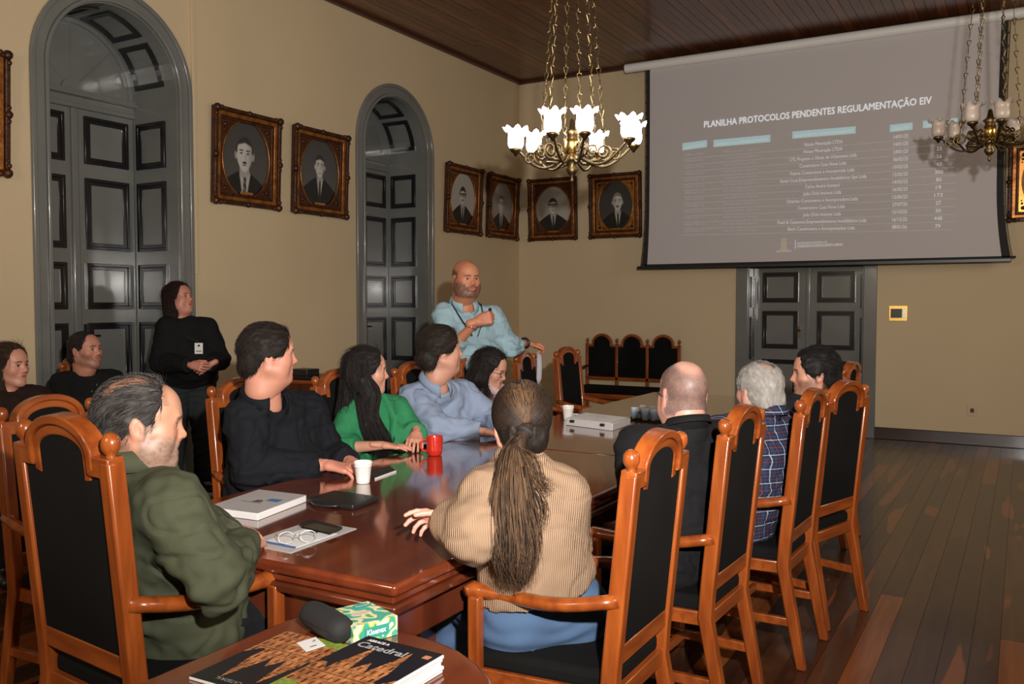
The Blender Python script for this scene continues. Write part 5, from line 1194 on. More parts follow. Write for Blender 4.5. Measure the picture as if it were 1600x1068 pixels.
    if p.get('glasses'):
        g = MB()
        for x in (-1, 1):
            q = [V3(x * 0.033 + 0.023 * math.cos(t_), 0.098 - 0.006 * abs(math.cos(t_)), -0.001 + 0.017 * math.sin(t_)) for t_ in np.linspace(0, 2 * PI, 17)[:-1]]
            g.tube([toW(v[None])[0] - np.array(root.location) for v in q], 0.0018 * p.get('gl', 1), 5, closed=True)
            q = [V3(x * 0.056, 0.092, 0.004), V3(x * 0.074, 0.06, 0.004), V3(x * 0.084, -0.005, 0.002), V3(x * 0.083, -0.02, -0.01)]
            g.tube([toW(v[None])[0] - np.array(root.location) for v in q], 0.0018, 5)
        q = [V3(-0.011, 0.1, 0.002), V3(0, 0.104, 0.005), V3(0.011, 0.1, 0.002)]; g.tube([toW(v[None])[0] - np.array(root.location) for v in q], 0.0018, 5)
        g.build('glasses', M['black'], root, smooth=True)
    return root, p['_']
def collar(c, m, r=0.066, h=0.042, openang=0.5, flare=0.022, drop=0.0, spread=1.0, name='collar', lapel=0.03, thick=0.004, yoff=0.0):
    """turned-down shirt collar round the neck"""
    nb, up, bf, rt = c['nb'], c['up'], c['bf'], c['rt']; cen = nb + up * (0.004 + drop) - bf * (0.012 - yoff); n = 40; vs = []
    rows = 5
    for i in range(n + 1):
        a = PI / 2 + openang + (2 * PI - 2 * openang) * i / n; edge = abs(i / n - 0.5) * 2; e3 = edge ** 6
        d = rt * math.cos(a) + bf * math.sin(a) * 1.05; low = -0.010 * math.cos(a - PI / 2) * 1.6
        top = cen + d * r + up * (h + low * 1.2)
        R_ = [cen + d * (r * 0.98) + up * (low - 0.035), top, cen + d * (r + 0.004) + up * (h + low * 1.2 + 0.003), cen + d * (r + flare * (0.6 + 0.4 * spread)) + up * (h * 0.35 + low * 1.3) , cen + d * (r + flare + 0.006) + up * (low * 1.6 - 0.006 - lapel * e3)]
        vs += R_
    V = np.array(vs); q = []
    for i in range(n):
        for k in range(rows - 1): a = i * rows + k; q.append((a, a + 1, a + rows + 1, a + rows))
    o = put(name, (V, np.array(q)), m, c['root']); sdf = o.modifiers.new('t', 'SOLIDIFY'); sdf.thickness = thick; sdf.offset = 0; return o
def locks(c, guides, n, spread, r, hc, hc2, seed=3, seg=18, wave=0.006, tip=0.2, flat=1.0):
    """long hair: strands following world-space guide polylines, spread (start, end)"""
    rg = np.random.default_rng(seed); out = []
    for g in guides:
        g = np.array(g); m_ = len(g); tt = np.linspace(0, m_ - 1, seg + 1); i = np.minimum(tt.astype(int), m_ - 2); f = (tt - i)[:, None]
        # catmull-rom
        gm = np.vstack([2 * g[0] - g[1], g, 2 * g[-1] - g[-2]]); p0, p1, p2, p3 = gm[i], gm[i + 1], gm[i + 2], gm[i + 3]
        pth = 0.5 * ((2 * p1) + (-p0 + p2) * f + (2 * p0 - 5 * p1 + 4 * p2 - p3) * f ** 2 + (-p0 + 3 * p1 - 3 * p2 + p3) * f ** 3)
        off = rg.normal(0, 1, (n, 3)); off /= np.maximum(1, np.linalg.norm(off, axis=1, keepdims=True) / 1.6)
        sp = np.interp(np.linspace(0, 1, seg + 1), np.linspace(0, 1, len(spread)), spread)
        ph = rg.uniform(0, 6.28, (n, 1)); fr = rg.uniform(4, 9, (n, 1)); s_ = np.linspace(0, 1, seg + 1)[None]
        wv = wave * s_ * np.sin(ph + fr * s_)
        P = pth[None] + off[:, None, :] * sp[None, :, None] * np.array([1, 1, flat]) + wv[..., None] * rg.normal(0, 1, (n, 1, 3))
        L = rg.uniform(0.75, 1.0, (n, 1)); idx = s_ * L * seg; ii = np.minimum(idx.astype(int), seg - 1); ff = (idx - ii)[..., None]; P = np.take_along_axis(P, ii[..., None], 1) * (1 - ff) + np.take_along_axis(P, (ii + 1)[..., None], 1) * ff
        cols = np.array(hc)[None] + (np.array(hc2) - np.array(hc))[None] * rg.uniform(0, 1, (n, 1)) ** 1.6
        out.append(tubes(P, np.interp(np.linspace(0, 1, seg + 1), [0, 0.7, 1], [r, r, r * tip])[None], cols, 3))
    return join(out)
def lock_core(guides, rad, col, h=0.008):
    """solid core under the strands"""
    G = np.concatenate([np.array(g) for g in guides]); s = SDF(G.min(0) - 0.1, G.max(0) + 0.1, h)
    for g, rr in zip(guides, rad):
        for i in range(len(g) - 1): s.cone(g[i], g[i + 1], rr[i], rr[i + 1], 0.02)
    P, Q = s.mesh(); P = relax(P, Q, 1); P = P + vnormals(P, Q) * (0.004 * vnoise(P * np.array([1, 1, .2]), 90, 3))[:, None]
    return P, Q, np.tile(np.array(col), (len(P), 1)) * (0.8 + 0.5 * vnoise(P * np.array([1, 1, .15]), 140, 5))[:, None].clip(0.4, 1.6)
# ================================================================ THE PEOPLE
def D(r, f): return unit(RD * r + FD * f)
GREY = (0.10, 0.10, 0.10)
denim = cloth('blue_denim', (0.075, 0.13, 0.235), 0.9, 0.3, 300)
darkden = cloth('dark_grey_denim', (0.028, 0.030, 0.033), 0.9, 0.3, 300)
blackc = cloth('black_cloth', (0.008, 0.008, 0.009), 0.9, 0.25, 80)
darktr = cloth('dark_trousers', (0.012, 0.012, 0.015), 0.9, 0.25, 80)
# ---- 1 man in the green jacket
p = dict(head=V3(-2.135, 1.635, 1.165), face=D(0.93, 0.36), pitch=-0.08, hip=V3(-2.15, 1.76, 0.55), sR=V3(-1.965, 1.585, 0.96), sL=V3(-2.33, 1.71, 0.96), eR=V3(-1.80, 1.60, 0.785), wR=V3(-1.955, 1.84, 0.80),
         eL=V3(-2.38, 1.82, 0.74), wL=V3(-2.18, 1.93, 0.79), g=1.0, belly=1, skin=(0.50, 0.25, 0.16), fat=1.06, neck=0.062, hvox=0.0034, hs=1.06, hairc=(0.012, 0.010, 0.010), hairc2=(0.13, 0.115, 0.105), brow=(0.05, 0.04, 0.035),
         beard=((0.27, 0.215, 0.18), 0.8, 'mix', 0.003), hair='short', hairline=0.050, hoff=0.007, nst=6500, hlen=0.034, nape=-0.088, hrad=0.0008, hipdir=(0.1, 1.0), armw=1.15, temple=0.028,
         thin=lambda P: 1 - 0.85 * np.clip(sm(-(((P[:, 0] - 0.01) / 0.050) ** 2 + ((P[:, 1] + 0.045) / 0.075) ** 2 - 1), -0.4, 0.3) * (P[:, 2] > 0.05), 0, 1), crown=((0.10, 0.055, 0.04), 'full', 0.45),
         handR=dict(d=(-0.5, 0.8, -0.1), n=(0.3, 0.2, 1), curls=0.35), handL=dict(d=(0.6, 0.3, 0), n=(0, 0, 1), curls=0.3))
r, c = person('seated man with grey beard in olive green jacket, seen from behind at the left foreground', p)
gj = cloth('olive_jacket', (0.066, 0.072, 0.042), 0.8, 0.25, 45)
c['garment']('jacket', gj, 'top', 0.026, vox=0.0075, cuff=(0.92, 0.95), hem=-0.17, wr=0.008, neck=0.05)
collar(c, gj, r=0.074, h=0.050, openang=0.25, flare=0.012, lapel=0.012, drop=0.005, yoff=0.012)
c['garment']('trousers', darktr, 'trousers', 0.0, vox=0.012, top=0.03)
b = MB(); q = c['nb'] + D(0.95, 0.1) * 0.085 + V3(0, 0, 0.012); b.ball(q - np.array(r.location), 0.006, 8); b.build('snap_button', M['steel'], r, smooth=True)
# ---- 2 man in the black coat
p = dict(head=V3(-2.865, 2.85, 1.275), face=D(0.93, 0.34), pitch=0.0, hip=V3(-3.02, 3.0, 0.55), sR=V3(-2.95, 2.79, 0.995), sL=V3(-2.93, 3.15, 1.0), eR=V3(-2.86, 2.74, 0.79), wR=V3(-2.585, 2.90, 0.81),
         eL=V3(-2.85, 3.2, 0.78), wL=V3(-2.62, 3.10, 0.79), g=1.15, belly=1, fat=1.12, neck=0.066, hs=1.06, skin=(0.56, 0.25, 0.17), hairc=(0.008, 0.006, 0.005), hairc2=(0.035, 0.022, 0.016), hair='short', hoff=0.012, hairline=0.082, nst=5000, hlen=0.035, temple=0.040, armw=1.2, hipdir=(1, 0),
         handR=dict(d=(0.86, 0.35, -0.14), n=(0.1, -0.1, 1), curls=(0.22, 0.26, 0.30, 0.34), size=1.08), handL=dict(d=(0.9, -0.5, -0.1), n=(0, 0.2, 1), curls=0.3))
r, c = person('seated heavy man in black coat, face in profile, hand beside the foam cup', p)
bc = cloth('black_coat', (0.0085, 0.0095, 0.013), 0.85, 0.25, 60)
c['garment']('coat', bc, 'top', 0.028, cuff=(0.93, 0.9), hem=-0.12, wr=0.008, sleeve=1.0)
collar(c, bc, r=0.080, h=0.045, openang=0.5, flare=0.02, lapel=0.03)
c['garment']('trousers', darktr, 'trousers', 0.01, vox=0.012)
# ---- 3 woman in the green blazer
hcol = (0.006, 0.005, 0.005)
p = dict(head=V3(-2.93, 3.60, 1.150), face=D(0.965, 0.22), pitch=0.0, fem=1, hs=0.97, hip=V3(-3.03, 3.72, 0.53), sR=V3(-3.00, 3.56, 0.925), sL=V3(-2.95, 3.85, 0.93), eR=V3(-2.985, 3.43, 0.775), wR=V3(-2.745, 3.49, 0.80),
         eL=V3(-2.83, 3.86, 0.80), wL=V3(-2.665, 3.66, 0.845), g=0.95, skin=(0.56, 0.28, 0.19), neck=0.046, hair='long', longhair=1, hoff=0.013, hairc=hcol, hairc2=(0.03, 0.022, 0.02), hairline=0.074, temple=0.022, nape=-0.11, nst=1500, hlen=0.07, hipdir=(1, 0), armw=0.95,
         nails=(0.03, 0.008, 0.01), handR=dict(d=(0.87, 0.5, -0.08), n=(0, 0, 1), curls=(0.08, 0.1, 0.12, 0.15)), handL=dict(d=(0.55, -0.78, -0.35), n=(0.3, -0.2, 1), curls=(0.35, 0.38, 0.42, 0.45)))
r, c = person('seated woman with long black hair in a bright green blazer', p)
gb = cloth('green_blazer', (0.032, 0.23, 0.095), 0.75, 0.2, 50)
c['garment']('top', blackc, 'top', 0.012, vox=0.010, cuff=(0, 0), hem=-0.05, open=True, neck=0.0)
nbv, upv, bfv, rtv = c['nb'], c['up'], c['bf'], c['rt']
def vcut(s): s.cone(nbv + upv * 0.03 + bfv * 0.10, nbv - upv * 0.26 + bfv * 0.20, 0.066, 0.012, 0.0, 'sub')
c['garment']('blazer', gb, 'top', 0.022, cuff=(0.45, 0.45), hem=-0.10, wr=0.0045, extra=[vcut], sleeve=1.05, cuffw=1.12)
b = MB()
for sgn in (-1, 1):
    a0 = nbv + rtv * sgn * 0.075 + upv * 0.035 - bfv * 0.02
    pts = [a0, a0 + rtv * sgn * 0.012 + bfv * 0.07 - upv * 0.03, nbv + rtv * sgn * 0.10 + bfv * 0.125 - upv * 0.10, nbv + rtv * sgn * 0.045 + bfv * 0.17 - upv * 0.22, nbv + rtv * sgn * 0.015 + bfv * 0.175 - upv * 0.27]
    b.tube([q - np.array(r.location) for q in pts], [0.016, 0.024, 0.030, 0.018, 0.006], 8, sq=(0.9, 0.35))
b.build('lapel', gb, r, smooth=True)
tw = c['toW']; g1 = [tw(V3(x, y, z)[None])[0] for x, y, z in ((0.075, -0.02, 0.05), (0.088, -0.03, -0.03), (0.085, -0.035, -0.10))]
rs = V3(*RD); 
gl = []
for (dx, dy, e) in ((0.088, -0.02, (0.10, 0.02)), (0.080, -0.055, (0.075, -0.01)), (0.06, -0.08, (0.05, -0.04)), (0.0, -0.11, (0.0, -0.09)), (-0.06, -0.08, (-0.06, -0.06))):
    a = tw(V3(dx * .75, dy, 0.07)[None])[0]; m1 = tw(V3(dx, dy, -0.03)[None])[0]
    if dx > 0.03: k1 = tw(V3(dx * 1.05, dy + 0.045, -0.11)[None])[0]; k2 = nbv + rtv * 0.07 + bfv * (0.135 + dy * .3) - upv * (0.06 + 0.1 * dx); k3 = nbv + rtv * 0.03 + bfv * (0.185 + dy * .2) - upv * 0.19; k4 = k3 - upv * 0.07 + bfv * 0.01 - rtv * 0.02
    else: k1 = tw(V3(dx, dy, -0.10)[None])[0]; k2 = k1 - V3(0, 0, 0.06); k3 = k2 - V3(0, 0, 0.06); k4 = k3 - V3(0, 0, 0.03)
    gl.append([a, m1, k1, k2, k3, k4])
core = lock_core([g[1:] for g in gl], [(0.03, 0.03, 0.032, 0.032, 0.016)] * 5, hcol)
st = locks(c, gl, 330, (0.016, 0.022, 0.026, 0.036, 0.042), 0.0012, hcol, (0.035, 0.025, 0.022), wave=0.01)
V, Fq, Cc = join(c['hairparts'] + [core, st]); put('hair', (V, Fq, Cc), M['hair'], r)
c['garment']('trousers', darktr, 'trousers', 0.01, vox=0.012)
# ---- 4 man in the light blue shirt
p = dict(head=V3(-2.84, 4.15, 1.235), face=D(0.95, 0.26), pitch=0.03, hip=V3(-3.02, 4.36, 0.55), sR=V3(-2.98, 4.07, 0.97), sL=V3(-2.87, 4.40, 0.97), eR=V3(-2.76, 3.985, 0.82), wR=V3(-2.545, 4.13, 0.80),
         eL=V3(-2.73, 4.5, 0.82), wL=V3(-2.52, 4.30, 0.80), g=1.1, belly=1, fat=1.08, neck=0.062, hs=1.05, skin=(0.54, 0.27, 0.19), hairc=(0.012, 0.008, 0.006), hairc2=(0.04, 0.025, 0.018), hair='wavy', hoff=0.016, hairline=0.080, nst=5000, hlen=0.04, temple=0.034, nape=-0.10, armw=1.15, hipdir=(1, 0),
         handR=dict(d=(0.9, 0.4, -0.1), n=(0, 0, 1), curls=0.3), handL=dict(d=(0.9, -0.3, -0.1), n=(0, 0, 1), curls=0.3))
r, c = person('seated man with wavy dark hair in a light blue shirt, leaning on the table', p)
bs = cloth('light_blue_shirt', (0.27, 0.335, 0.47), 0.8, 0.25, 40)
c['garment']('shirt', bs, 'top', 0.022, cuff=(0.9, 0.9), hem=-0.12, wr=0.008, sleeve=1.02)
collar(c, bs, r=0.070, h=0.040, openang=0.35, flare=0.022, lapel=0.03)
c['garment']('trousers', darktr, 'trousers', 0.01, vox=0.014)
# ---- 5 woman in the pink jacket
hcol = (0.008, 0.006, 0.006)
p = dict(head=V3(-2.915, 4.80, 1.085), face=D(0.88, -0.30), pitch=-0.30, fem=1, hs=0.98, hip=V3(-3.0, 4.95, 0.52), sR=V3(-2.985, 4.78, 0.875), sL=V3(-2.93, 5.07, 0.875), eR=V3(-2.93, 4.68, 0.68), wR=V3(-2.72, 4.82, 0.68),
         eL=V3(-2.84, 5.12, 0.68), wL=V3(-2.70, 4.93, 0.70), g=0.98, skin=(0.54, 0.27, 0.19), neck=0.046, hair='long', longhair=1, hoff=0.014, hairc=hcol, hairc2=(0.03, 0.02, 0.017), hairline=0.074, temple=0.026, nape=-0.11, nst=1300, hlen=0.07, hipdir=(1, 0), glasses=1,
         handR=dict(curls=0.5), handL=dict(curls=0.5))
r, c = person('seated woman with black glasses and long dark hair in dusty pink jacket', p)
pk = cloth('pink_jacket', (0.34, 0.135, 0.125), 0.85, 0.25, 50)
nb2, up2, bf2, rt2 = c['nb'], c['up'], c['bf'], c['rt']
c['garment']('jacket', pk, 'top', 0.026, cuff=(0.9, 0.9), hem=-0.1, wr=0.005)
b = MB(); o_ = np.array(r.location)
b.tube([nb2 + d_ - o_ for d_ in (up2 * 0.05 - bf2 * 0.075, up2 * 0.045 + rt2 * 0.08, up2 * 0.02 + bf2 * 0.09 + rt2 * 0.05, -up2 * 0.01 + bf2 * 0.125, up2 * 0.02 + bf2 * 0.09 - rt2 * 0.05, up2 * 0.045 - rt2 * 0.08)], 0.028, 10, closed=True)
for s_ in (-1, 1): b.tube([nb2 + bf2 * 0.11 - up2 * 0.01 + rt2 * s_ * 0.02 - o_, nb2 + bf2 * 0.15 - up2 * 0.12 + rt2 * s_ * 0.035 - o_, nb2 + bf2 * 0.165 - up2 * 0.27 + rt2 * s_ * 0.04 - o_], [0.03, 0.04, 0.034], 10, sq=(1, 0.5))
b.build('scarf', cloth('pale_pink_scarf', (0.55, 0.38, 0.37), 0.9, 0.4, 70), r, smooth=True)
tw = c['toW']; gl = []
for (dx, dy, ey) in ((0.080, 0.0, 0.09), (0.085, -0.045, 0.05), (0.06, -0.09, 0.0), (0.0, -0.11, -0.06), (-0.07, -0.08, -0.04), (-0.085, -0.03, 0.06)):
    a = tw(V3(dx * .7, dy, 0.08)[None])[0]; m1 = tw(V3(dx, dy, -0.03)[None])[0]; k1 = tw(V3(dx * 1.15, dy, -0.11)[None])[0]
    k2 = k1 * [1, 1, 0] + [0, 0, nb2[2] + 0.01] + bf2 * ey * .5 + rt2 * dx * .5; k3 = k2 - up2 * 0.09 + bf2 * ey * .4; gl.append([a, m1, k1, k2, k3])
core = lock_core([g[1:] for g in gl], [(0.028, 0.032, 0.03, 0.014)] * 6, hcol)
st = locks(c, gl, 260, (0.015, 0.022, 0.028, 0.04), 0.0013, hcol, (0.03, 0.02, 0.017), wave=0.014)
V, Fq, Cc = join(c['hairparts'] + [core, st]); put('hair', (V, Fq, Cc), M['hair'], r)
c['garment']('trousers', darktr, 'trousers', 0.01, vox=0.014)
# ---- 6 presenter
rs_ = pt(695, 493, 6.25); ls_ = pt(770, 497, 6.38)
hp_ = pt(737, 600, 6.35); hp_[2] = 0.93
p = dict(head=pt(728, 436, 6.22), face=D(0.45, -0.80), pitch=-0.03, hip=hp_, stand=1, sR=rs_, sL=ls_, eR=pt(702, 547, 6.08), wR=pt(745, 502, 5.98), eL=pt(795, 542, 6.38), wL=pt(823, 535, 6.62), L1=0.33, L2=0.28,
         g=1.16, belly=1, fat=1.14, neck=0.072, hs=1.08, skin=(0.46, 0.185, 0.10), beard=((0.030, 0.025, 0.024), 0.9, 0, 0.004), crown=((0.02, 0.016, 0.014), 'ring', 0.85), baldz=0.055, hairc=(0.02, 0.015, 0.012), armw=1.15, hvox=0.0036,
         handR=dict(d=D(0.75, 0.1) + V3(0, 0, 0.30), n=D(0.3, -0.85) + V3(0, 0, 0.25), curls=(0.95, 1.0, 1.0, 1.0), spread=0.02, th=(0.3, 0.5), size=1.1, thumb=-1), handL=dict(d=D(0.9, 0.1) + V3(0, 0, -0.15), n=(0, 0, 1), curls=(0.6, 0.7, 0.75, 0.8), size=1.1, thumb=1))
r, c = person('standing bald bearded man in light blue shirt presenting with a remote pointer', p)
ls = cloth('pale_blue_shirt', (0.30, 0.44, 0.50), 0.8, 0.25, 45)
c['garment']('shirt', ls, 'top', 0.022, cuff=(0.42, 0.40), hem=-0.18, wr=0.009, sleeve=0.98, cuffw=1.15)
collar(c, ls, r=0.080, h=0.044, openang=0.42, flare=0.022, lapel=0.035)
c['garment']('trousers', darktr, 'trousers', 0.01, vox=0.014)
b = MB(); o_ = np.array(r.location); nb_, up_, bf_, rt_ = c['nb'], c['up'], c['bf'], c['rt']
for s_ in (-1, 1): b.tube([nb_ - bf_ * 0.05 + rt_ * s_ * 0.075 + up_ * 0.045 - o_, nb_ + rt_ * s_ * 0.11 + bf_ * 0.05 + up_ * 0.005 - o_, nb_ + rt_ * s_ * 0.08 + bf_ * 0.155 - up_ * 0.09 - o_, nb_ + rt_ * s_ * 0.02 + bf_ * 0.205 - up_ * 0.20 - o_], 0.009, 6, sq=(1, 0.3))
b.build('lanyard', M['blackmatte'], r)
wl_ = c['arms'][1]; b = MB(); ax = unit(wl_[3] - wl_[2]); cc_ = wl_[3] - ax * 0.03; e1 = unit(np.cross(ax, (0, 0, 1))); e2 = np.cross(e1, ax)
b.tube([cc_ + (e1 * math.cos(t_) + e2 * math.sin(t_)) * 0.034 - o_ for t_ in np.linspace(0, 2 * PI, 17)[:-1]], 0.011, 8, closed=True); b.ball(cc_ + e2 * 0.036 - o_, (0.018, 0.018, 0.008), 10); b.build('wristwatch', M['black'], r, smooth=True)
wl_ = c['arms'][0]; b = MB(); ax = unit(wl_[3] - wl_[2]); cc_ = wl_[3] - ax * 0.04; e1 = unit(np.cross(ax, (0, 0, 1))); e2 = np.cross(e1, ax)
b.tube([cc_ + (e1 * math.cos(t_) + e2 * math.sin(t_)) * 0.036 - o_ for t_ in np.linspace(0, 2 * PI, 17)[:-1]], 0.004, 6, closed=True); b.build('bracelet', M['steel'], r, smooth=True)
pp = wl_[3] + D(0.75, 0.1) * 0.085 - D(0.3, -0.85) * 0.02 + V3(0, 0, 0.035)
t = thing('remote_pointer', 'small black remote pointer held up in the presenter\'s fist', 'remote', pp); MB().tube([(0, 0, -0.05), tuple(D(0.25, 0) * 0.012 + V3(0, 0, 0.055))], 0.011, 8).build('pointer_body', M['black'], t, smooth=True); MB().ball(tuple(D(0.3, -0.9) * 0.011 + V3(0, 0, 0.02)), 0.004, 8).build('button', M['steel'], t)
# ---- 7 woman in the beige sweater
hd7 = pt(814, 664, 2.70)
p = dict(head=hd7, face=D(-0.16, 0.95), pitch=-0.05, fem=1, hs=1.0, hip=V3(-1.265, 2.39, 0.545), sR=pt(872, 776, 2.68), sL=pt(765, 778, 2.57), eL=pt(742, 838, 2.46), wL=pt(706, 815, 2.60), eR=pt(885, 850, 2.85), wR=pt(810, 830, 2.92),
         g=0.97, skin=(0.60, 0.32, 0.24), neck=0.050, hair='pony', longhair=1, hoff=0.011, hairc=(0.016, 0.010, 0.007), hairc2=(0.19, 0.115, 0.062), hairline=0.064, temple=0.03, nape=-0.085, nst=0, hipdir=(-1.0, 0.75), nobust=1,
         handL=dict(d=D(-0.95, 0.28) + V3(0, 0, 0.02), n=D(0.2, 0.5) + V3(0, 0, 0.8), curls=(0.30, 0.42, 0.55, 0.6), spread=0.16, th=(0.7, 0.5), thumb=-1), handR=dict(curls=0.4))
r, c = person('seated woman seen from behind with long ponytail, beige ribbed sweater and jeans', p)
bg = cloth('beige_ribbed_knit', (0.36, 0.235, 0.15), 0.95, 0.75, 60, wv=((0, 0.08, -YAW), 55, 0.25), dn=0.03)
nb7, up7, bf7, rt7 = c['nb'], c['up'], c['bf'], c['rt']
def bulk(s):
    s.cone(nb7 + up7 * 0.0, nb7 + up7 * 0.03, 0.070, 0.064, 0.03)
    s.plane(nb7 + up7 * 0.05, up7, 0, rad=0.16)
    el = c['arms'][1][2]; s.cone(c['arms'][1][1] - up7 * 0.05, el + V3(0, 0, 0.02), 0.070, 0.066, 0.05)
c['garment']('sweater', bg, 'top', 0.030, vox=0.0075, cuff=(0.55, 0.95), hem=0.105, wr=0.004, extra=[bulk], open=False, sleeve=1.12, cuffw=1.3)
b = MB(); o_ = np.array(r.location); cn = nb7 + up7 * 0.03
b.tube([cn + (rt7 * math.cos(t_) + bf7 * math.sin(t_)) * 0.068 - o_ for t_ in np.linspace(0, 2 * PI, 21)[:-1]], 0.02, 8, closed=True, sq=(1.2, 0.7)); b.build('roll_neck', bg, r, smooth=True)
jn = c['garment']('trousers', denim, 'trousers', 0.014, vox=0.009, top=0.135)
# back pocket seams and waistband stitching on the jeans
hb7 = c['hp']; b = MB()
for s_ in (-1, 1):
    ctr = hb7 + c['hr'] * s_ * 0.085 - c['hf'] * 0.124 - V3(0, 0, 0.005)
    b.tube([ctr + c['hr'] * a_ * 0.055 - V3(0, 0, z_) + c['hf'] * (0.012 * (a_ ** 2) + 0.25 * max(0, z_)) - o_ for a_, z_ in ((-1, -0.05), (-0.93, 0.03), (0, 0.055), (0.93, 0.03), (1, -0.05))], 0.0022, 5)
b.build('pocket_seam', cloth('denim_seam', (0.05, 0.09, 0.17), 0.9), r)
# hair drawn back into the ponytail
Rh = c['R']; tw = c['toW']; tie = V3(-0.005, -0.128, 0.0)
P, Q, cc0 = c['hairparts'][0]; rg = np.random.default_rng(11)
ns = 3200; th_ = rg.uniform(-PI, PI, ns); ph = rg.uniform(0.05, 1.0, ns)
starts = []
e0 = V3(0, -0.020, 0.036); er = V3(0.089, 0.111, 0.100)
front = np.stack([np.sin(th_) * np.cos((ph - 0.45) * 1.5), np.cos(th_ * 0.52) * 1.0, np.cos(th_) * 0.9], -1)
dirs = np.stack([np.sin(th_), 0.15 + 0.75 * np.cos(th_ * 0.6) * ph, np.cos(th_)], -1); dirs /= np.linalg.norm(dirs, axis=1, keepdims=True)
td = unit((tie - e0) / er); paths = []
for k in range(13):
    f = (k / 12); w_ = dirs * (1 - f) + td[None] * f * 1.0; w_ = w_ / np.linalg.norm(w_, axis=1, keepdims=True); rr = 1.012 + 0.02 * math.sin(f * PI) - 0.0 + 0.03 * (f > 0.93) + rg.normal(0, 0.004, (ns, 1))
    paths.append(e0[None] + w_ * er[None] * rr)
paths = np.stack(paths, 1)
zz = paths[:, :, 2]; low = paths[:, 0, 2] > -0.075; paths = paths[low]; 
cA, cB = np.array((0.010, 0.006, 0.005)), np.array((0.20, 0.11, 0.055))
hl = np.clip(np.exp(-((th_[low] + 0.12) / 0.42) ** 2) * 1.0, 0, 1)[:, None]     # highlighted strands run over the crown
colr = cA[None] + (cB - cA)[None] * (rg.uniform(0, 1, (len(paths), 1)) ** 1.2 * (0.10 + 0.62 * hl))
W_ = (paths.reshape(-1, 3) @ Rh.T * 1.0 + c['hd'][None]).reshape(paths.shape)
scalp = tubes(W_, np.full((1, 13), 0.0010), colr, 3)
tw1 = lambda v: tw(np.array(v)[None])[0]; T0 = tw1(tie)
pony = []
def px_(x, y, z): return pt(x, y, z + 0.075)
for (dx, zo) in ((-12, 0.0), (0, -0.02), (12, 0.0)):
    pony.append([T0, px_(803 + dx * .5, 705, 2.46 + zo), px_(800 + dx * .9, 745, 2.40 + zo), px_(801 + dx * 1.3, 800, 2.36 + zo), px_(806 + dx * 1.6, 850, 2.33 + zo), px_(806 + dx * 1.2, 890, 2.32 + zo), px_(812 + dx * .6, 918, 2.32 + zo)])
core = lock_core([g for g in pony], [(0.012, 0.016, 0.020, 0.022, 0.018, 0.012, 0.004)] * 3, (0.03, 0.018, 0.011), h=0.006)
st = locks(c, pony, 700, (0.007, 0.013, 0.020, 0.022, 0.019, 0.010), 0.0010, (0.012, 0.007, 0.005), (0.17, 0.095, 0.05), wave=0.012, seg=24)
side = [[px_(812, 700, 2.44), px_(830, 730, 2.38), px_(850, 762, 2.37), px_(872, 768, 2.37)], [px_(812, 705, 2.44), px_(835, 760, 2.37), px_(850, 800, 2.36), px_(836, 850, 2.36)], [px_(795, 705, 2.44), px_(775, 760, 2.38), px_(772, 820, 2.36), px_(792, 880, 2.34)], [px_(812, 700, 2.44), px_(838, 720, 2.38), px_(848, 752, 2.37), px_(866, 756, 2.37)]]
st2 = locks(c, side, 26, (0.002, 0.006, 0.008, 0.006), 0.0009, (0.03, 0.018, 0.010), (0.20, 0.11, 0.06), wave=0.01)
capc = (P, Q, np.tile(np.array((0.012, 0.008, 0.006)), (len(P), 1)))
V, Fq, Cc = join([capc, scalp, core, st, st2]); put('hair', (V, Fq, Cc), M['hair'], r)
b = MB(); dT = unit(px_(803, 705, 2.46) - T0); e1 = unit(np.cross(dT, (1, 0, 0))); e2 = np.cross(dT, e1)
b.tube([T0 + dT * 0.012 + (e1 * math.cos(t_) + e2 * math.sin(t_)) * 0.020 - o_ for t_ in np.linspace(0, 2 * PI, 17)[:-1]], 0.008, 8, closed=True); b.build('hair_tie', M['blackmatte'], r, smooth=True)
# ---- 8 bald man in black
p = dict(head=pt(1068, 617, 3.33), face=D(-0.22, 0.95), pitch=0.0, hip=V3(-1.13, 3.16, 0.55), sL=V3(-1.235, 3.09, 0.965), sR=V3(-0.985, 3.33, 0.965), wL=V3(-1.36, 3.22, 0.63), wR=V3(-1.30, 3.40, 0.63), g=1.02, fat=1.1, neck=0.066, hs=1.04, skin=(0.58, 0.30, 0.225),
         crown=((0.075, 0.062, 0.060), 'spot', 0.8), hairc=(0.06, 0.05, 0.045), glasses=1, hipdir=(-1, 0.1), armw=1.1, hvox=0.0036)
r, c = person('seated bald man with clipped grey hair and glasses in black shirt, from behind', p)
bt = cloth('black_shirt', (0.0095, 0.0095, 0.0105), 0.88, 0.3, 60); c['garment']('shirt', bt, 'top', 0.022, cuff=(0.5, 0.5), hem=-0.14, wr=0.006, neck=0.03)
collar(c, bt, r=0.074, h=0.020, openang=0.3, flare=0.008, lapel=0.0)
c['garment']('trousers', darktr, 'trousers', 0.01, vox=0.012)
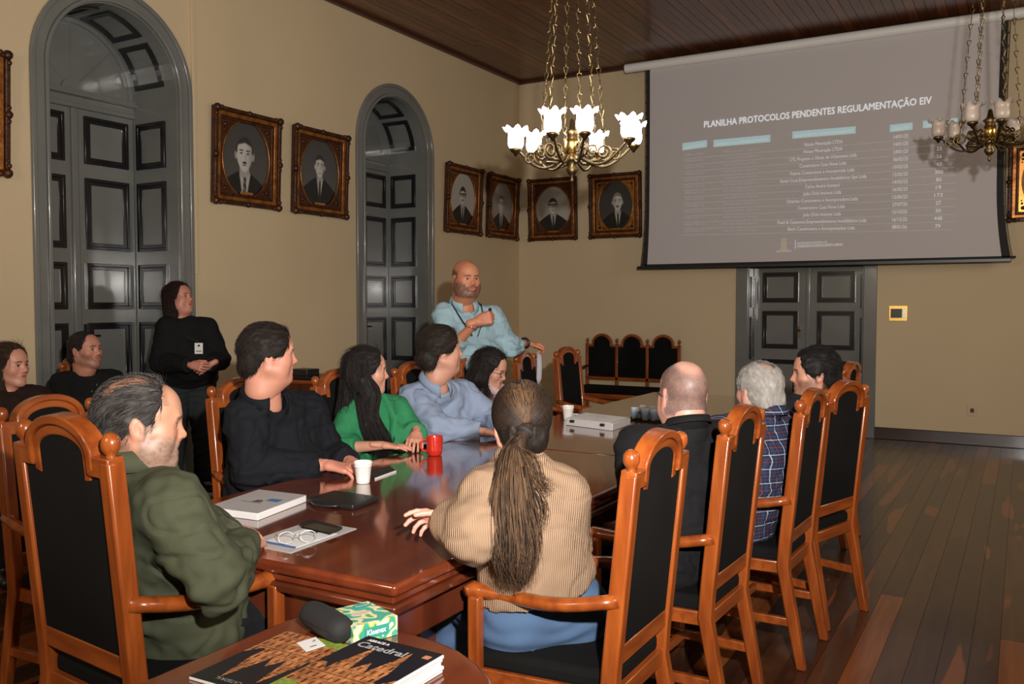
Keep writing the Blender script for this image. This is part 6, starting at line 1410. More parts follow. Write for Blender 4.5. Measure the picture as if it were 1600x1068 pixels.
# ---- 9 grey haired man in plaid
p = dict(head=pt(1187, 612, 3.92), face=D(-0.30, 0.95), pitch=0.0, hip=V3(-1.08, 3.90, 0.55), sL=V3(-1.12, 3.78, 0.935), sR=V3(-0.88, 4.05, 0.935), wL=V3(-1.46, 3.95, 0.80), wR=V3(-1.30, 4.2, 0.78), g=1.05, fat=1.05, neck=0.062, hs=1.04, skin=(0.56, 0.29, 0.21),
         hair='short', hoff=0.008, hairc=(0.27, 0.25, 0.23), hairc2=(0.50, 0.47, 0.44), nst=3800, hlen=0.016, nape=-0.08, hrad=0.0009, crown=((0.40, 0.34, 0.30), 'full', 0.5), hipdir=(-1, 0.1),
         thin=lambda P: 1 - 0.85 * sm(-((P[:, 0] / 0.035) ** 2 + ((P[:, 1] + 0.05) / 0.045) ** 2 - 1), -0.3, 0.3) * (P[:, 2] > 0.05))
r, c = person('seated white-haired man in a navy plaid shirt, from behind', p)
wht = (0.40, 0.42, 0.46); rust = (0.16, 0.045, 0.03)
pl_ = cloth('navy_plaid', (0.018, 0.024, 0.058), 0.85, 0.2, 60, plaid=[(2, 0.030, 0.0, 0.30, (0.034, 0.045, 0.095), 0.7), (1, 0.030, 0.0, 0.30, (0.034, 0.045, 0.095), 0.7), (2, 0.060, 0.2, 0.06, rust, 0.8), (1, 0.060, 0.2, 0.06, rust, 0.8), (2, 0.060, 0.7, 0.055, wht, 0.85), (1, 0.060, 0.7, 0.055, wht, 0.85)])
c['garment']('shirt', pl_, 'top', 0.026, cuff=(0.9, 0.9), hem=-0.16, wr=0.006); collar(c, pl_, r=0.070, h=0.034, openang=0.35, flare=0.018, lapel=0.02)
c['garment']('trousers', darktr, 'trousers', 0.01, vox=0.012)
# ---- 10 dark haired man looking left
p = dict(head=pt(1273, 585, 4.42), face=D(-0.95, 0.12), pitch=0.0, hip=V3(-1.03, 4.52, 0.55), sL=V3(-1.08, 4.42, 0.95), sR=V3(-0.90, 4.80, 0.95), wL=V3(-1.45, 4.5, 0.79), wR=V3(-1.42, 4.8, 0.79), g=1.1, fat=1.02, neck=0.062, hs=1.03, skin=(0.50, 0.235, 0.155),
         hair='short', hoff=0.010, hairline=0.080, top=2.0, hairc=(0.007, 0.006, 0.006), hairc2=(0.02, 0.016, 0.014), nst=5500, hlen=0.03, nape=-0.08, beard=((0.03, 0.02, 0.016), 0.55, 0, 0.001), hipdir=(-1, 0.1), crown=((0.01, 0.008, 0.008), 'full', 0.9))
r, c = person('seated young man with dark hair and stubble in profile facing left, dark jacket', p)
c['garment']('jacket', cloth('charcoal_jacket', (0.016, 0.018, 0.020), 0.85), 'top', 0.028, cuff=(0.9, 0.9), hem=-0.12, wr=0.005); collar(c, blackc, r=0.072, h=0.03, openang=0.4, flare=0.012, lapel=0.01)
c['garment']('trousers', darktr, 'trousers', 0.01, vox=0.012)
# ---- 11 standing woman
hp_ = pt(292, 585, 6.95); hp_[2] = 0.94
p = dict(head=pt(281, 467, 6.85), face=D(0.90, -0.30), pitch=0.22, fem=1, hs=1.0, hip=hp_, stand=1, sR=pt(262, 514, 6.72), sL=pt(322, 514, 6.88), eR=pt(250, 566, 6.66), wR=pt(297, 570, 6.50), eL=pt(342, 562, 6.83), wL=pt(326, 570, 6.58), L1=0.28, L2=0.24,
         g=1.08, belly=1, fat=1.08, skin=(0.50, 0.22, 0.155), neck=0.056, hair='long', longhair=1, hoff=0.012, hairc=(0.012, 0.006, 0.005), hairc2=(0.04, 0.016, 0.012), hairline=0.074, temple=0.026, nape=-0.11, nst=1300, hlen=0.07, armw=1.1,
         handR=dict(d=D(0.9, -0.2) + V3(0, 0, -0.1), n=D(0, -1) + V3(0, 0, 0.3), curls=(0.5, 0.55, 0.6, 0.6)), handL=dict(d=D(-0.7, -0.3) + V3(0, 0, -0.5), n=D(0.3, -1), curls=(0.6, 0.65, 0.7, 0.7)), shoem=M['black'])
r, c = person('standing woman with long dark hair, black sweater and badge by the arched door', p)
c['garment']('sweater', blackc, 'top', 0.026, cuff=(0.95, 0.92), hem=-0.03, wr=0.005, sleeve=1.05)
c['garment']('jeans', darkden, 'trousers', 0.02, vox=0.011)
o_ = np.array(r.location); nb_, up_, bf_, rt_ = c['nb'], c['up'], c['bf'], c['rt']; b = MB(); bp = c['smid'] + bf_ * 0.215 - up_ * 0.05 + rt_ * -0.03
for s_ in (-1, 1): b.tube([nb_ + rt_ * s_ * 0.085 + up_ * 0.01 + bf_ * 0.03 - o_, nb_ + rt_ * s_ * 0.06 + bf_ * 0.12 - up_ * 0.05 - o_, bp + up_ * 0.04 - o_], 0.006, 6)
b.build('lanyard', M['blackmatte'], r)
b = MB(); b.prism([(-0.03, -0.05), (0.03, -0.05), (0.03, 0.04), (-0.03, 0.04)], bp + bf_ * 0.012 - o_, rt_, up_, bf_ * 0.003); bd = b.build('badge', M['paper'], r)
b = MB(); b.prism([(-0.008, 0.012), (0.008, 0.012), (0.008, 0.026), (-0.008, 0.026)], bp + bf_ * 0.0155 - o_, rt_, up_, bf_ * 0.001).prism([(-0.02, -0.03), (0.02, -0.03), (0.02, -0.025), (-0.02, -0.025)], bp + bf_ * 0.0155 - o_, rt_, up_, bf_ * 0.001); b.build('badge_print', M['black'], bd)
tw = c['toW']; gl = []
for (dx, dy) in ((0.082, -0.01), (0.085, -0.05), (0.05, -0.095), (-0.02, -0.11), (-0.07, -0.08)):
    a = tw(V3(dx * .7, dy, 0.08)[None])[0]; m1 = tw(V3(dx, dy, -0.03)[None])[0]; k1 = tw(V3(dx * 1.05, dy, -0.12)[None])[0]; k2 = k1 - V3(0, 0, 0.10) - RD * 0.02 - FD * 0.02; k3 = k2 - V3(0, 0, 0.12) - FD * 0.03; gl.append([a, m1, k1, k2, k3])
core = lock_core([g[1:] for g in gl], [(0.026, 0.028, 0.03, 0.018)] * 5, (0.012, 0.007, 0.006))
st = locks(c, gl, 220, (0.014, 0.02, 0.024, 0.028), 0.0013, (0.012, 0.006, 0.005), (0.04, 0.016, 0.012), wave=0.006)
V, Fq, Cc = join(c['hairparts'] + [core, st]); put('hair', (V, Fq, Cc), M['hair'], r)
b = MB()
for (a_, b_, c_, fd) in c['legs']:
    fd = unit(fd); q = c_.copy(); q[2] = 0; sd_ = np.cross(fd, (0, 0, 1))
    b.tube([q - fd * 0.085 + V3(0, 0, .012) - o_, q + fd * 0.18 + V3(0, 0, .012) - o_], 0.012, 6) ; b.prism([(-0.09, -0.042), (0.14, -0.046), (0.185, -0.02), (0.185, 0.02), (0.14, 0.046), (-0.09, 0.042)], q + V3(0, 0, 0.002) - o_, fd, sd_, V3(0, 0, 0.022))
    for k in range(4): b.tube([q + fd * (0.03 + 0.025 * k) + sd_ * 0.02 + V3(0, 0, 0.098 - 0.012 * k) - o_, q + fd * (0.04 + 0.025 * k) - sd_ * 0.02 + V3(0, 0, 0.098 - 0.012 * k) - o_], 0.004, 5)
b.build('sole_and_laces', M['white'], r)
# ---- 12 seated man in black by the door
hp_ = pt(140, 700, 5.85); hp_[2] = 0.52
p = dict(head=pt(133, 548, 5.80), face=D(0.90, -0.28), pitch=0.12, hip=hp_, sR=pt(98, 603, 5.72), sL=pt(172, 598, 5.95), eR=pt(92, 660, 5.6), wR=pt(140, 655, 5.35), eL=pt(205, 618, 5.75), wL=pt(172, 655, 5.5), g=1.1, fat=1.04, skin=(0.46, 0.20, 0.135), neck=0.062, hs=1.0,
         hair='short', hoff=0.006, hairc=(0.012, 0.010, 0.010), hairc2=(0.03, 0.025, 0.022), nst=2500, hlen=0.012, hairline=0.066, crown=((0.015, 0.012, 0.012), 'full', 0.9), beard=((0.05, 0.03, 0.022), 0.5, 0, 0.001), hipdir=tuple(D(0.5, -0.85)[:2]), armw=1.1)
r, c = person('seated man with cropped hair and stubble in black shirt by the arched door', p)
c['garment']('shirt', blackc, 'top', 0.028, cuff=(0.9, 0.9), hem=-0.12, wr=0.006); c['garment']('trousers', darktr, 'trousers', 0.01, vox=0.014)
o_ = np.array(r.location); q = c['nb'] + c['bf'] * 0.165 - c['up'] * 0.10; b = MB()
for s_ in (-1, 1): b.tube([q + c['rt'] * (s_ * 0.02 + 0.016 * math.cos(t_)) * 0.8 + c['up'] * (0.016 * math.sin(t_) - 0.02 * s_) - o_ for t_ in np.linspace(0, 2 * PI, 13)[:-1]], 0.0018, 5, closed=True)
b.build('hanging_glasses', M['black'], r)
# ---- 13 woman in brown at the left edge
hp_ = pt(15, 770, 5.15); hp_[2] = 0.52
hcol = (0.022, 0.012, 0.008)
p = dict(head=pt(14, 572, 5.05), face=D(0.93, -0.22), pitch=0.04, fem=1, hs=1.0, hip=hp_, sR=pt(-22, 637, 4.95), sL=pt(50, 632, 5.15), wR=pt(10, 690, 4.7), wL=pt(45, 690, 4.85), g=1.08, skin=(0.54, 0.25, 0.175), neck=0.048, hair='long', longhair=1, hoff=0.012, hairc=hcol, hairc2=(0.09, 0.05, 0.03), hairline=0.072, temple=0.022, nape=-0.11, nst=1300, hlen=0.07,
         hipdir=tuple(D(0.6, -0.7)[:2]), armw=1.15)
r, c = person('seated woman in a dark brown shawl sweater at the left edge', p)
c['garment']('sweater', cloth('brown_knit', (0.022, 0.011, 0.008), 0.95, 0.5, 60), 'top', 0.034, cuff=(0.9, 0.9), hem=-0.12, wr=0.006, sleeve=1.25); c['garment']('trousers', darktr, 'trousers', 0.01, vox=0.014)
tw = c['toW']; gl = []
for (dx, dy) in ((0.082, -0.01), (0.085, -0.05), (0.05, -0.095), (-0.02, -0.11), (-0.07, -0.08)):
    a = tw(V3(dx * .7, dy, 0.08)[None])[0]; m1 = tw(V3(dx, dy, -0.03)[None])[0]; k1 = tw(V3(dx * 1.05, dy, -0.12)[None])[0]; k2 = k1 - V3(0, 0, 0.08) + c['bf'] * 0.03; k3 = k2 - V3(0, 0, 0.12) + c['bf'] * 0.05; gl.append([a, m1, k1, k2, k3])
core = lock_core([g[1:] for g in gl], [(0.026, 0.028, 0.03, 0.018)] * 5, hcol)
st = locks(c, gl, 200, (0.014, 0.02, 0.026, 0.034), 0.0013, hcol, (0.09, 0.05, 0.03), wave=0.01)
V, Fq, Cc = join(c['hairparts'] + [core, st]); put('hair', (V, Fq, Cc), M['hair'], r)
# ================================================================ THINGS ON THE TABLES
def slab(name, pix, h, th, m, label=None, cat=None, parent=None, bevel=0.002, group=None, fourth=True):
    Q = [pth(x, y, h) for x, y in pix]
    if len(Q) == 3: Q.append(Q[0] + Q[2] - Q[1])
    c = sum(Q) / 4
    if parent is None: r = thing(name, label, cat, tuple(c), 0, group)
    else: r = parent
    o_ = np.array(PL(r)); b = MB(); lo = [tuple(q - o_ + V3(0, 0, 0)) for q in Q]; hi = [tuple(q - o_ + V3(0, 0, th)) for q in Q]
    b.add(lo + hi, [(3, 2, 1, 0), (4, 5, 6, 7), (0, 1, 5, 4), (1, 2, 6, 5), (2, 3, 7, 6), (3, 0, 4, 7)])
    return r, b, Q
TT = 0.7605
# document stack
r, b, Q = slab('document_stack', [(320, 805), (399, 816), (476, 786)], TT, 0.024, M['paper'], 'thick stack of white documents with a crest on the cover, at the table\'s left edge', 'papers')
b.build('pages', M['paper'], r, bevel=0.002)
u_, v_ = unit(Q[1] - Q[0]), unit(Q[2] - Q[1]); o_ = np.array(r.location); Lu, Lv = np.linalg.norm(Q[1] - Q[0]), np.linalg.norm(Q[2] - Q[1])
cv = MB(); cv.prism([(0, 0), (Lu, 0), (Lu, Lv), (0, Lv)], Q[0] - o_ + V3(0, 0, 0.0245), u_, v_, (0, 0, 0.0015)); cv.build('cover', M['sleeve'], r)
cp = MB(); a0 = Q[0] - o_ + V3(0, 0, 0.0264); cp.prism([(0.10, 0.13), (0.135, 0.13), (0.14, 0.15), (0.125, 0.165), (0.105, 0.16)], a0, u_, v_, (0, 0, 0.0006)); cp.prism([(0.06, 0.125), (0.15, 0.125), (0.15, 0.121), (0.06, 0.121)], a0, u_, v_, (0, 0, 0.0006)); cp.build('printed_crest', mat('crest_ink', (0.10, 0.08, 0.08), 0.6), r)
cp = MB(); cp.prism([(Lu * .62, .16), (Lu * .62 + .055, .16), (Lu * .62 + .055, .20), (Lu * .62, .20)], a0, u_, v_, (0, 0, 0.0006)); cp.build('printed_logo', mat('blue_ink', (0.06, 0.17, 0.36), 0.6), r)
# black folio
r, b, Q = slab('black_folio', [(476, 789), (549, 800), (591, 786)], TT, 0.022, M['black'], 'black zipped folio with a carrying handle beside the documents', 'folder')
b.build('folio_body', M['black'], r, bevel=0.006)
o_ = np.array(r.location); u_ = unit(Q[1] - Q[0]); n_ = unit(np.cross(u_, (0, 0, 1))); L = np.linalg.norm(Q[1] - Q[0])
b = MB(); b.tube([Q[0] - o_ + u_ * L * f + n_ * (0.032 * math.sin(PI * (f - .12) / .6)) + V3(0, 0, 0.010) for f in np.linspace(.12, .72, 10)], 0.006, 7); b.build('handle', M['black'], r, smooth=True)
b = MB(); b.ball(Q[2] - o_ + unit(Q[0] - Q[2]) * 0.05 + V3(0, 0, 0.023), (0.005, 0.005, 0.002), 8); b.build('snap', M['steel'], r)
# plastic sleeve with paper
r, b, Q = slab('plastic_sleeve', [(374, 853), (450, 868), (555, 829)], TT, 0.0015, M['sleeve'], 'clear plastic sleeve holding a printed sheet in front of the man in green', 'sleeve')
b.build('sleeve_sheet', M['sleeve'], r)
_, b, Q2 = slab('x', [(407, 850), (457, 860), (524, 837)], TT + 0.0018, 0.0012, M['paper'], parent=r); b.build('paper_sheet', M['paper'], r)
_, b, Q3 = slab('x', [(407, 850), (457, 860), (460, 858)], TT + 0.0032, 0.0006, M['paper'], parent=r); b.build('blue_edge', mat('blue_strip', (0.05, 0.16, 0.42), 0.5), r)
_, b, Q3 = slab('x', [(480, 834), (490, 836), (496, 834)], TT + 0.0032, 0.0006, M['paper'], parent=r); b.build('printed_logo', mat('navy_ink', (0.05, 0.08, 0.2), 0.5), r)
r, b, Q = slab('mobile_phone', [(464, 825), (514, 838), (533, 830)], TT + 0.0035, 0.011, M['black'], 'black mobile phone lying on the plastic sleeve', 'phone')
b.build('phone_body', M['black'], r, bevel=0.004)
_, b, Q = slab('x', [(467, 825), (513, 836.5), (530, 830)], TT + 0.0148, 0.0006, M['black'], parent=r); b.build('phone_screen', mat('phone_glass', (0.004, 0.004, 0.005), 0.05), r)
# reading glasses on the paper
g0 = pth(461, 851, TT + 0.006); t = thing('reading_glasses', 'thin wire reading glasses resting on the paper sheet', 'glasses', tuple(g0)); gu = D(0.95, 0.3); gv = np.array([-gu[1], gu[0], 0])
b = MB()
for s_ in (-1, 1):
    b.tube([gu * (s_ * 0.033 + 0.024 * math.cos(a)) + V3(0, 0, 0.018 + 0.017 * math.sin(a)) + gv * 0.006 * math.sin(a) for a in np.linspace(0, 2 * PI, 17)[:-1]], 0.0011, 5, closed=True)
b.tube([gu * -0.01 + V3(0, 0, .022), gu * 0 + V3(0, 0, .026), gu * 0.01 + V3(0, 0, .022)], 0.0011, 5); b.build('frame', M['steel'], t, smooth=True)
for s_ in (-1, 1):
    b = MB(); b.tube([gu * s_ * 0.058 + V3(0, 0, .024), gu * s_ * 0.06 + gv * 0.06 + V3(0, 0, .016), gu * s_ * 0.056 + gv * 0.12 + V3(0, 0, 0.004)], 0.0011, 5); b.build('temple', M['steel'], t, smooth=True)
# foam cups
def foam_cup(x, y, label):
    t = thing('foam_cup', label, 'cup', tuple(pth(x, y, TT)), 0, 'white foam cups')
    b = MB(); b.lathe([(0.001, 0.002), (0.026, 0.0), (0.028, 0.004), (0.036, 0.078), (0.0385, 0.080), (0.0385, 0.088), (0.0375, 0.091), (0.0355, 0.090), (0.034, 0.078), (0.025, 0.008), (0.001, 0.007)], n=28); b.build('cup_body', M['foam'], t, smooth=True)
    b = MB(); b.lathe([(0.0362, 0.070), (0.0372, 0.0725), (0.0362, 0.075)], n=28); b.build('rim_bead', M['foam'], t, smooth=True)
foam_cup(565.5, 756, 'white foam cup beside the hand of the man in the black coat')
foam_cup(888, 656, 'white foam cup next to the clear file box')
# folder of the green woman
r, b, Q = slab('dark_folder', [(572, 743), (584, 750.5), (618, 738)], TT, 0.006, M['blackmatte'], 'thin dark folder with a pale edge in front of the woman in green', 'folder'); b.build('folder_body', M['blackmatte'], r)
_, b, Q = slab('x', [(584, 751), (618, 738.5), (617.6, 738)], TT, 0.0065, M['paper'], parent=r); b.build('pale_edge', M['paper'], r)
# red mug
t = thing('red_mug', 'glossy red mug on the long table', 'mug', tuple(pth(678.5, 712, TT)))
b = MB(); b.lathe([(0.001, 0.003), (0.030, 0.0), (0.034, 0.004), (0.0385, 0.03), (0.041, 0.09), (0.0415, 0.094), (0.039, 0.095), (0.0375, 0.09), (0.035, 0.012), (0.001, 0.010)], n=28); b.build('mug_body', M['red'], t, smooth=True)
b = MB(); hv = D(-1, -0.15); b.tube([hv * 0.038 + V3(0, 0, 0.074), hv * 0.055 + V3(0, 0, 0.078), hv * 0.068 + V3(0, 0, 0.062), hv * 0.068 + V3(0, 0, 0.038), hv * 0.055 + V3(0, 0, 0.022), hv * 0.036 + V3(0, 0, 0.024)], 0.006, 8); b.build('handle', M['red'], t, smooth=True)
# clear file box
r, b, Q = slab('file_box', [(884, 664.5), (958, 674), (986, 664)], TT, 0.045, M['glass'], 'translucent plastic file box with papers and black clips on the table', 'box')
b.build('box_body', M['sleeve'], r, bevel=0.004)
_, b, Q2 = slab('x', [(888, 664.0), (957, 672.5), (982, 663.5)], TT + 0.0452, 0.002, M['paper'], parent=r)
o_ = np.array(r.location); q = [Q[0] + (Q[k] - Q[0]) for k in range(4)]; cen = sum(q) / 4; q = [cen + (k - cen) * 0.9 + V3(0, 0, 0.0455) - o_ for k in q]; b = MB(); b.add([tuple(k) for k in q] + [tuple(k + V3(0, 0, 0.001)) for k in q], [(3, 2, 1, 0), (4, 5, 6, 7), (0, 1, 5, 4), (1, 2, 6, 5), (2, 3, 7, 6), (3, 0, 4, 7)]); b.build('paper_sheet', M['paper'], r)
u_ = unit(Q[1] - Q[0]); v_ = unit(Q[2] - Q[1]); text_on('DOCUMENTOS', 'printed_title', M['black'], r, cen + V3(0, 0, 0.0472) - u_ * 0.02 + v_ * 0.03, u_, v_, width=0.13, size=0.02, align='C')
for f in (0.16, 0.80):
    b = MB(); c_ = Q[0] + (Q[1] - Q[0]) * f - o_ + V3(0, 0, 0.03); b.box(c_ - v_ * 0.006, (0.028, 0.02, 0.016)); b.build('clip', M['black'], r, bevel=0.003)
a_, b_ = pth(895, 647, TT + 0.004), pth(924, 649, TT + 0.004); t = thing('pencil', 'pale pencil lying behind the file box', 'pencil', tuple(a_)); MB().tube([(0, 0, 0), tuple((b_ - a_) * .92)], 0.004, 6).build('shaft', M['paper'], t); MB().tube([tuple((b_ - a_) * .92), tuple(b_ - a_)], [0.004, 0.001], 6).build('tip', M['black'], t)
# tray with water cups
r, b, Q = slab('serving_tray', [(986, 656), (1040, 662), (1052, 651)], TT, 0.008, M['black'], 'black tray under the small clear cups of water', 'tray'); b.build('tray_base', M['black'], r, bevel=0.002)
b = MB(); o_ = np.array(r.location); qq = [k - o_ + V3(0, 0, 0.012) for k in Q]; b.tube(qq, 0.005, 6, closed=True); b.build('tray_rim', M['black'], r)
def water_cup(x, y, label):
    t = thing('water_cup', label, 'cup', tuple(pth(x, y, TT + 0.009)), 0, 'small clear cups of water on the tray')
    MB().lathe([(0.001, 0.001), (0.020, 0.0), (0.0265, 0.068), (0.0275, 0.070), (0.0255, 0.069), (0.0190, 0.003), (0.001, 0.003)], n=18).build('cup_body', M['glass'], t, smooth=True)
    MB().lathe([(0.001, 0.004), (0.0185, 0.004), (0.0235, 0.045), (0.001, 0.045)], n=18).build('water', M['water'], t, smooth=True)
for (x, y, l) in ((993, 654, 'clear cup of water at the left end of the tray'), (1009, 656.5, 'clear cup of water second from the left on the tray, front row'), (1023, 657.5, 'clear cup of water in the middle of the front row of the tray'), (1006, 650.5, 'clear cup of water in the back row of the tray, left'), (1021, 651.5, 'clear cup of water in the back row of the tray, middle'), (1036, 653.5, 'clear cup of water on the tray nearest the bald man')): water_cup(x, y, l)
# black pouch by the bald man's seat
r, b, Q = slab('camera_pouch', [(966, 716), (1000, 722), (1014, 708)], TT, 0.045, M['blackmatte'], 'black camera pouch with an orange tab near the beige sweater woman\'s chair', 'pouch'); b.build('pouch_body', M['blackmatte'], r, bevel=0.012)
o_ = np.array(r.location); b = MB(); b.box(Q[2] - o_ + V3(-.04, 0, 0.052), (0.07, 0.05, 0.03)); b.build('pouch_flap', M['blackmatte'], r, bevel=0.008)
b = MB(); b.box(Q[2] - o_ + V3(-.05, -0.03, 0.066), (0.03, 0.012, 0.006)); b.build('orange_tab', mat('orange_tab', (0.6, 0.09, 0.01), 0.5), r)
# pale strap over chair K
kx = pt(840, 545, 6.72); t = thing('neck_strap', 'pale grey strap hanging over the chair back under the presenter\'s hand', 'strap', tuple(kx)); kb = MB()
G_ = lambda a, b_, z_: RD * a + FD * b_ + V3(0, 0, z_)
kb.tube([G_(-0.02, 0.02, 0.005), G_(0.0, -0.01, 0.02), G_(0.012, -0.045, -0.02), G_(0.014, -0.05, -0.12), G_(0.010, -0.05, -0.22), G_(0.004, -0.05, -0.26)], [0.010, 0.014, 0.018, 0.022, 0.022, 0.006], 8, sq=(0.3, 1.0)); kb.build('band', mat('pale_fabric', (0.42, 0.42, 0.45), 0.8), t, smooth=True)
# ---- side table
ST = 0.7405
def cathedral(u, v, seed=0):
    """cover picture: u across, v up, both 0..1"""
    r_ = np.random.default_rng(seed); n = vnoise(np.stack([u * 1, v * 1.4, 0 * u], -1), 14, 7); n2 = vnoise(np.stack([u, v, 0 * u], -1), 40, 8)
    bg = np.stack([0.006 + 0 * u, 0.007 + 0 * u, 0.012 + 0.01 * (1 - v)], -1)
    def tower(cx, base, top, w0): h_ = np.clip((v - base) / (top - base), 0, 1); w_ = w0 * np.where(h_ < 0.35, 1, (1 - (h_ - 0.35) / 0.65)); return (np.abs(u - cx) < w_) & (v >= base) & (v < top)
    body = (v < 0.42 + 0.06 * np.sin(u * 20)) | tower(0.30, 0.3, 0.86, 0.10) | tower(0.72, 0.3, 0.90, 0.11) | tower(0.51, 0.3, 0.62, 0.12)
    win = (np.abs(np.mod(u * 11, 1) - 0.5) < 0.16) & (np.abs(np.mod(v * 9, 1) - 0.5) < 0.28)
    ring = np.abs(np.mod(v * 9, 1) - 0.03) < 0.06
    st = np.stack([0.52 + 0.16 * n, 0.20 + 0.08 * n, 0.075 + 0.03 * n], -1) * (0.85 + 0.35 * n2)[:, None]; st = np.where(win[:, None], st * 0.22, st); st = np.where(ring[:, None], st * 0.45, st)
    c_ = np.where(body[:, None], st, bg); gr = (v < 0.12 + 0.05 * n) & (u < 0.55); c_ = np.where(gr[:, None], np.stack([0.22 + 0.1 * n2, 0.30 + 0.1 * n2, 0.05 + 0 * u], -1), c_)
    return np.clip(c_, 0, 1)
def magazine(label, x0, y0, w_, l_, z, th, rz, sheets=1, flip=False):
    t = thing('magazine' if sheets == 1 else 'magazine_stack', label, 'magazine', (x0, y0, z), rz, 'cathedral magazines on the side table')
    for k in range(sheets):
        zz = k * (th + 0.0006); dx = 0.004 * math.sin(k * 2.1); b = MB(); b.bx(-w_ / 2 + dx, w_ / 2 - 0.0015 + dx, -l_ / 2, l_ / 2, zz, zz + th); b.build('pages', M['paper'], t, bevel=0.001)
    n1, n2 = 90, 130; a, c = np.meshgrid(np.linspace(0, 1, n1), np.linspace(0, 1, n2)); a, c = a.ravel(), c.ravel(); i = np.arange(n2 - 1)[:, None] * n1 + np.arange(n1 - 1)[None]; i = i.ravel(); F_ = np.stack([i, i + 1, i + n1 + 1, i + n1], -1)
    zc = sheets * (th + 0.0006) + 0.0006; P_ = np.stack([(a - .5) * w_, (c - .5) * l_, np.full_like(a, zc)], -1)
    me = np_mesh('cover', P_, F_, cathedral(1 - a if flip else a, 1 - c if flip else c)); link('cover', me, M['print'], t)
    return t, zc
def local_text(t, s, name, m, o, u, v, width, size, bold=0.0):
    me = text_mesh(s, size, bold); n = len(me.vertices); co = np.empty(n * 3); me.vertices.foreach_get('co', co); co = co.reshape(-1, 3); k = width / (co[:, 0].max() - co[:, 0].min())
    P_ = np.array(o)[None] + (co[:, :1] - co[:, 0].min()) * k * np.array(u)[None] + co[:, 1:2] * np.array(v)[None]; me.vertices.foreach_set('co', P_.ravel()); me.update(); me.materials.clear(); link(name, me, m, t)
M['ink_w'] = mat('white_ink', (0.75, 0.75, 0.75), 0.4); M['ink_g'] = mat('grey_ink', (0.36, 0.37, 0.38), 0.4)
t1, z1 = magazine('cathedral magazine lying upside down under the white card', -1.352, 1.355, 0.205, 0.285, ST, 0.006, 0.02, 1, True)
local_text(t1, 'CATEDRAL', 'cover_text', M['ink_g'], (0.02, -0.115, z1 + 0.0006), (-1, 0, 0), (0, -1, 0), 0.07, 0.016)
t2, z2 = magazine('stack of cathedral magazines with the title Abrace a Catedral on top', -1.126, 1.352, 0.200, 0.290, ST, 0.007, -0.02, 5)
local_text(t2, 'ABRACE A', 'cover_title_small', M['ink_w'], (-0.083, 0.121, z2 + 0.0006), (1, 0, 0), (0, 1, 0), 0.058, 0.014, 0.0006)
local_text(t2, 'Catedral', 'cover_title', M['ink_g'], (-0.088, 0.088, z2 + 0.0006), (1, 0, 0), (0, 1, 0), 0.125, 0.036, 0.0008)
MB().bx(0.074, 0.09, 0.105, 0.12, z2 + .0003, z2 + 0.0008).build('cover_logo', mat('logo_orange', (0.5, 0.2, 0.1), 0.5), t2)
r, b, Q = slab('white_card', [(458, 1012), (473, 1026), (504, 1016)], ST + 0.0085, 0.001, M['paper'], 'small white card lying on the left magazine', 'card'); b.build('card_stock', M['paper'], r)
o_ = np.array(r.location); u_ = unit(Q[2] - Q[1]); v_ = unit(Q[0] - Q[1]); cc_ = sum(Q) / 4 - o_; b = MB(); b.prism([(-0.008, -0.018), (0.008, -0.018), (0.008, -0.012), (-0.008, -0.012)], cc_ + V3(0, 0, .0012), u_, v_, (0, 0, .0004)); b.prism([(0.005, 0.008), (0.014, 0.006), (0.018, 0.018), (0.010, 0.012)], cc_ + V3(0, 0, .0012), u_, v_, (0, 0, .0004)); b.build('card_print', mat('card_ink', (0.25, 0.25, 0.25), 0.6), r)
# glasses case
p1, p2 = pth(488, 967, ST + 0.035), pth(524, 988, ST + 0.033); t = thing('glasses_case', 'black soft glasses case standing behind the magazines', 'case', (p1[0], p1[1], ST)); o_ = np.array(t.location); dd = p2 - p1
ax = unit(dd); b = MB(); ks = [(-0.036, 0.004), (-0.032, 0.020), (-0.020, 0.029), (0, 0.032)] ; Lc = np.linalg.norm(dd)
path = [p1 + ax * a - o_ for a, r_ in ks] + [p1 + dd * 0.5 - o_] + [p2 + ax * a - o_ for a in (0, 0.020, 0.032, 0.036)]; rad = [r_ for a, r_ in ks] + [0.033] + [0.032, 0.029, 0.020, 0.004]
b.tube(path, rad, 18, sq=(0.98, 1.05)); b.build('case_body', M['blackmatte'], t, smooth=True)
b = MB(); b.tube([p1 - ax * 0.03 + np.cross(ax, (0, 0, 1)) * 0.0335 - o_, p2 + ax * 0.03 + np.cross(ax, (0, 0, 1)) * 0.0335 - o_], 0.0015, 5); b.build('zip_seam', M['black'], t)
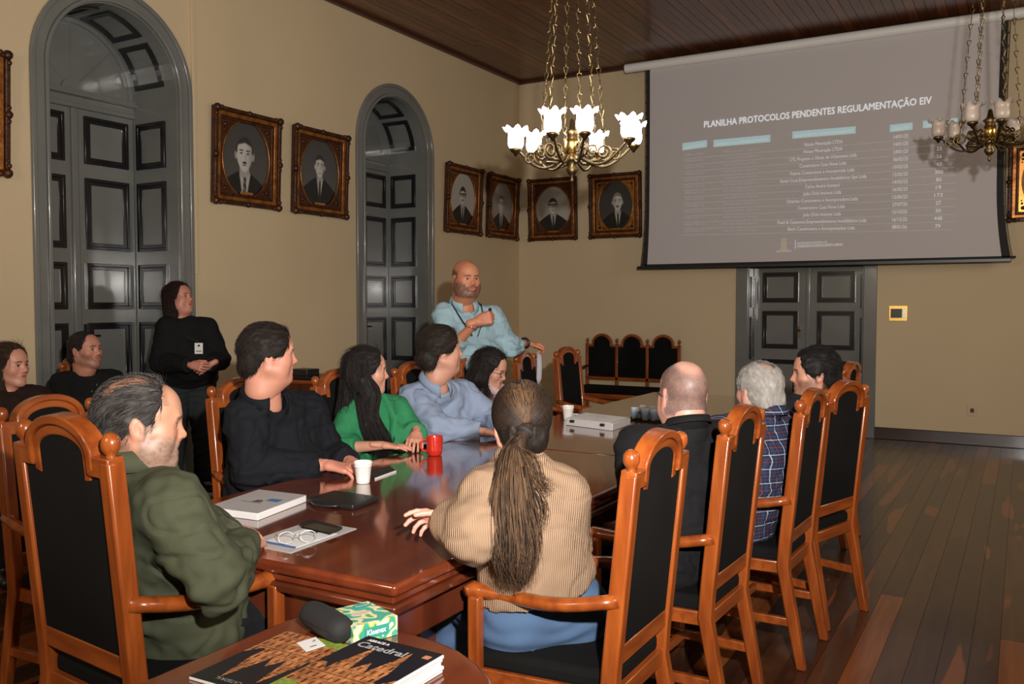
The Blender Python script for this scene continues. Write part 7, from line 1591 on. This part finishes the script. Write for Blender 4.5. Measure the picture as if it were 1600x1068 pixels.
# tissue box
Q = [pth(x, y, 0.785) for x, y in ((509.5, 960), (542.5, 988), (613, 969))]; c_ = (Q[0] + Q[2]) / 2; t = thing('tissue_box', 'small tissue box with teal and lime leaf pattern on the side table', 'box', (c_[0], c_[1], ST)); o_ = np.array(t.location)
u_ = unit(Q[2] - Q[1]); v_ = unit((Q[0] - Q[1]) - u_ * np.dot(Q[0] - Q[1], u_)); Lu = np.linalg.norm(Q[2] - Q[1]); Lv = np.linalg.norm(Q[0] - Q[1])
tm = mat('leaf_pattern_card', (0.7, 0.66, 0.45), 0.5); tc = nd(tm, 'ShaderNodeTexCoord'); n = nd(tm, 'ShaderNodeTexNoise'); n.inputs['Scale'].default_value = 26; n.inputs['Detail'].default_value = 1.0; lk(tm, tc.outputs['Object'], n.inputs['Vector'])
rp = nd(tm, 'ShaderNodeValToRGB'); rp.color_ramp.interpolation = 'CONSTANT'; E = rp.color_ramp.elements; E[0].position = 0; E[0].color = (0.06, 0.36, 0.26, 1); E[1].position = 0.44; E[1].color = (0.62, 0.60, 0.36, 1)
for ps, cl_ in ((0.50, (0.72, 0.68, 0.50)), (0.56, (0.45, 0.50, 0.05)), (0.60, (0.05, 0.33, 0.25)), (0.70, (0.65, 0.62, 0.42))): e_ = E.new(ps); e_.color = (*cl_, 1)
lk(tm, n.outputs[0], rp.inputs[0]); lk(tm, rp.outputs[0], bsdf(tm).inputs['Base Color'])
lcl = -u_ * Lu / 2 - v_ * Lv / 2
MB().prism([(0, 0), (Lu, 0), (Lu, Lv), (0, Lv)], tuple(lcl), u_, v_, (0, 0, 0.045)).build('carton', tm, t, bevel=0.001)
MB().prism([(Lu / 2 + 0.026 * math.cos(a), Lv / 2 + 0.012 * math.sin(a)) for a in np.linspace(0, 2 * PI, 17)[:-1]], tuple(lcl + V3(0, 0, 0.0448)), u_, v_, (0, 0, 0.0008)).build('opening', mat('perforated_card', (0.55, 0.45, 0.35), 0.6), t)
teal = mat('teal_label', (0.03, 0.28, 0.23), 0.5)
MB().prism([(Lu / 2 - 0.03, 0.010), (Lu / 2 + 0.034, 0.010), (Lu / 2 + 0.034, 0.034), (Lu / 2 - 0.03, 0.034)], tuple(lcl - v_ * 0.0004), u_, V3(0, 0, 1), tuple(-v_ * 0.0006)).build('side_label', teal, t)
local_text(t, 'Kleenex', 'side_lettering', M['ink_w'], lcl + u_ * (Lu / 2 - 0.024) - v_ * 0.0014 + V3(0, 0, 0.017), u_, V3(0, 0, 1), 0.05, 0.018, 0.0004)
MB().prism([(Lu - 0.05, Lv - 0.035), (Lu - 0.012, Lv - 0.035), (Lu - 0.012, Lv - 0.010), (Lu - 0.05, Lv - 0.010)], tuple(lcl + V3(0, 0, 0.0448)), u_, v_, (0, 0, 0.0008)).build('top_label', teal, t)
local_text(t, 'Kleenex', 'top_lettering', M['ink_w'], lcl + u_ * (Lu - 0.047) + v_ * (Lv - 0.027) + V3(0, 0, 0.0462), u_, v_, 0.032, 0.011, 0.0003)
